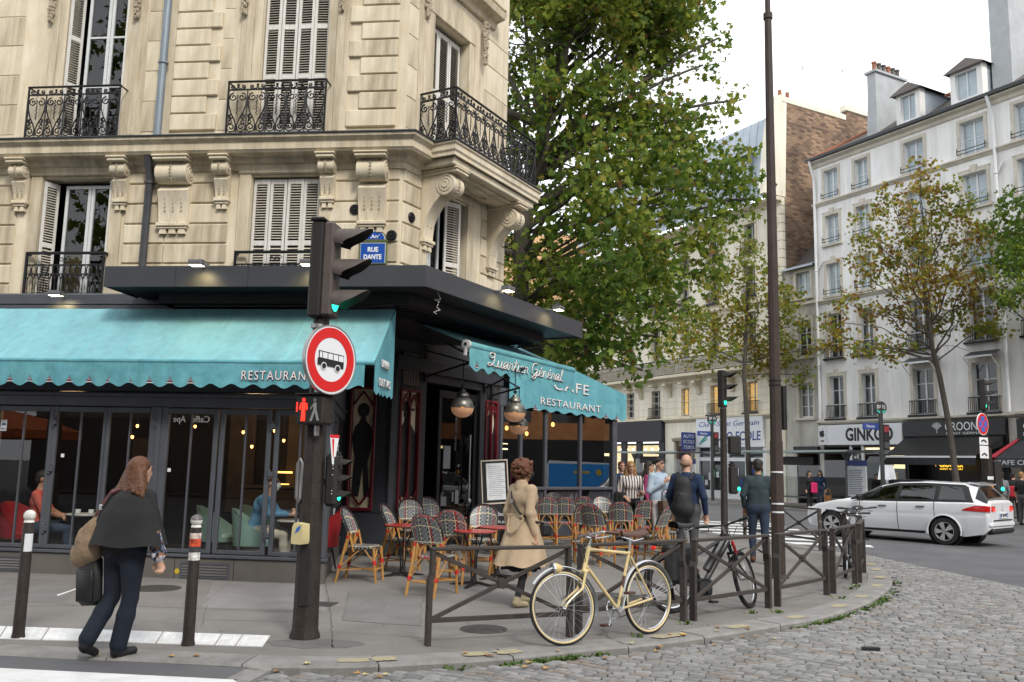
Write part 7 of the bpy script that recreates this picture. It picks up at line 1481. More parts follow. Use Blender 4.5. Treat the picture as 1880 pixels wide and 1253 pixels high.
def rattan(label):           # sitter faces -y, backrest at +y
    t=thing('rattan_chair',label,'chair'); SZ=.46; W=.21
    def bk(i,j):
        x=(i-.5)*2; z=.615+.355*j*(1-.22*abs(x)**2.6)**1.0 ; wid=W*(1.0+.06*j)*(1-.28*max(0,j-.62)**1.3*2.2)
        return (x*wid,.20+.10*j-.055*x*x+.03*j*j,z)
    uvgrid('backrest',bk,16,12,.42,.44,mw,parent=t)
    b=MB(pm('woven_edge',(.02,.02,.022),.5,var=.3,scale=40)); e=[bk(0,j/8) for j in range(9)]+[bk(i/12,1) for i in range(1,12)]+[bk(1,1-j/8) for j in range(9)]; b.tube([(x,y-.008,z) for x,y,z in e],.013,6); ob('back_frame',b,t)
    for s in(-1,1):
        b=MB(m_rat); b.tube([(s*.205,.31,.0),(s*.20,.255,.22),(s*.19,.20,.46),(s*.20,.165,.58),(s*W,.15,.66)],[.017,.019,.020,.019,.017],8); o=ob('leg',b,t); 
        for z,y in((.20,.262),(.595,.160)): b=MB(m_rbind); b.tube([(s*.199,y+.008,z-.02),(s*.197,y-.008,z+.025)],.0245,8); ob('binding',b,o)
        b=MB(m_rat); b.tube([(s*.17,-.235,.0),(s*.175,-.21,.22),(s*.17,-.19,.455)],[.017,.019,.020],8); o=ob('leg',b,t); b=MB(m_rbind); b.tube([(s*.176,-.212,.235),(s*.174,-.204,.29)],.0245,8); ob('binding',b,o)
        b=MB(m_rat); b.tube([(s*.20,.26,.20),(s*.19,.14,.30),(s*.18,.03,.40),(s*.175,-.03,.44)],.009,6); b.tube([(s*.175,-.205,.26),(s*.178,-.12,.36),(s*.18,-.06,.44)],.009,6); b.tube([(s*.175,-.205,.26),(s*.10,-.205,.37),(s*.05,-.2,.44)],.009,6); b.tube([(s*.198,.25,.25),(s*.12,.24,.36),(s*.06,.225,.44)],.009,6); ob('brace',b,t)
        b=MB(m_rat); b.tube([(s*.155,.2,.40),(s*.15,.175,.635)],.014,6); b.tube([(s*.19,.08,.40),(s*.2,.15,.66)],.015,6); ob('back_post',b,t)
    b=MB(m_rat); b.tube([(.10*cos(a),.205-.02*sin(a),.46+.15*sin(a)) for a in [PI*i/12 for i in range(13)]],.012,6); ob('back_arch',b,t)
    b=MB(m_rat); b.box(-.175,.175,.24,.262,.155,.175,.005); b.box(-.175,.175,-.222,-.20,.155,.175,.005)
    for s in(-1,1): b.T=Matrix.Translation((0,.02,.155+.004*s))@Matrix.Rotation(s*math.atan2(.46,.36),4,'Z'); b.box(-.285,.285,-.011,.011,0,.015)
    b.T=None; ob('stretcher',b,t)
    def seat(i,j):
        x=(i-.5)*2;y=(j-.5)*2; k=math.sqrt(max(1e-6,1-.42*y*y)); m=math.sqrt(max(1e-6,1-.42*x*x)); return (x*.215*k,y*.225*m-.0,SZ+.022-.018*max(abs(x),abs(y))**6-.006*(1-x*x)*(1-y*y))
    uvgrid('seat',seat,16,16,.42,.44,mw,parent=t,thick=.03)
    return t
GC='woven rattan bistro chairs on the terrace'; first=None
# (seat centre, facing angle of the sitter measured from +x, label)
CH=[((668,1004,.47),-5,'woven rattan chair at the far left end of the terrace, seen from the side'),((738,992,.47),-12,'woven rattan chair just left of the first red table'),((757,975,.47),-75,'woven rattan chair behind the first red table before the leaded panel'),((792,968,.47),-70,'woven rattan chair behind the first table nearest the dark doorway'),((800,1022,.47),62,'front rattan chair with its back turned at the end of the fence'),((838,1006,.47),75,'rattan chair with its back turned just left of the bright red table'),((885,992,.47),-95,'rattan chair facing the viewer behind the bright red table'),((932,1000,.47),170,'rattan chair mostly hidden behind the trench coat woman'),
((1003,960,.47),92,'rattan chair back just right of the trench coat woman'),((1036,960,.47),86,'rattan chair second from the trench coat woman in the right group'),((1068,957,.47),92,'rattan chair behind the bicycle handlebar in the right group'),((1018,944,.47),-90,'rattan chair in the back row by the glass wall'),((1058,943,.47),-95,'rattan chair in the back row under the mirrored van'),((1100,985,.47),55,'rattan chair above the bicycle saddle left of the table with the ashtray'),((1108,957,.47),-92,'rattan chair in the back row behind the table with the ashtray'),((1142,974,.47),78,'rattan chair with its back turned behind the table with the ashtray'),((1150,950,.47),-90,'rattan chair against the glass below the striped blouse woman'),((1180,968,.47),95,'rattan chair in front of the denim jacket woman'),((1215,960,.47),-80,'rattan chair right of the brown tote bag'),((1198,985,.47),150,'tilted rattan chair at the right end next to the man with backpack'),((1228,978,.47),200,'rattan chair at the right end behind the tilted one'),((1075,980,.47),90,'rattan chair left of the saddle with its back turned')]
rj=random.Random(14)
for (s,a,l) in CH:
    p=G(*s); T=TR(p.x,p.y,0,rad(a+90+rj.uniform(-4,4)))@Matrix.Scale(1.04,4)
    if first is None: first=rattan(l); first.matrix_local=T; first['group']=GC
    else: dup(first,T,l,GC)
m_top=pm('red_lacquer',(.50,.028,.022),.28,var=.08,scale=3,coat=.4); GT='round red bistro tables on the terrace'
def table(label):
    t=thing('bistro_table',label,'table',None,GT); b=MB(m_top); b.lathe([(.001,.742),(.292,.742),(.297,.735),(.297,.722)],36); ob('table_top',b,t); b=MB(pm('table_edge',(.10,.04,.03),.5,metal=.3,var=.1)); b.lathe([(.2985,.736),(.2985,.715),(.001,.715)],36); ob('rim',b,t)
    for k in range(3):
        a=2*PI*k/3+.4; b=MB(m_blk); b.tube([(.16*cos(a),.16*sin(a),.715),(.05*cos(a),.05*sin(a),.42),(.03*cos(a),.03*sin(a),.10)],.012,6); ob('leg',b,t)
    b=MB(m_blk); b.lathe([(.05,.04),(.04,.12),(.02,.13)],10)
    for k in range(4): a=PI/2*k+.3; b.T=Matrix.Rotation(a,4,'Z'); b.prism([(.0,.07),(.34,.012),(.34,0),(.28,0),(0,.03)],-.02,.02,XZ)
    b.T=None; ob('foot',b,t); return t
TB=[((742,963),'red round table nearest the leaded panels at the left'),((872,974),'brightest red round table left of the trench coat woman'),((826,949),'red round table at the back by the dark doorway'),((914,967),'red round table mostly hidden by the trench coat woman'),((1010,929),'red round table just right of the trench coat woman'),((1066,929),'red round table under the mirrored van'),((1153,946),'red round table with paper and black ashtray'),((1145,931),'red round table behind the table with the ashtray'),((1196,932),'red round table under the brown tote bag'),((1236,941),'red round table at the right end of the terrace')]
ft=None
for (x,y),l in TB:
    p=G(x,y,.745); T=TR(p.x,p.y,0,rj.uniform(0,1.5))
    if ft is None: ft=table(l); ft.matrix_local=T
    else: dup(ft,T,l,GT)
p=G(1145,946,.745); t=thing('ashtray','small black ashtray on the red table at the right','ashtray',TR(p.x+.02,p.y,.743)); b=MB(m_blk); b.lathe([(.035,0),(.05,.0),(.05,.06),(.04,.06),(.035,.02),(.001,.02)],16); ob('bowl',b,t); b=MB(m_pap); b.box(-.012,.012,-.004,.004,.021,.03); ob('stub',b,t)
p=G(1125,942,.745); b=MB(m_pap); b.box(-.10,.10,-.07,.07,0,.003); tag(ob('menu_sheet',b,None,TR(p.x+.04,p.y,.743,.2)),'white paper menu lying beside the ashtray','menu')
# ================================================================== bicycles
m_tyre=pm('tyre_black',(.016,.016,.017),.8,var=.15); m_cream=pm('tyre_cream_wall',(.62,.50,.28),.6,var=.1); m_chr=pm('chrome',(.62,.63,.65),.22,metal=.9,var=.08); m_lea=pm('brown_leather',(.085,.04,.028),.5,var=.25,scale=12); m_spk=pm('spoke_steel',(.42,.42,.43),.35,metal=.6,var=0)
m_tan=pm('tan_enamel',(.62,.485,.24),.35,var=.12,scale=10,coat=.3); m_bkb=pm('black_enamel',(.018,.018,.02),.35,var=.2,coat=.2); m_sil=pm('silver_frame',(.42,.43,.44),.35,metal=.4,var=.1)
def torus(b,R_,r,n=40,k=8,c=(0,0,0),a0=0,a1=2*PI,sc=1):
    full=abs(a1-a0-2*PI)<1e-6; pts=[(c[0]+R_*cos(a0+(a1-a0)*i/n),c[1],c[2]+R_*sin(a0+(a1-a0)*i/n)) for i in range(n if full else n+1)]; b.tube(pts,r,k,closed=full)
def wheel(t,x,r,cream=False,wide=.019,nsp=28,rimc=m_chr,steer=None):
    T=steer or I4; c=(x,0,r); b=MB(m_tyre); torus(b,r-wide,wide,48,8,c); w=ob('wheel',b,t,T)
    if cream: b=MB(m_cream); [torus(b,r-wide*1.65,wide*.62,48,8,(c[0],s*wide*.5,c[2])) for s in(-1,1)]; ob('tyre_wall',b,w)
    b=MB(rimc); torus(b,r-wide*2-.010,.011,48,6,c); ob('rim',b,w)
    b=MB(m_spk); rr=r-wide*2-.012
    for i in range(nsp): a=2*PI*i/nsp; a2=a+(.5 if i%2 else -.5); s=.028*(1 if i%4<2 else -1); b.tube([(x+.018*cos(a2),s,r+.018*sin(a2)),(x+rr*cos(a),0,r+rr*sin(a))],.0016,3,cap=False)
    ob('spoke',b,w,kind='stuff'); b=MB(m_chr); b.tube([(x,-.045,r),(x,.045,r)],.018,10); ob('hub',b,w); return w
def bike(label,style,wb,T,r=.345,steer=0):
    t=thing('bicycle',label,'bicycle',T); fm={'tan':m_tan,'ebike':m_bkb,'dark':m_bkb,'silver':m_sil}[style]; cr=style=='tan'; wd=.018 if cr else .026
    hd0=(wb-.36 if not cr else wb-.33,.86 if cr else .90); slope=.36; hx=lambda z:hd0[0]+(hd0[1]-z)*slope
    bbx,bbz=.44,.275; sx,sz=bbx-.20,.80
    sp_=Vector((hx(.66),0,.66)); ax_=Vector((-slope,0,1)).normalized(); ST=Matrix.Translation(sp_)@Matrix.Rotation(steer,4,ax_)@Matrix.Translation(-sp_)
    wheel(t,0,r,cr,wd); wheel(t,wb,r,cr,wd,steer=ST)
    b=MB(fm); tb=lambda p,q,rr=.0155:b.tube([p,q],rr,10)
    P=lambda x,z,y=0:(x,y,z)
    if style=='ebike':
        tb(P(hx(.80),.80),P(bbx+.04,bbz+.06),.035); tb(P(hx(.85),.85),P(sx+.06,.62),.022); tb(P(bbx,bbz),P(sx,sz-.05),.02); b.box(bbx-.11,bbx+.12,-.06,.06,bbz-.10,bbz+.10,.03)
    else: tb(P(hx(.86),.86),P(sx+.01,.80)); tb(P(hx(.72),.72),P(bbx,bbz),.0165); tb(P(bbx,bbz),P(sx,sz+.02))
    b.tube([P(hx(.89),.89),P(hx(.66),.66)],.021,10)
    for s in(-1,1): tb(P(bbx,bbz,s*.03),P(0,r,s*.055),.011); tb(P(sx+.005,sz-.03,s*.02),P(0,r,s*.055),.009)
    ob('frame',b,t); b=MB(fm)
    for s in(-1,1): b.tube([P(hx(.66),.66,s*.045),P(hx(.50),.50,s*.05),P(wb-.05,.40,s*.055),P(wb,r,s*.055)],[.014,.014,.010,.009],8)
    b.box(hx(.66)-.03,hx(.66)+.03,-.055,.055,.64,.675,.01); ob('fork',b,t,ST)
    if cr: b=MB(m_lea); b.tube([P(bbx-.075,.275+.20),P(bbx-.112,.275+.31)],.0165,10); ob('tube_band',b,t)
    b=MB(m_chr); b.tube([P(sx,sz),P(sx-.03,sz+.16)],.013,8); b.tube([P(hx(.88),.88),P(hx(.97),.97)],.012,8); ob('posts',b,t)
    sd=sz+.17; b=MB(m_lea if cr else m_blk)
    def sad(i,j): x=-.15+.29*i; w_=.085*(1-i)**.8+.018; a=-PI*.1+PI*1.2*j; return (sx-.04+x,w_*cos(a),sd+.035*sin(a)+.02*(1-i)*(sin(a))+.018*(2*i-1)**2)
    b.grid(sad,14,10); s_=ob('saddle',b,t,smooth=60); b=MB(m_chr); b.tube([P(sx-.16,sd-.03,.05),P(sx-.05,sd-.05,.02),P(sx+.08,sd-.01,.01)],.006,5); b.tube([P(sx-.16,sd-.03,-.05),P(sx-.05,sd-.05,-.02),P(sx+.08,sd-.01,-.01)],.006,5); ob('rail',b,s_)
    hz=.985; hxx=hx(hz)+.05
    b=MB(m_chr if cr else m_blk)
    if cr: b.tube([P(hxx-.20,hz+.0,-.25),P(hxx-.06,hz+.02,-.22),P(hxx+.03,hz+.01,-.12),P(hxx+.04,hz,.0),P(hxx+.03,hz+.01,.12),P(hxx-.06,hz+.02,.22),P(hxx-.20,hz,.25)],.011,8)
    else: b.tube([P(hxx-.06,hz+.03,-.33),P(hxx,hz+.02,-.15),P(hxx+.01,hz,0),P(hxx,hz+.02,.15),P(hxx-.06,hz+.03,.33)],.013,8)
    b.tube([P(hx(.96),.96),P(hxx+.03,hz)],.013,8); hb=ob('handlebar',b,t,ST)
    for s in(-1,1):
        b=MB(m_lea if cr else m_blk); b.tube([P(hxx-.21,hz+.0,s*.252),P(hxx-.08,hz+.018,s*.228)] if cr else [P(hxx-.07,hz+.033,s*.34),P(hxx-.03,hz+.025,s*.22)],.018,8); ob('grip',b,hb)
        b=MB(m_chr if cr else m_blk); b.tube([P(hxx+.0,hz,s*.20),P(hxx+.03,hz-.035,s*.22),P(hxx-.07,hz-.03,s*.27)],.006,5); ob('brake_lever',b,hb)
    b=MB(m_blk); b.tube([P(hxx+.02,hz-.01,.18),P(hxx+.10,hz-.02,.08),P(hxx+.09,.85,.03),P(hx(.75)+.02,.75,.02)],.004,5); b.tube([P(hxx+.02,hz-.01,-.18),P(hxx+.11,hz-.03,-.06),P(hxx+.08,.84,-.03),P(hx(.72),.72,-.02)],.004,5); ob('cable',b,t)
    b=MB(m_chr if cr else m_blk); torus(b,.095,.006,28,6,(bbx,-.055,bbz)); 
    for i in range(5): a=2*PI*i/5; b.tube([P(bbx,bbz,-.055),P(bbx+.09*cos(a),bbz+.09*sin(a),-.055)],.006,5)
    b.lathe([(.001,-.04),(.03,-.04),(.03,.04),(.001,.04)],12,Matrix.Translation((bbx,0,bbz))@Matrix.Rotation(PI/2,4,'X')); ob('chainring',b,t)
    for s,a in((-1,-1.25),(1,1.9)):
        b=MB(m_chr if cr else m_blk); e=P(bbx+.165*cos(a),bbz+.165*sin(a),s*.075); b.tube([P(bbx,bbz,s*.065),e],.009,6); c_=ob('crank',b,t); b=MB(m_lea if cr else m_blk); b.box(e[0]-.045,e[0]+.045,s*.08,s*.165,e[2]-.012,e[2]+.012,.004); ob('pedal',b,c_)
    b=MB(pm('chain',(.06,.055,.05),.5,metal=.5,var=.2)); b.tube([P(bbx,bbz+.095,-.055),P(0,r+.035,-.055)],.005,4); b.tube([P(bbx,bbz-.095,-.055),P(.06,r-.12,-.055),P(.01,r-.06,-.055)],.005,4); b.lathe([(.001,-.01),(.04,-.01),(.03,.01),(.001,.01)],12,Matrix.Translation((0,-.05,r))@Matrix.Rotation(PI/2,4,'X')); ob('chain',b,t)
    if cr:
        mg=pm('mudguard',(.60,.62,.64),.3,metal=.35,var=.06)
        for cx,a0,a1 in((0,rad(-12),rad(178)),(wb,rad(38),rad(196))) if 1 else ():
            b=MB(mg); n=26; rr=r+.022
            def gd(i,j,cx=cx,a0=a0,a1=a1): a=a0+(a1-a0)*i; y=(j-.5)*.058; q=rr+.012*(1-(2*j-1)**2); return (cx+q*cos(a),y,r+q*sin(a))
            b.grid(gd,n,6); ob('mudguard',b,t,ST if cx else None,smooth=60); b=MB(m_spk)
            for s in(-1,1): aa=a0+(a1-a0)*(.9 if cx==0 else .25); b.tube([(cx,s*.05,r),(cx+rr*cos(aa),s*.03,r+rr*sin(aa))],.0025,4)
            if cx==0:
                for s in(-1,1): b.tube([(cx,s*.05,r),(cx+rr*cos(a1*.93),s*.03,r+rr*sin(a1*.93))],.0025,4)
            ob('stay',b,t,ST if cx else None)
        b=MB(m_blk); b.box(-.42,-.34,-.03,.03,.40,.48) if 0 else b.prism([(-.36,.42),(-.38,.30),(-.365,.30),(-.345,.42)],-.03,.03,XZ); ob('mud_flap',b,t)
        b=MB(pm('lamp_cream',(.60,.46,.22),.35,var=.05)); b.lathe([(.001,-.09),(.03,-.075),(.05,-.03),(.053,.0),(.05,.015)],16,Matrix.Translation((wb+.06,0,.70))@Matrix.Rotation(PI/2,4,'Y')); l_=ob('headlamp',b,t,ST); b=MB(m_chr); b.lathe([(.055,.0),(.055,.02),(.001,.028)],16,Matrix.Translation((wb+.06,0,.70))@Matrix.Rotation(PI/2,4,'Y')); b.tube([P(wb+.03,.66),P(wb-.02,.70)],.006,5); ob('lens',b,l_)
    if style=='ebike':
        b=MB(m_bkb); d=Vector((hx(.80)-bbx-.04,0,.80-bbz-.06)); c=Vector((bbx+.04,0,bbz+.06)); b.tube([c+d*.18+Vector((-.04,0,.05)),c+d*.85+Vector((-.04,0,.05))],.05,10); ob('battery',b,t)
        b=MB(m_blk); b.box(-.22,.28,-.07,.07,.76,.785,.01); 
        for s in(-1,1): b.tube([P(0,r,s*.06),P(-.05,.77,s*.06)],.007,5)
        ob('rear_rack',b,t); pn=thing('pannier_bag','black pannier bag hanging on the rack of the electric bicycle','bag',T); b=MB(pm('black_canvas',(.02,.02,.022),.8,var=.3,scale=8,bump=.4,bscale=20)); b.box(-.18,.20,-.22,-.075,.34,.76,.05); ob('bag_body',b,pn); b=MB(m_blk); b.box(-.19,.21,-.225,-.06,.68,.775,.03); ob('flap',b,pn)
        b=MB(emi('tail_red',(.6,.02,.02),.3)); b.box(-.25,-.225,-.04,.04,.72,.76,.008); ob('tail_light',b,t); b=MB(m_blk); 
        for cx,a0,a1 in((0,rad(20),rad(175)),(wb,rad(55),rad(150))): b.grid(lambda i,j,cx=cx,a0=a0,a1=a1:(cx+(r+.025)*cos(a0+(a1-a0)*i),(j-.5)*.06,r+(r+.025)*sin(a0+(a1-a0)*i)),16,2)
        ob('mudguard',b,t,smooth=60); b=MB(pm('fork_lock_red',(.45,.02,.02),.4,var=0)); b.tube([P(hx(.8)+.03,.80,-.05),P(hx(.66)+.03,.66,-.05)],.018,8); ob('red_lock',b,t)
    return t
def place(px0,px1,wb,lean=0,zs=0):
    a=G(*px0); q=G(*px1); d=q-a; an=math.atan2(d.y,d.x); m=(a+q)/2; s=m-d.normalized()*wb/2
    return TR(s.x,s.y,zs,an)@Matrix.Rotation(lean,4,'X')
bike('tan steel bicycle with cream tyre walls leaning on the fence','tan',1.13,place((1195,1164),(1037,1187),1.13,rad(4)),.345,rad(-15))
bike('black electric bicycle with battery leaning behind the third fence panel','ebike',1.16,place((1243,1126),(1373,1118),1.16,rad(-3)),.345,rad(33))
bike('black bicycle parked nose to the fence at the right tip of the corner','dark',1.08,place((1566,1040),(1546,1072),1.08,rad(-2)),.34)
bike('silver bicycle behind the black one at the right fence tip','silver',1.05,Matrix.Translation((.35,.7,0))@place((1578,1030),(1570,1058),1.05,rad(3)),.34)
# ================================================================== people
SK=pm('skin_light',(.50,.30,.21),.5,var=.08,scale=8,spec=.35); SK2=pm('skin_tan',(.36,.20,.13),.5,var=.08,scale=8,spec=.35); LIP=pm('lip',(.30,.09,.07),.5,var=0); EYE=pm('eye_dark',(.02,.014,.01),.3,var=0); 
HR=lambda n,c,c2:pm(n,c,.5,var=.2,scale=9,col2=c2,stretch=(14,14,1.2),bump=.7,bscale=55)
H_auburn=HR('hair_auburn',(.17,.068,.026),(.05,.020,.010)); H_brown=HR('hair_brown',(.17,.055,.022),(.045,.018,.010)); H_black=HR('hair_black',(.012,.010,.009),(.025,.02,.016)); H_blond=HR('hair_blond',(.36,.20,.07),(.20,.10,.03)); H_stub=pm('stubble',(.26,.16,.11),.6,var=.2,scale=30)
def cloth(n,c,bump=.35,bs=14,col2=None,var=.18,sc=5): return pm(n,c,.85,var=var,scale=sc,bump=bump,bscale=bs,col2=col2)
C_cape=cloth('charcoal_wool',(.014,.014,.0155),.25,60); C_navy=cloth('navy_trouser',(.007,.012,.022),.3,9); C_tren=cloth('trench_khaki',(.46,.35,.235),.5,9,(.36,.265,.17)); C_blk=cloth('black_cloth',(.014,.014,.016)); C_den=cloth('pale_denim',(.27,.36,.46),.4,12,(.40,.48,.55)); C_jean=cloth('blue_jean',(.024,.038,.066),.4,10); C_jkt=cloth('navy_jacket',(.012,.025,.065),.4,9); C_grn=cloth('dark_teal_jacket',(.028,.045,.052),.3,9); C_gryt=cloth('grey_trouser',(.07,.07,.075),.5,9); C_cor=cloth('coral_shirt',(.42,.085,.06),.4,10); C_denb=cloth('blue_denim_jacket',(.07,.19,.32),.4,12,(.12,.27,.40)); C_bei=cloth('beige_trouser',(.42,.38,.30),.4,9); C_pink=cloth('magenta_top',(.25,.03,.10)); C_wht=cloth('white_cloth',(.6,.6,.6)); C_gsh=cloth('grey_shirt',(.16,.18,.20)); S_blk=pm('shoe_black',(.014,.014,.015),.4,var=.2); S_brn=pm('shoe_brown',(.10,.04,.02),.45,var=.2); S_bei=pm('boot_beige',(.30,.25,.16),.6,var=.2,scale=9); S_wht=pm('shoe_white',(.6,.6,.58),.5,var=.1)
C_strp=pm('striped_blouse',(.62,.58,.55),.8,var=0); n_=C_strp.node_tree; w_=n_.nodes.new('ShaderNodeTexWave'); w_.inputs['Scale'].default_value=5.5; w_.inputs['Distortion'].default_value=1.2; tcc=n_.nodes.new('ShaderNodeTexCoord'); rr_=n_.nodes.new('ShaderNodeValToRGB'); rr_.color_ramp.elements[0].position=.30; rr_.color_ramp.elements[0].color=(.012,.012,.015,1); rr_.color_ramp.elements[1].position=.36; rr_.color_ramp.elements[1].color=(.62,.57,.54,1); n_.links.new(tcc.outputs['Object'],w_.inputs[0]); n_.links.new(w_.outputs[0],rr_.inputs[0]); n_.links.new(rr_.outputs[0],n_.nodes['Principled BSDF'].inputs['Base Color'])
C_flor=pm('floral_sleeve',(.6,.6,.62),.8,var=0); n_=C_flor.node_tree; vv=n_.nodes.new('ShaderNodeTexVoronoi'); vv.inputs['Scale'].default_value=42; tcc=n_.nodes.new('ShaderNodeTexCoord'); rr_=n_.nodes.new('ShaderNodeValToRGB'); rr_.color_ramp.interpolation='CONSTANT'
for p_,c_ in((.35,(.55,.55,.6,1)),(.55,(.30,.12,.05,1)),(.75,(.10,.13,.2,1))): e_=rr_.color_ramp.elements.new(p_); e_.color=c_
rr_.color_ramp.elements[0].color=(.02,.02,.03,1); sc_=n_.nodes.new('ShaderNodeSeparateColor'); n_.links.new(tcc.outputs['Object'],vv.inputs[0]); n_.links.new(vv.outputs['Color'],sc_.inputs[0]); n_.links.new(sc_.outputs[0],rr_.inputs[0]); n_.links.new(rr_.outputs[0],n_.nodes['Principled BSDF'].inputs['Base Color'])
def hand(P,mat,w,e,curl=.5,side=1,s=1.0):
    """five separate fingers on a palm that continues the forearm"""
    w=Vector(w); d=(w-Vector(e)).normalized(); o=d.cross(Vector((0,1,0))); o=o.normalized() if o.length>.2 else Vector((1,0,0)); nrm=o.cross(d).normalized()
    k=w+d*.085*s; P.append((mat,w,k,.026*s,.034*s)); 
    for i,(q,L) in enumerate(((-.027,.068),(-.009,.078),(.009,.074),(.026,.058))):
        a=k+o*q*s; dd=(d*cos(curl)+nrm*sin(curl)).normalized(); b_=a+dd*L*.5*s; dd2=(d*cos(curl*2.2)+nrm*sin(curl*2.2)).normalized(); P.append((mat,a,b_,.0105*s,.0095*s)); P.append((mat,b_,b_+dd2*L*.55*s,.0095*s,.008*s))
    a=w+d*.03*s+o*(-.028*side)*s; b_=a+(d*.6+o*(-.75*side)+nrm*.35).normalized()*.05*s; P.append((mat,a,b_,.0125*s,.010*s)); P.append((mat,b_,b_+(d*.9+nrm*.4).normalized()*.03*s,.010*s,.008*s))
BASE=dict(pel=(0,0,.95),ch=(0,.01,1.27),nk=(0,.02,1.46),hd=(0,-.005,1.615),sL=(.175,.02,1.40),sR=(-.175,.02,1.40),eL=(.235,.04,1.12),eR=(-.235,.04,1.12),wL=(.25,-.03,.87),wR=(-.25,-.03,.87),hL=(.09,0,.92),hR=(-.09,0,.92),kL=(.10,-.02,.50),kR=(-.10,-.02,.50),aL=(.10,.03,.085),aR=(-.10,.03,.085),tL=(.115,-.12,.035),tR=(-.115,-.12,.035))
def person(label,T,H=1.75,top=C_blk,bot=C_jean,shoe=S_blk,skin=SK,hair='short',hm=H_black,pose=None,extra=None,sleeve=None,bulk=1.0,h=.012,yaw_head=0,curl=.6,female=False,cat='person',hairx=None,legr=1.0,flare=0,hemz=None,forearm=None):
    J={k:Vector(v) for k,v in BASE.items()}
    for k,v in (pose or {}).items(): J[k]=Vector(v)
    t=thing('person',label,cat,T@Matrix.Scale(H/1.75,4)); P=[]; A=P.append; sl=sleeve or top; B=bulk; fa=forearm or sl
    pel,ch,nk,hd=J['pel'],J['ch'],J['nk'],J['hd']; sw=.92 if female else 1
    up=(nk-pel).normalized(); md=pel.lerp(ch,.45)
    A((bot,pel+up*-.02+Vector((-.075,0,0)),pel+up*-.02+Vector((.075,0,0)),.125*B,.125*B,.92)); A((top,pel+Vector((-.055,0,.07)),pel+Vector((.055,0,.07)),.118*B,.118*B,.82)); A((top,md+Vector((-.05,0,0)),md+Vector((.05,0,0)),.112*B*sw,.112*B*sw,.86)); A((top,md+Vector((0,0,.0)),ch,.13*B*sw,.15*B,.80))
    A((top,ch+Vector((-.07,0,.03)),ch+Vector((.07,0,.03)),.120*B,.120*B,.88)); A((top,J['sL']*.9+J['sR']*.1+Vector((0,0,-.02)),J['sR']*.9+J['sL']*.1+Vector((0,0,-.02)),.078*B,.078*B,.95)); A((top,ch+Vector((0,.01,.08)),nk+Vector((0,0,-.02)),.10*B,.062*B))
    if female: A((top,ch+Vector((-.06,-.055,-.02)),ch+Vector((.06,-.055,-.02)),.082,.082))
    A((skin,nk+Vector((0,0,-.03)),hd+Vector((0,.01,-.05)),.055,.05))
    Rh=Matrix.Rotation(yaw_head,3,'Z'); hp=lambda x,y,z:hd+Rh@Vector((x,y,z))
    A((skin,hp(0,.012,.045),None,(.077,.093,.092))); A((skin,hp(0,-.025,.0),hp(0,-.05,-.065),.066,.040)); A((skin,hp(0,-.085,.02),hp(0,-.103,-.012),.010,.016)); 
    for s in(-1,1): A((skin,hp(s*.077,.01,.01),hp(s*.08,.015,-.025),.014,.010)); A((EYE,hp(s*.030,-.082,.030),None,(.013,.009,.007))); A((hm,hp(s*.030,-.088,.047),None,(.019,.007,.005)))
    A((LIP,hp(0,-.088,-.040),None,(.021,.008,.008)))
    for S,sx in(('L',1),('R',-1)):
        s_,e_,w_=J['s'+S],J['e'+S],J['w'+S]; A((sl,s_,e_,.062*B,.048*B)); m=e_.lerp(w_,.86); A((fa,e_,m,.046*B,.036*B)); A((skin,m,w_,.027,.025)); hand(P,skin,w_,e_,curl,sx)
        hh,k,a,tt=J['h'+S],J['k'+S],J['a'+S],J['t'+S]; A((bot,hh,k,.098*B*legr,.062*legr)); A((bot,k,k.lerp(a,.35),.060*legr,.060*legr+flare*.4)); A((bot,k.lerp(a,.35),a+(k-a)*.06,.060*legr+flare*.4,.046*legr+flare))
        A((shoe,a+Vector((0,.0,-.0)),a.lerp(tt,.2)+Vector((0,.02,-.035)),.045,.045)); A((shoe,a.lerp(tt,.0)+Vector((0,.02,-.042)),tt,.042,.036)); 
    if extra: extra(A,J,hp)
    link('body',body_mesh('body',P,h*1.75/H if h>.013 else h,.022),t)
    hs=[]; a=hs.append
    if hair=='short': a((hm,hp(0,.022,.058),None,(.085,.098,.088))); a((hm,hp(0,.06,-.0),None,(.07,.06,.07))); cutp=True
    elif hair=='long':
        a((hm,hp(0,.022,.056),None,(.090,.102,.092))); a((hm,hp(0,.075,.02),hp(0,.085,-.15),.085,.098,.6)); a((hm,hp(.075,.03,.02),hp(.095,.03,-.19),.032,.045)); a((hm,hp(-.075,.03,.02),hp(-.095,.03,-.19),.032,.045))
        for i in range(7): q=-.09+.03*i; a((hm,hp(q,.085-.4*q*q*8*.1,-.05),hp(q*1.15,.10,-.18-.02*(i%2)),.03,.022))
    elif hair=='curly':
        r=random.Random(5)
        a((hm,hp(0,.03,.055),None,(.118,.125,.112)))
        for i in range(190):
            v=Vector((r.gauss(0,1),r.gauss(0,1)+.5,r.gauss(0,1)+.25)).normalized()
            if v.y<-.35 and v.z<.45: continue
            c=hp(v.x*.122,.03+v.y*.128,.05+v.z*.105-(.03 if v.z<0 else 0)); q_=r.uniform(.014,.026); a((hm,c+Vector((r.gauss(0,.008),r.gauss(0,.008),r.gauss(0,.008))),None,(q_,q_,q_)))
    elif hair=='bald': a((H_stub,hp(0,.045,.0),None,(.078,.066,.055)))
    elif hair=='bun': a((hm,hp(0,.025,.058),None,(.084,.096,.087))); a((hm,hp(0,.12,.04),None,(.04,.04,.04)))
    if hairx: hairx(a,hp)
    # keep the hair off the face: only what lies behind/above the hairline is kept by choosing centres; mesh it finely
    me=body_mesh('hair',hs,.009 if h<.013 else .012,.012); link('hair',me,t)
    return t
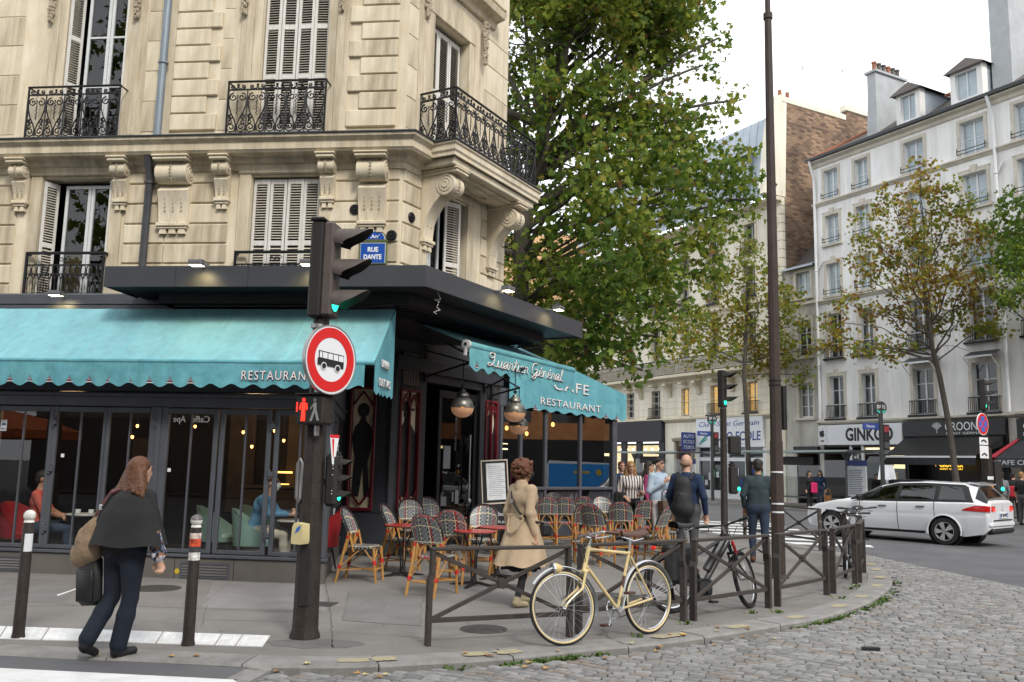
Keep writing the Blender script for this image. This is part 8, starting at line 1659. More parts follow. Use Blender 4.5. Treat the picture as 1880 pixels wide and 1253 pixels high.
def PT(x,y,face,z=0): return TR(x,y,z,rad(face+90))      # face: heading in degrees from +x; figures face -y at rest
# --- woman in the cape, walking away
def garment(t,name,mat,rings,nf=9,amp=.012,seed=1,a0=0,a1=2*PI,nu=72,sub=5):
    r=random.Random(seed); ph=[r.uniform(0,6.28) for _ in range(4)]; b=MB(mat); R_=[]
    for i in range(len(rings)-1):
        for k in range(sub): q=k/sub; q=q*q*(3-2*q)*.5+q*.5; R_.append([x+(y-x)*q for x,y in zip(rings[i],rings[i+1])])
    R_.append(list(rings[-1])); n=len(R_)-1
    def f(i,j):
        z,cx,cy,rx,ry=R_[round(j*n)]; a=a0+(a1-a0)*i; v=j**1.2
        d=1+v*amp/.2*(sin(nf*a+ph[0]+.8*sin(2*a+ph[1]))+.6*sin((nf*1.7//1)*a+ph[2])*v)+.02*noise.noise((cos(a)*2,sin(a)*2,z*5+seed))
        return (cx+rx*d*cos(a),cy+ry*d*sin(a),z+.010*v*sin(nf*a+ph[3])*(amp>.005))
    b.grid(lambda i,j:f(1-i,j),nu,n); return ob(name,b,t,smooth=70)
def cape(A,J,hp):
    A((C_cape,J['nk']+Vector((0,.02,-.05)),J['nk']+Vector((0,.02,.01)),.075,.068))
    A((C_cape,J['ch']+Vector((0,.0,-.1)),J['pel']+Vector((0,.0,.02)),.155,.16,.78))
    A((C_flor,J['eR'].lerp(J['wR'],.1),J['eR'].lerp(J['wR'],.62),.05,.055)); A((C_flor,J['eR'].lerp(J['wR'],.55),J['eR'].lerp(J['wR'],.80),.055,.072))
    A((C_flor,J['eL'].lerp(J['wL'],.5),J['eL'].lerp(J['wL'],.75),.055,.07))
g_=G(207,1205)
def lh(a,hp):
    for i in range(11): q=-.125+.025*i; a((H_auburn,hp(q*.7,.07,-.0),hp(q*1.25,.09+.015*(i%2),-.14),.034,.030)); a((H_auburn,hp(q*1.25,.09+.015*(i%2),-.14),hp(q*1.5,.10+.02*(i%3),-.205+.02*(i%3)),.032,.020))
cw=person('woman in a dark cape and navy trousers walking away past the bollards',PT(g_.x,g_.y,66),1.66,C_cape,C_navy,S_blk,SK,'long',H_auburn,pose=dict(pel=(-.05,0,.95),ch=(-.07,-.02,1.27),nk=(-.07,-.04,1.46),hd=(-.085,-.07,1.60),sL=(.12,-.02,1.40),sR=(-.25,-.03,1.39),eL=(.19,.0,1.12),wL=(.16,-.08,.90),eR=(-.36,.0,1.11),wR=(-.385,-.07,.85),hL=(.04,0,.92),hR=(-.14,0,.92),kL=(.08,-.01,.50),aL=(.11,.20,.15),tL=(.11,.10,.04),kR=(-.12,-.03,.50),aR=(-.07,.02,.085),tR=(-.09,-.14,.035)),extra=cape,female=True,h=.010,bulk=1.06,hairx=lh,legr=1.12,flare=.022,curl=.9,yaw_head=rad(-8))
WT=cw.matrix_basis
garment(cw,'jacket_hem',C_cape,[(1.10,-.045,0,.175,.135),(.98,-.04,0,.20,.155),(.86,-.035,.0,.215,.165)],7,.008,4)
garment(cw,'cape',C_cape,[(1.475,-.07,-.03,.062,.058),(1.44,-.07,-.02,.125,.09),(1.385,-.065,-.01,.23,.14),(1.25,-.06,.0,.30,.19),(1.10,-.055,.0,.345,.225),(.965,-.05,.005,.39,.255)],5,.013,2)
def inw(v): return WT@Vector(v)
bagm=pm('brown_suede',(.25,.175,.11),.8,var=.25,scale=6,bump=.4,bscale=25); BSOLE=pm('boot_sole',(.03,.025,.02),.7,var=0); m_strap=pm('oxblood_strap',(.10,.03,.03),.4,var=.1)
tb_=thing('tote_bag','slouchy brown suede tote bag on the shoulder of the caped woman','bag',WT); link('bag_body',body_mesh('bag_body',[(bagm,(.22,.12,1.0),(.36,.10,.98),.05,.05,1.6),(bagm,(.26,.11,.92),(.36,.10,.86),.13,.12,.75),(bagm,(.22,.12,1.10),(.30,.1,1.02),.07,.11,.8),(bagm,(.15,.11,1.22),(.24,.12,1.08),.035,.08,.8)],.011,.03),tb_)
b=MB(m_strap); b.tube([(.02,.02,1.46),(.06,.10,1.42),(.12,.13,1.30),(.19,.13,1.20)],.019,6); b.tube([(.03,-.0,1.46),(.08,.08,1.43),(.15,.115,1.31),(.23,.115,1.19)],.017,6); ob('strap',b,tb_); b=MB(m_chr); b.box(.11,.15,.135,.155,1.26,1.31,.005); ob('buckle',b,tb_)
lb=thing('laptop_bag','black laptop bag hanging beside the caped woman','bag',WT); b=MB(pm('black_leather',(.016,.016,.017),.45,var=.2,scale=8,bump=.2,bscale=60)); b.box(-.13,.13,-.06,.06,-.22,.22,.045); ob('bag_body',b,lb,Matrix.Translation((.27,.07,.64))@Matrix.Rotation(rad(6),4,'Y'),smooth=50); b=MB(m_blk); b.tube([(.22,.09,.87),(.20,.14,1.05),(.13,.145,1.25),(.06,.11,1.40),(.03,.02,1.47)],.012,6); ob('strap',b,lb); b=MB(m_chr); b.box(.2,.25,.08,.10,.84,.9,.01); ob('clasp',b,lb)
b=MB(m_blk); b.box(-.10,.10,.055,.075,-.18,.10,.02); ob('front_pocket',b,lb,Matrix.Translation((.27,.07,.64))@Matrix.Rotation(rad(6),4,'Y'),smooth=50)
# --- woman in the trench coat, walking to the right
def trench(A,J,hp):
    p=J['pel']
    A((C_tren,p+Vector((-.09,0,.155)),p+Vector((.09,0,.155)),.112,.112,.9))
    A((C_tren,J['nk']+Vector((0,.03,-.03)),J['nk']+Vector((0,.03,.015)),.075,.07)); A((C_tren,J['ch']+Vector((-.1,.0,.03)),J['ch']+Vector((.1,.0,.03)),.125,.125,.95))
    A((C_blk,hp(0,-.075,-.025),hp(0,-.06,-.06),.056,.045))
g_=G(958,1113)
tw=person('curly haired woman in a beige trench coat walking past the tables',PT(g_.x,g_.y,38),1.70,C_tren,C_blk,S_bei,SK2,'curly',H_brown,pose=dict(eL=(.21,.09,1.12),wL=(.215,.05,.86),eR=(-.22,.08,1.12),wR=(-.235,.02,.86),kL=(.09,-.10,.52),aL=(.09,-.05,.12),tL=(.09,-.20,.05),kR=(-.09,.02,.50),aR=(-.09,.15,.10),tR=(-.10,.02,.035)),extra=trench,female=False,bulk=1.10,h=.010,curl=1.1,yaw_head=rad(-6),legr=.8)
TW=tw.matrix_basis; garment(tw,'coat_skirt',C_tren,[(1.12,0,.0,.175,.145),(1.02,0,.0,.205,.175),(.85,0,.01,.25,.22),(.66,0,.02,.295,.275),(.50,0,.03,.335,.325)],7,.011,5); garment(tw,'skirt_hem',C_blk,[(.62,0,.02,.20,.19),(.50,0,.025,.23,.22),(.44,0,.03,.25,.235)],6,.008,8); b=MB(C_tren); b.tube([(.10,.15,1.07),(.06,.20,.96),(-.0,.235,.89),(-.08,.235,.88),(-.15,.20,.95),(-.18,.14,1.07)],.012,6); b.box(-.16,.16,.125,.155,1.06,1.105,.01); ob('belt',b,tw)
cbg=thing('handbag','small dark crossbody bag carried by the trench coat woman','bag',TW); b=MB(m_blk); b.box(-.22,-.14,-.27,-.12,.84,1.0,.03); ob('bag_body',b,cbg); b=MB(m_blk); b.tube([(.12,.0,1.47),(.10,.12,1.36),(.02,.165,1.25),(-.12,.155,1.12),(-.22,.04,1.03),(-.2,-.16,1.0)],.014,6); ob('strap',b,cbg); b=MB(m_chr); b.box(.0,.04,.172,.182,1.24,1.28); ob('buckle',b,cbg)
# --- bald man with backpack
g_=G(1262,1053); bm=person('bald man in navy jacket with a black backpack seen from behind',PT(g_.x,g_.y,62),1.88,C_jkt,C_gryt,S_brn,SK,'bald',H_stub,pose=dict(eL=(.26,.05,1.13),wL=(.24,-.08,.90),eR=(-.27,.04,1.12),wR=(-.27,-.06,.87)),h=.012,bulk=1.12,yaw_head=rad(-20)); BM=bm.matrix_basis
bp_=thing('backpack','black backpack on the back of the bald man','backpack',BM); m_bpk=pm('backpack_nylon',(.018,.019,.022),.7,var=.25,scale=8,bump=.4,bscale=25); link('bag_body',body_mesh('bag_body',[(m_bpk,(0,.22,.98),(0,.21,1.30),.15,.13,.75),(m_bpk,(-.06,.22,.95),(.06,.22,.95),.12,.12,.8),(m_bpk,(0,.30,.98),(0,.29,1.10),.105,.095,.6)],.012,.03),bp_)
b=MB(m_bpk)
for s in(-1,1): b.tube([(s*.09,.16,1.38),(s*.125,.05,1.475),(s*.13,-.07,1.42),(s*.15,-.12,1.25),(s*.16,-.02,1.08),(s*.12,.13,.98)],.024,6)
ob('strap',b,bp_); b=MB(pm('zip_grey',(.09,.09,.1),.5,var=0)); b.tube([(.11*cos(a),.345-.05*abs(cos(a)),1.02+.15*sin(a)) for a in [PI*i/10 for i in range(11)]],.006,5); ob('zip',b,bp_)
# --- man in the dark jacket by the lamp post
g_=G(1394,1034); person('man in a dark teal jacket and jeans walking away beside the lamp post',PT(g_.x,g_.y,78),1.86,C_grn,C_jean,S_brn,SK2,'short',H_black,pose=dict(eL=(.255,.05,1.13),wL=(.23,-.06,.92),eR=(-.255,.05,1.13),wR=(-.23,-.06,.92),kL=(.10,-.08,.50),aL=(.10,-.02,.10),tL=(.11,-.17,.04),kR=(-.10,.02,.50),aR=(-.10,.13,.11),tR=(-.11,.0,.035)),h=.013,bulk=1.06,extra=lambda A,J,hp:(A((C_grn,J['pel']+Vector((-.055,0,-.02)),J['pel']+Vector((.055,0,-.02)),.135,.13,.9)),A((C_grn,J['ch']+Vector((-.06,0,-.1)),J['pel']+Vector((-.05,0,0)),.13,.13,.9)),A((C_grn,J['ch']+Vector((.06,0,-.1)),J['pel']+Vector((.05,0,0)),.13,.13,.9))))
# --- group behind the chairs
def at(px_,d): p=D(px_,900,d); return p.x,p.y
x,y=at(1158,18.6); w1=person('woman with wavy blond hair in a black and white striped blouse',PT(x,y,-84),1.78,C_strp,C_blk,S_blk,SK,'long',H_blond,pose=dict(eR=(-.25,.02,1.12),wR=(-.16,-.20,1.02),eL=(.25,.0,1.12),wL=(.16,-.24,1.10)),h=.014,female=True,bulk=1.05,forearm=SK)
W1=w1.matrix_basis; t=thing('phone','dark phone held by the woman in the striped blouse','phone',W1); b=MB(m_blk); b.box(.10,.15,-.40,-.27,1.12,1.135,.004); ob('phone_body',b,t)
t=thing('coat','black coat folded over the arm of the striped blouse woman','coat',W1); link('folded_cloth',body_mesh('folded_cloth',[(C_blk,(-.20,-.12,1.05),(-.22,-.14,.72),.09,.10,.8),(C_blk,(-.30,-.06,1.08),(-.30,-.08,.78),.07,.08)],.014,.03),t)
t=thing('handbag','grey patterned handbag of the striped blouse woman','bag',W1); link('bag_body',body_mesh('bag_body',[(cloth('grey_pattern_bag',(.12,.12,.12),.4,30),(.10,-.16,.92),(.16,-.16,.78),.06,.09,.6)],.014,.02),t)
x,y=at(1210,18.0); w2=person('woman in a pale denim jacket with sunglasses on her head',PT(x,y,-52),1.86,C_den,C_wht,S_wht,SK,'bun',H_black,pose=dict(eR=(-.27,-.0,1.12),wR=(-.09,-.22,1.30),eL=(.27,.0,1.10),wL=(.02,-.22,1.10)),h=.013,female=True,bulk=1.12,yaw_head=rad(10),extra=lambda A,J,hp:(A((C_den,J['pel']+Vector((-.06,0,.06)),J['pel']+Vector((.06,0,.06)),.16,.16,.85)),A((C_den,J['nk']+Vector((-.05,-.05,-.03)),J['nk']+Vector((-.11,-.09,-.08)),.03,.02)),A((C_den,J['nk']+Vector((.05,-.05,-.03)),J['nk']+Vector((.11,-.09,-.08)),.03,.02)))); W2=w2.matrix_basis
b=MB(m_blk)
for s in(-1,1): b.lathe([(.001,0),(.032,.002),(.035,.008)],12,Matrix.Translation((s*.038,-.075,1.715))@Matrix.Rotation(rad(60),4,'X')); b.tube([(s*.07,-.07,1.71),(s*.08,.03,1.67)],.004,5)
t=thing('sunglasses','dark sunglasses pushed up on the hair of the denim jacket woman','sunglasses',W2); ob('frame',b,t)
m_lv=pm('brown_monogram',(.075,.045,.032),.5,var=.5,scale=60,col2=(.16,.11,.07)); t=thing('tote_bag','brown patterned tote bag on the arm of the denim jacket woman','bag',W2); b=MB(m_lv); b.prism([(-.16,.62),(.16,.62),(.20,.95),(-.20,.95)],-.28,-.14,XZ); ob('bag_body',b,t,smooth=50); b=MB(m_lea); [b.tube([(-.09,y,.95),(-.07,y,1.12),(.0,y,1.17),(.07,y,1.12),(.09,y,.95)],.01,6) for y in(-.27,-.15)]; ob('handle',b,t)
x,y=at(1192,19.8); person('dark haired woman in a magenta top behind the denim jacket woman',PT(x,y,-20),1.80,C_pink,C_blk,S_blk,SK,'long',H_black,h=.016,female=True)
x,y=at(1141,22.5); person('person half hidden behind the striped blouse woman in a blue top',PT(x,y,-70),1.80,C_jkt,C_blk,S_blk,SK,'short',H_brown,h=.018)
# --- people across the boulevard
def fp(px_,py,label,face,**k): p=G(px_,py); return person(label,PT(p.x,p.y,face),h=.022,**k)
fp(1487,936,'woman with a bright pink bag standing before the poster shop',-60,H=1.70,top=C_blk,bot=C_blk,hair='long',hm=H_black,female=True); p=G(1487,936); t=thing('handbag','bright pink bag of the woman before the poster shop','bag',PT(p.x,p.y,-60)); b=MB(pm('pink_bag',(.55,.02,.12),.6,var=.1)); b.box(-.15,.2,-.30,-.18,.72,1.18,.04); ob('bag_body',b,t)
fp(1507,935,'woman in navy coat and jeans standing left of the phone shop',-120,H=1.72,top=C_jkt,bot=C_jean,hair='long',hm=H_black,female=True)
p=G(1520,936); t=thing('wicker_bag','small wicker basket held by the woman in the navy coat','bag',TR(p.x,p.y,0)); b=MB(m_rat2); b.lathe([(.12,.35),(.17,.62),(.16,.62),(.11,.37)],14); b.tube([(.15*cos(a),0,.62+.3*sin(a)) for a in [PI*i/10 for i in range(11)]],.012,5); ob('basket',b,t)
x,y=FF.w(-9.0,-1.2)[:2]; person('dark dressed person standing in front of the driving school',TR(x,y,0,.5),1.72,C_blk,C_blk,S_blk,SK2,'short',H_black,h=.022)
x,y=FF.w(-16.3,-1.5)[:2]; 
for k,(px_,dep,lab,tp,hr,fc) in enumerate(((1838,31.5,'man in grey shirt standing under the cafe awning at the right edge',C_gsh,'short',100),(1860,32.5,'person in black with a red bag behind the grey shirt man',C_blk,'short',60),(1876,30.5,'blond man in black tee and grey trousers at the right edge',C_blk,'short',20))):
    p=D(px_,880,dep); person(lab,PT(p.x,p.y,fc),1.80,tp,C_gryt if k!=1 else C_blk,S_blk,SK,hr,H_blond if k==2 else H_black,h=.02,forearm=SK if k==2 else None)
p=D(1857,880,32.2); t=thing('shoulder_bag','red bag between the two men at the right edge','bag',PT(p.x,p.y,60)); b=MB(pm('red_bag',(.4,.015,.03),.6,var=.1)); b.box(-.12,.12,.14,.24,.9,1.3,.04); ob('bag_body',b,t)
x,y=FF.w(4.1,-.6)[:2]; person('seated looking person in dark clothes before the phone shop window',TR(x,y,0,.2),1.62,C_blk,C_blk,S_blk,SK2,'short',H_black,h=.022)
# --- guests inside the cafe
def seated(u,y,face,label,top,bot,shoe,hair,hm,arms,H=1.75,extra=None,skin=SK,sleeve=None,lean=0,forearm=None):
    o=VF.w(u,y,.06); z=-.48
    ps=dict(pel=(0,.02,.55),ch=(0,.02-lean*.6,.87),nk=(0,.02-lean,1.06),hd=(0,-.02-lean*1.25,1.215),sL=(.175,.02-lean*.9,1.0),sR=(-.175,.02-lean*.9,1.0),hL=(.09,-.02,.54),hR=(-.09,-.02,.54),kL=(.12,-.44,.52),kR=(-.10,-.42,.50),aL=(.13,-.40,.085),aR=(-.11,-.46,.085),tL=(.14,-.55,.035),tR=(-.12,-.61,.035)); ps.update(arms)
    return person(label,PT(o.x,o.y,face,.06),H,top,bot,shoe,skin,hair,hm,pose=ps,h=.013,extra=extra,sleeve=sleeve,forearm=forearm)
seated(-1.30,.76,-2,'man in a blue denim jacket and face mask sitting with his phone',C_denb,C_bei,S_wht,'short',H_auburn,dict(eL=(.23,-.24,.80),wL=(.08,-.48,.80),eR=(-.23,-.24,.80),wR=(-.06,-.48,.80)),1.78,extra=lambda A,J,hp:A((C_wht,hp(0,-.075,-.025),hp(0,-.06,-.055),.052,.045)),lean=.14)
o=VF.w(-.80,.74,.06); t=thing('phone','phone in the hands of the man with the face mask','phone',Matrix.Translation((o.x,o.y,.92))); b=MB(m_blk); b.box(-.04,.04,-.06,.06,0,.01,.003); ob('phone_body',b,t)
seated(-4.62,.62,14,'bearded man in a coral shirt sitting inside the left window',C_cor,C_jean,S_wht,'short',H_black,dict(eL=(.23,-.10,.76),wL=(.06,-.30,.68),eR=(-.23,-.10,.76),wR=(-.05,-.30,.68)),1.76,extra=lambda A,J,hp:A((H_black,hp(0,-.055,-.05),hp(0,-.04,-.075),.055,.045)),skin=SK2,yaw=0) if 0 else seated(-4.62,.62,14,'bearded man in a coral shirt sitting inside the left window',C_cor,C_jean,S_wht,'short',H_black,dict(eL=(.23,-.10,.76),wL=(.06,-.30,.68),eR=(-.23,-.10,.76),wR=(-.05,-.30,.68)),1.76,extra=lambda A,J,hp:A((H_black,hp(0,-.055,-.05),hp(0,-.04,-.075),.055,.045)),skin=SK2,forearm=SK2)
seated(-3.18,.80,168,'dark haired guest in a black top sitting inside behind the caped woman',C_blk,C_blk,S_blk,'short',H_black,dict(),1.80,skin=SK2)
# ================================================================== white estate car
m_cw=pm('car_white',(.74,.76,.79),.22,var=0,spec=.5,coat=1.0); m_cg=pm('car_glass',(.008,.009,.010),.05,var=0,spec=.45); m_ct=pm('car_black_trim',(.014,.014,.015),.5,var=0); m_rimc=pm('alloy_grey',(.50,.50,.52),.35,metal=.35,var=.1); m_tail=pm('tail_lamp_red',(.50,.012,.012),.15,var=0,coat=1)
A=G(1738,1001,ROAD); Bv=G(1546,986,ROAD); hd_=(Bv-A); hd_.z=0; hd_.normalize(); WB=2.73
CT_=Matrix.Translation(A+Vector((hd_.y,-hd_.x,0))*-.0)@Matrix.Rotation(math.atan2(hd_.y,hd_.x),4,'Z')    # x forward from the rear axle
car=thing('estate_car','white estate car with grey alloy wheels crossing behind the fence','car',CT_@Matrix.Translation((0,-.78,0))@Matrix.Diagonal((1.09,1.0,1.07,1)))
# side profile (x forward): sill, belt and top heights, half widths
XS=[-.98,-.95,-.88,-.70,-.45,-.15,.2,.6,1.0,1.4,1.75,2.05,2.35,2.7,3.05,3.3,3.48,3.56,3.60]
def itp(x,pts):
    for (a,fa),(c,fc) in zip(pts[:-1],pts[1:]):
        if x<=c: t=max(0,(x-a)/(c-a)); t=t*t*(3-2*t)*.5+t*.5; return fa+(fc-fa)*t
    return pts[-1][1]
bot=lambda x:itp(x,[(-.98,.42),(-.8,.27),(-.4,.20),(3.1,.19),(3.5,.25),(3.6,.36)])
belt=lambda x:itp(x,[(-.98,.95),(-.6,1.0),(0,.985),(1.2,.95),(2.2,.93),(2.6,.905),(3.1,.80),(3.45,.66),(3.6,.55)])
top=lambda x:itp(x,[(-.98,1.0),(-.93,1.06),(-.62,1.40),(-.35,1.455),(.5,1.475),(1.1,1.45),(1.5,1.37),(2.25,1.01),(2.5,.955),(3.1,.83),(3.45,.68),(3.6,.56)])
hw=lambda x:itp(x,[(-.98,.78),(-.90,.85),(-.5,.89),(.3,.90),(2.4,.90),(3.0,.87),(3.35,.77),(3.52,.62),(3.6,.46)])
N=170; xs=[-.98+4.58*(i/N) for i in range(N+1)]
K=20
def pt(x,k):           # k in 0..1 from sill centre up to the roof centre
    w=hw(x); zb,zt,z0=belt(x),top(x),bot(x); zt=max(zt,zb+.002)
    if k<.12: t=k/.12; return (w*(.55+.35*t),z0+.02*t*t)
    if k<.55:
        t=(k-.12)/.43; z=z0+.02+(zb-z0-.02)*t; bul=w*(.90+.105*math.sin(PI*min(1,t*1.05)*.62)); 
        if .58<t<.68: bul-=.006
        return (bul-.03*max(0,t-.9)*6*.3,z)
    t=(k-.55)/.45; roofw=w*.64; g=max(0.0,min(1.0,(zt-zb)/.32)); wt=w*.985*(1-g)+g*(w*.965+(roofw-w*.965)*min(1,t/.55)**1.25)
    if t<.55: return ((w*.975)+(wt-(w*.975)),zb+(zt-.05*g-zb)*(t/.55))
    s=(t-.55)/.45; wb_=(w*.975)*(1-g)+g*roofw; return (wb_*(1-s**1.6),zt-.05*g+.05*g*(1-(1-s)**2))
KS=[0,.06,.12]+[.12+.43*i/30 for i in range(1,31)]+[.55+.45*.55*i/8 for i in range(1,9)]+[.55+.45*(.55+.45*i/7) for i in range(1,8)]
b=MB(m_cw); nk=len(KS)
kb,kt=.575,.785
def inwin(x,k): t=(k-kb)/(kt-kb); return (-.55+.16*t)<x<(2.05-.62*t)
def skip(x,z): return any((x-cx)**2+(z-.32)**2<.365**2 for cx in(0,WB)) and z<.75
for s in(1,-1):
    vs=[]; fs=[]
    for x in xs:
        for k in KS: w,z=pt(x,k); vs.append((x,s*w,z))
    for i in range(N):
        for j in range(nk-1):
            a=(i*nk+j,(i+1)*nk+j,(i+1)*nk+j+1,i*nk+j+1); cx=(xs[i]+xs[i+1])/2; cz=sum(vs[q][2] for q in a)/4
            if KS[j]<.5 and skip(cx,cz): continue
            kk=(KS[j]+KS[j+1])/2
            if kb-.004<kk<kt and inwin(cx,kk): continue
            fs.append(a if s<0 else a[::-1])
    
    b.add(vs,fs)
for xe,rv_ in((xs[0],1),(xs[-1],0)):
    ring=[(xe,-pt(xe,k)[0],pt(xe,k)[1]) for k in KS]+[(xe,pt(xe,k)[0],pt(xe,k)[1]) for k in KS[::-1][1:]]
    b.add(ring,[tuple(range(len(ring)))[::1 if rv_ else -1]])
ob('body',b,car,smooth=32)
def patch(name,x0,x1,k0,k1,mat,off=.006,shape=None,n=16,m=6,sides=(1,-1),parent=None):
    for s in sides:
        b=MB(mat)
        def f(i,j):
            x=x0+(x1-x0)*i; k=k0+(k1-k0)*j
            if shape: x,k=shape(i,j)
            w,z=pt(x,k); return (x,s*(w+off),z+off*.3)
        b.grid(f if s<0 else (lambda i,j:f(1-i,j)),n,m); o=ob(name,b,parent or car,smooth=60)
    return o
# side glazing in one dark band, split by pillars
def gl(xa,xb,xat,xbt): return lambda i,j:((xa+(xat-xa)*j)*(1-i)+(xb+(xbt-xb)*j)*i,kb+(kt-kb)*j)
m_cgl=glass('car_side_glass',(.34,.38,.38),.07)
patch('window_trim',0,0,0,0,m_ct,.004,lambda i,j:((-.66+.03*j)*(1-i)+(2.20-.04*j)*i,kb-.02+.032*j),30,2); patch('window_trim',0,0,0,0,m_ct,.004,lambda i,j:((-.46+.03*j)*(1-i)+(1.52-.04*j)*i,kt-.022+.034*j),30,2)
for xa,xb,xat,xbt in((2.0,2.16,1.40,1.50),(1.03,1.13,1.0,1.09),(.12,.22,.12,.22),(-.64,-.50,-.48,-.32)): patch('pillar',0,0,0,0,m_ct,.005,gl(xa,xb,xat,xbt),3,6)
patch('side_window',0,0,0,0,m_cgl,.002,gl(1.12,2.02,1.08,1.45)); patch('side_window',0,0,0,0,m_cgl,.002,gl(.22,1.04,.22,1.01)); patch('side_window',0,0,0,0,m_cgl,.002,gl(-.52,.13,-.34,.13))
b=MB(m_ct); b.box(-.7,2.4,-.8,.8,.45,.60); b.box(1.75,2.35,-.75,.75,.60,.96,.08); b.box(-.75,-.55,-.75,.75,.6,.98); ob('cabin_floor',b,car)
m_seat=pm('car_seat',(.05,.05,.055),.8,var=.15)
for x in(.95,.15):
    for y in(-.38,.38): b=MB(m_seat); b.box(x-.08,x+.1,y-.25,y+.25,.6,1.13,.05); b.box(x,x+.5,y-.25,y+.25,.58,.72,.05); b.box(x-.07,x+.04,y-.13,y+.13,1.15,1.33,.04); ob('seat',b,car)
b=MB(m_ct); b.tube([(1.62,.38+.18*cos(a),.98+.18*sin(a)) for a in [2*PI*i/20 for i in range(20)]],.015,6,closed=True); ob('steering_wheel',b,car)
# rear window and windscreen lie on the sloping ends
def endpatch(name,xf,k0,k1,x0,x1,mat,off):
    b=MB(mat)
    def f(i,j):
        x=x0+(x1-x0)*j; k=k0+(1-k0)*min(1,2*min(i,1-i)); s=1 if i>.5 else -1; w,z=pt(x,k); return (x+xf*off,s*w,z+off)
    b.grid(f if xf<0 else (lambda i,j:f(1-i,j)),20,8); return ob(name,b,car,smooth=60)
endpatch('rear_window',-1,.62,1,-.915,-.665,m_cg,.010); endpatch('windscreen',1,.62,1,2.22,1.52,m_cg,.010)
b=MB(m_cw); b.prism([(-.72,1.43),(-.70,1.395),(-.45,1.44),(-.45,1.47)],-.55,.55,XZ); ob('roof_spoiler',b,car)
patch('door_seam',1.06,1.075,.16,.56,m_ct,.0025,n=1,m=14); patch('door_seam',.20,.215,.3,.56,m_ct,.0025,n=1,m=14); patch('door_seam',1.98,1.995,.16,.56,m_ct,.0025,n=1,m=14)
for x in(.42,1.32): patch('door_handle',x,x+.2,.472,.495,m_chr,.022,n=4,m=2)
patch('sill_trim',.45,2.3,.13,.165,m_ct,.004,n=12,m=1)
for cx in(0,WB):
    for s in(1,-1):
        b=MB(m_ct); b.lathe([(.375,-.30),(.385,.0),(.362,.0),(.35,-.30)],32,Matrix.Translation((cx,s*(hw(cx)*.965),.32))@Matrix.Rotation(-s*PI/2,4,'X'),0,PI*1.0 if s<0 else PI) if 0 else b.lathe([(.001,-.30),(.36,-.30),(.375,.0),(.362,.0)],32,Matrix.Translation((cx,s*hw(cx)*.95,.325))@Matrix.Rotation(-s*PI/2,4,'X')); ob('wheel_arch',b,car)
        b=MB(m_cw); b.tube([(cx+.372*cos(a),s*(hw(cx)*1.0),.32+.372*sin(a)) for a in [rad(-12)+rad(204)*i/26 for i in range(27)]],.017,6); ob('arch_lip',b,car)
        W_=Matrix.Translation((cx,s*.80,.315))@Matrix.Rotation(-s*PI/2,4,'X'); b=MB(m_tyre); b.lathe([(.20,-.1),(.30,-.105),(.315,-.08),(.315,.07),(.30,.095),(.215,.10),(.21,.06)],36,W_); wh=ob('wheel',b,car)
        b=MB(m_rimc); b.lathe([(.218,.098),(.205,.10),(.195,.05),(.195,-.05)],32,W_); b.lathe([(.001,.085),(.045,.085),(.05,.06)],14,W_)
        for i in range(5):
            for q in(-.16,.16):
                a=2*PI*i/5+q; b.T=W_@Matrix.Rotation(a,4,'Z'); b.prism([(.03,-.014),(.2,-.026),(.2,.026),(.03,.014)],.07,.102)
        b.T=None; ob('rim',b,wh); b=MB(m_ct); b.lathe([(.001,.0),(.2,.0)],24,W_); ob('brake_disc',b,wh)
# rear end
def rearq(name,k0,k1,x0,x1,mat,off=.012,sides=(1,-1),a=0,wrap=True):
    return patch(name,x0,x1,k0,k1,mat,off,n=10,m=5,sides=sides)
for s in(1,-1):
    b=MB(m_tail)
    L=[(-.46,.80),(-.55,.92),(-.80,.955),(-.93,.955)]; L2=[(-.46,.78),(-.6,.79),(-.85,.79),(-.95,.79)]
    def kz(x,z): return .12+.43*(z-bot(x)-.02)/(belt(x)-bot(x)-.02)
    def f(i,j): x=-.40-.57*i; zlo=.80+.02*(1-i); zhi=.825+.115*min(1,(i/.5))**.8; z=zlo+(zhi-zlo)*j; w,_=pt(x,min(.55,kz(x,z))); return (x-.012*i,s*(w+.012),z)
    b.grid(f if s<0 else (lambda i,j:f(1-i,j)),14,5); b.box(-.995,-.965,s*.50,s*.74,.81,.935,.02); tl=ob('tail_lamp',b,car,smooth=50); b=MB(emi('tail_glow',(1,.05,.03),.9)); b.box(-1.0,-.99,s*.5,s*.68,.82,.845); b.box(-1.0,-.99,s*.5,s*.68,.87,.885); ob('light_bar',b,tl)
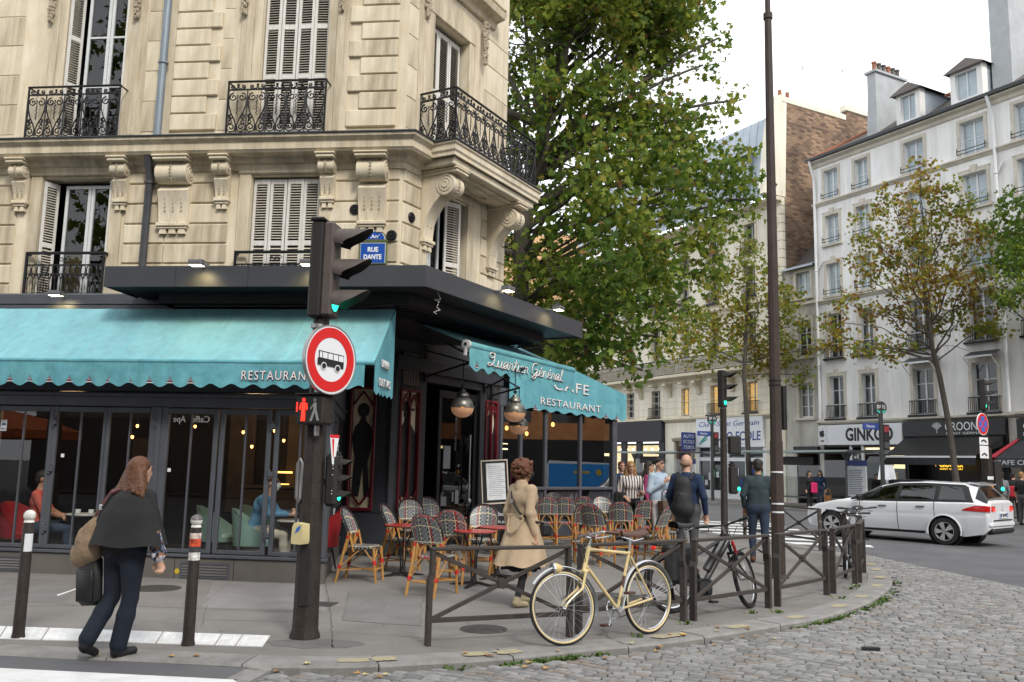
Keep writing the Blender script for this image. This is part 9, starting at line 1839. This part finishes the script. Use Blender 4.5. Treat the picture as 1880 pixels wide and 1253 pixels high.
b=MB(m_swt); b.box(-1.005,-.985,-.27,.27,.66,.78); pl=ob('number_plate',b,car); b=MB(m_sblu); b.box(-1.008,-1.004,.23,.27,.66,.78); b.box(-1.008,-1.004,-.27,-.23,.66,.78); ob('plate_band',b,pl); text('DF-276-WY',.105,m_sblk,pl,Matrix.Translation((-1.008,0,.72))@Matrix.Rotation(-PI/2,4,'Z')@UPR,width=.42)
b=MB(m_chr); b.prism([(-.02,.0),(.0,.01),(.02,.045),(.007,.06),(-.013,.03)],-.008,0,Matrix.Translation((-.985,0,.885))@Matrix.Rotation(-PI/2,4,'Z')@XZ); b.box(-.99,-.97,-.06,.06,.84,.85); ob('badge',b,car)
b=MB(m_ct); b.box(-1.02,-.80,-.70,.70,.30,.44,.05); b.box(-1.0,-.9,-.62,.62,.60,.625); ob('rear_skirt',b,car); b=MB(m_cw); b.box(-1.01,-.75,-.78,.78,.43,.60,.06); ob('bumper',b,car)
b=MB(m_ct); b.box(.6,1.35,-.5,.5,1.468,1.482,.02); ob('roof_glass',b,car)
for s in(1,-1): b=MB(m_ct); b.box(1.88,2.02,s*.94,s*1.10,.97,1.09,.04); ob('wing_mirror',b,car)
b=MB(pm('head_lamp',(.5,.52,.55),.1,var=0,coat=1)); b.box(3.2,3.45,.66,.80,.62,.72,.03); b.box(3.2,3.45,-.80,-.66,.62,.72,.03); ob('headlight',b,car)
drv=thing('person','driver in dark clothes at the wheel of the white estate car','person',car.matrix_basis); link('body',body_mesh('body',[(C_gsh,(1.08,.38,.75),(1.02,.38,1.08),.19,.2),(SK,(1.05,.38,1.16),(1.06,.38,1.22),.055,.055),(SK,(1.07,.38,1.29),None,(.10,.08,.12)),(H_black,(1.04,.38,1.33),None,(.105,.088,.10)),(C_gsh,(1.08,.58,1.05),(1.35,.58,.88),.06,.05),(SK,(1.35,.58,.88),(1.6,.52,1.02),.045,.035),(C_gsh,(1.08,.2,1.05),(1.35,.2,.88),.06,.05),(SK,(1.35,.2,.88),(1.6,.25,1.02),.045,.035)],.018,.03),drv)
finish_texts()
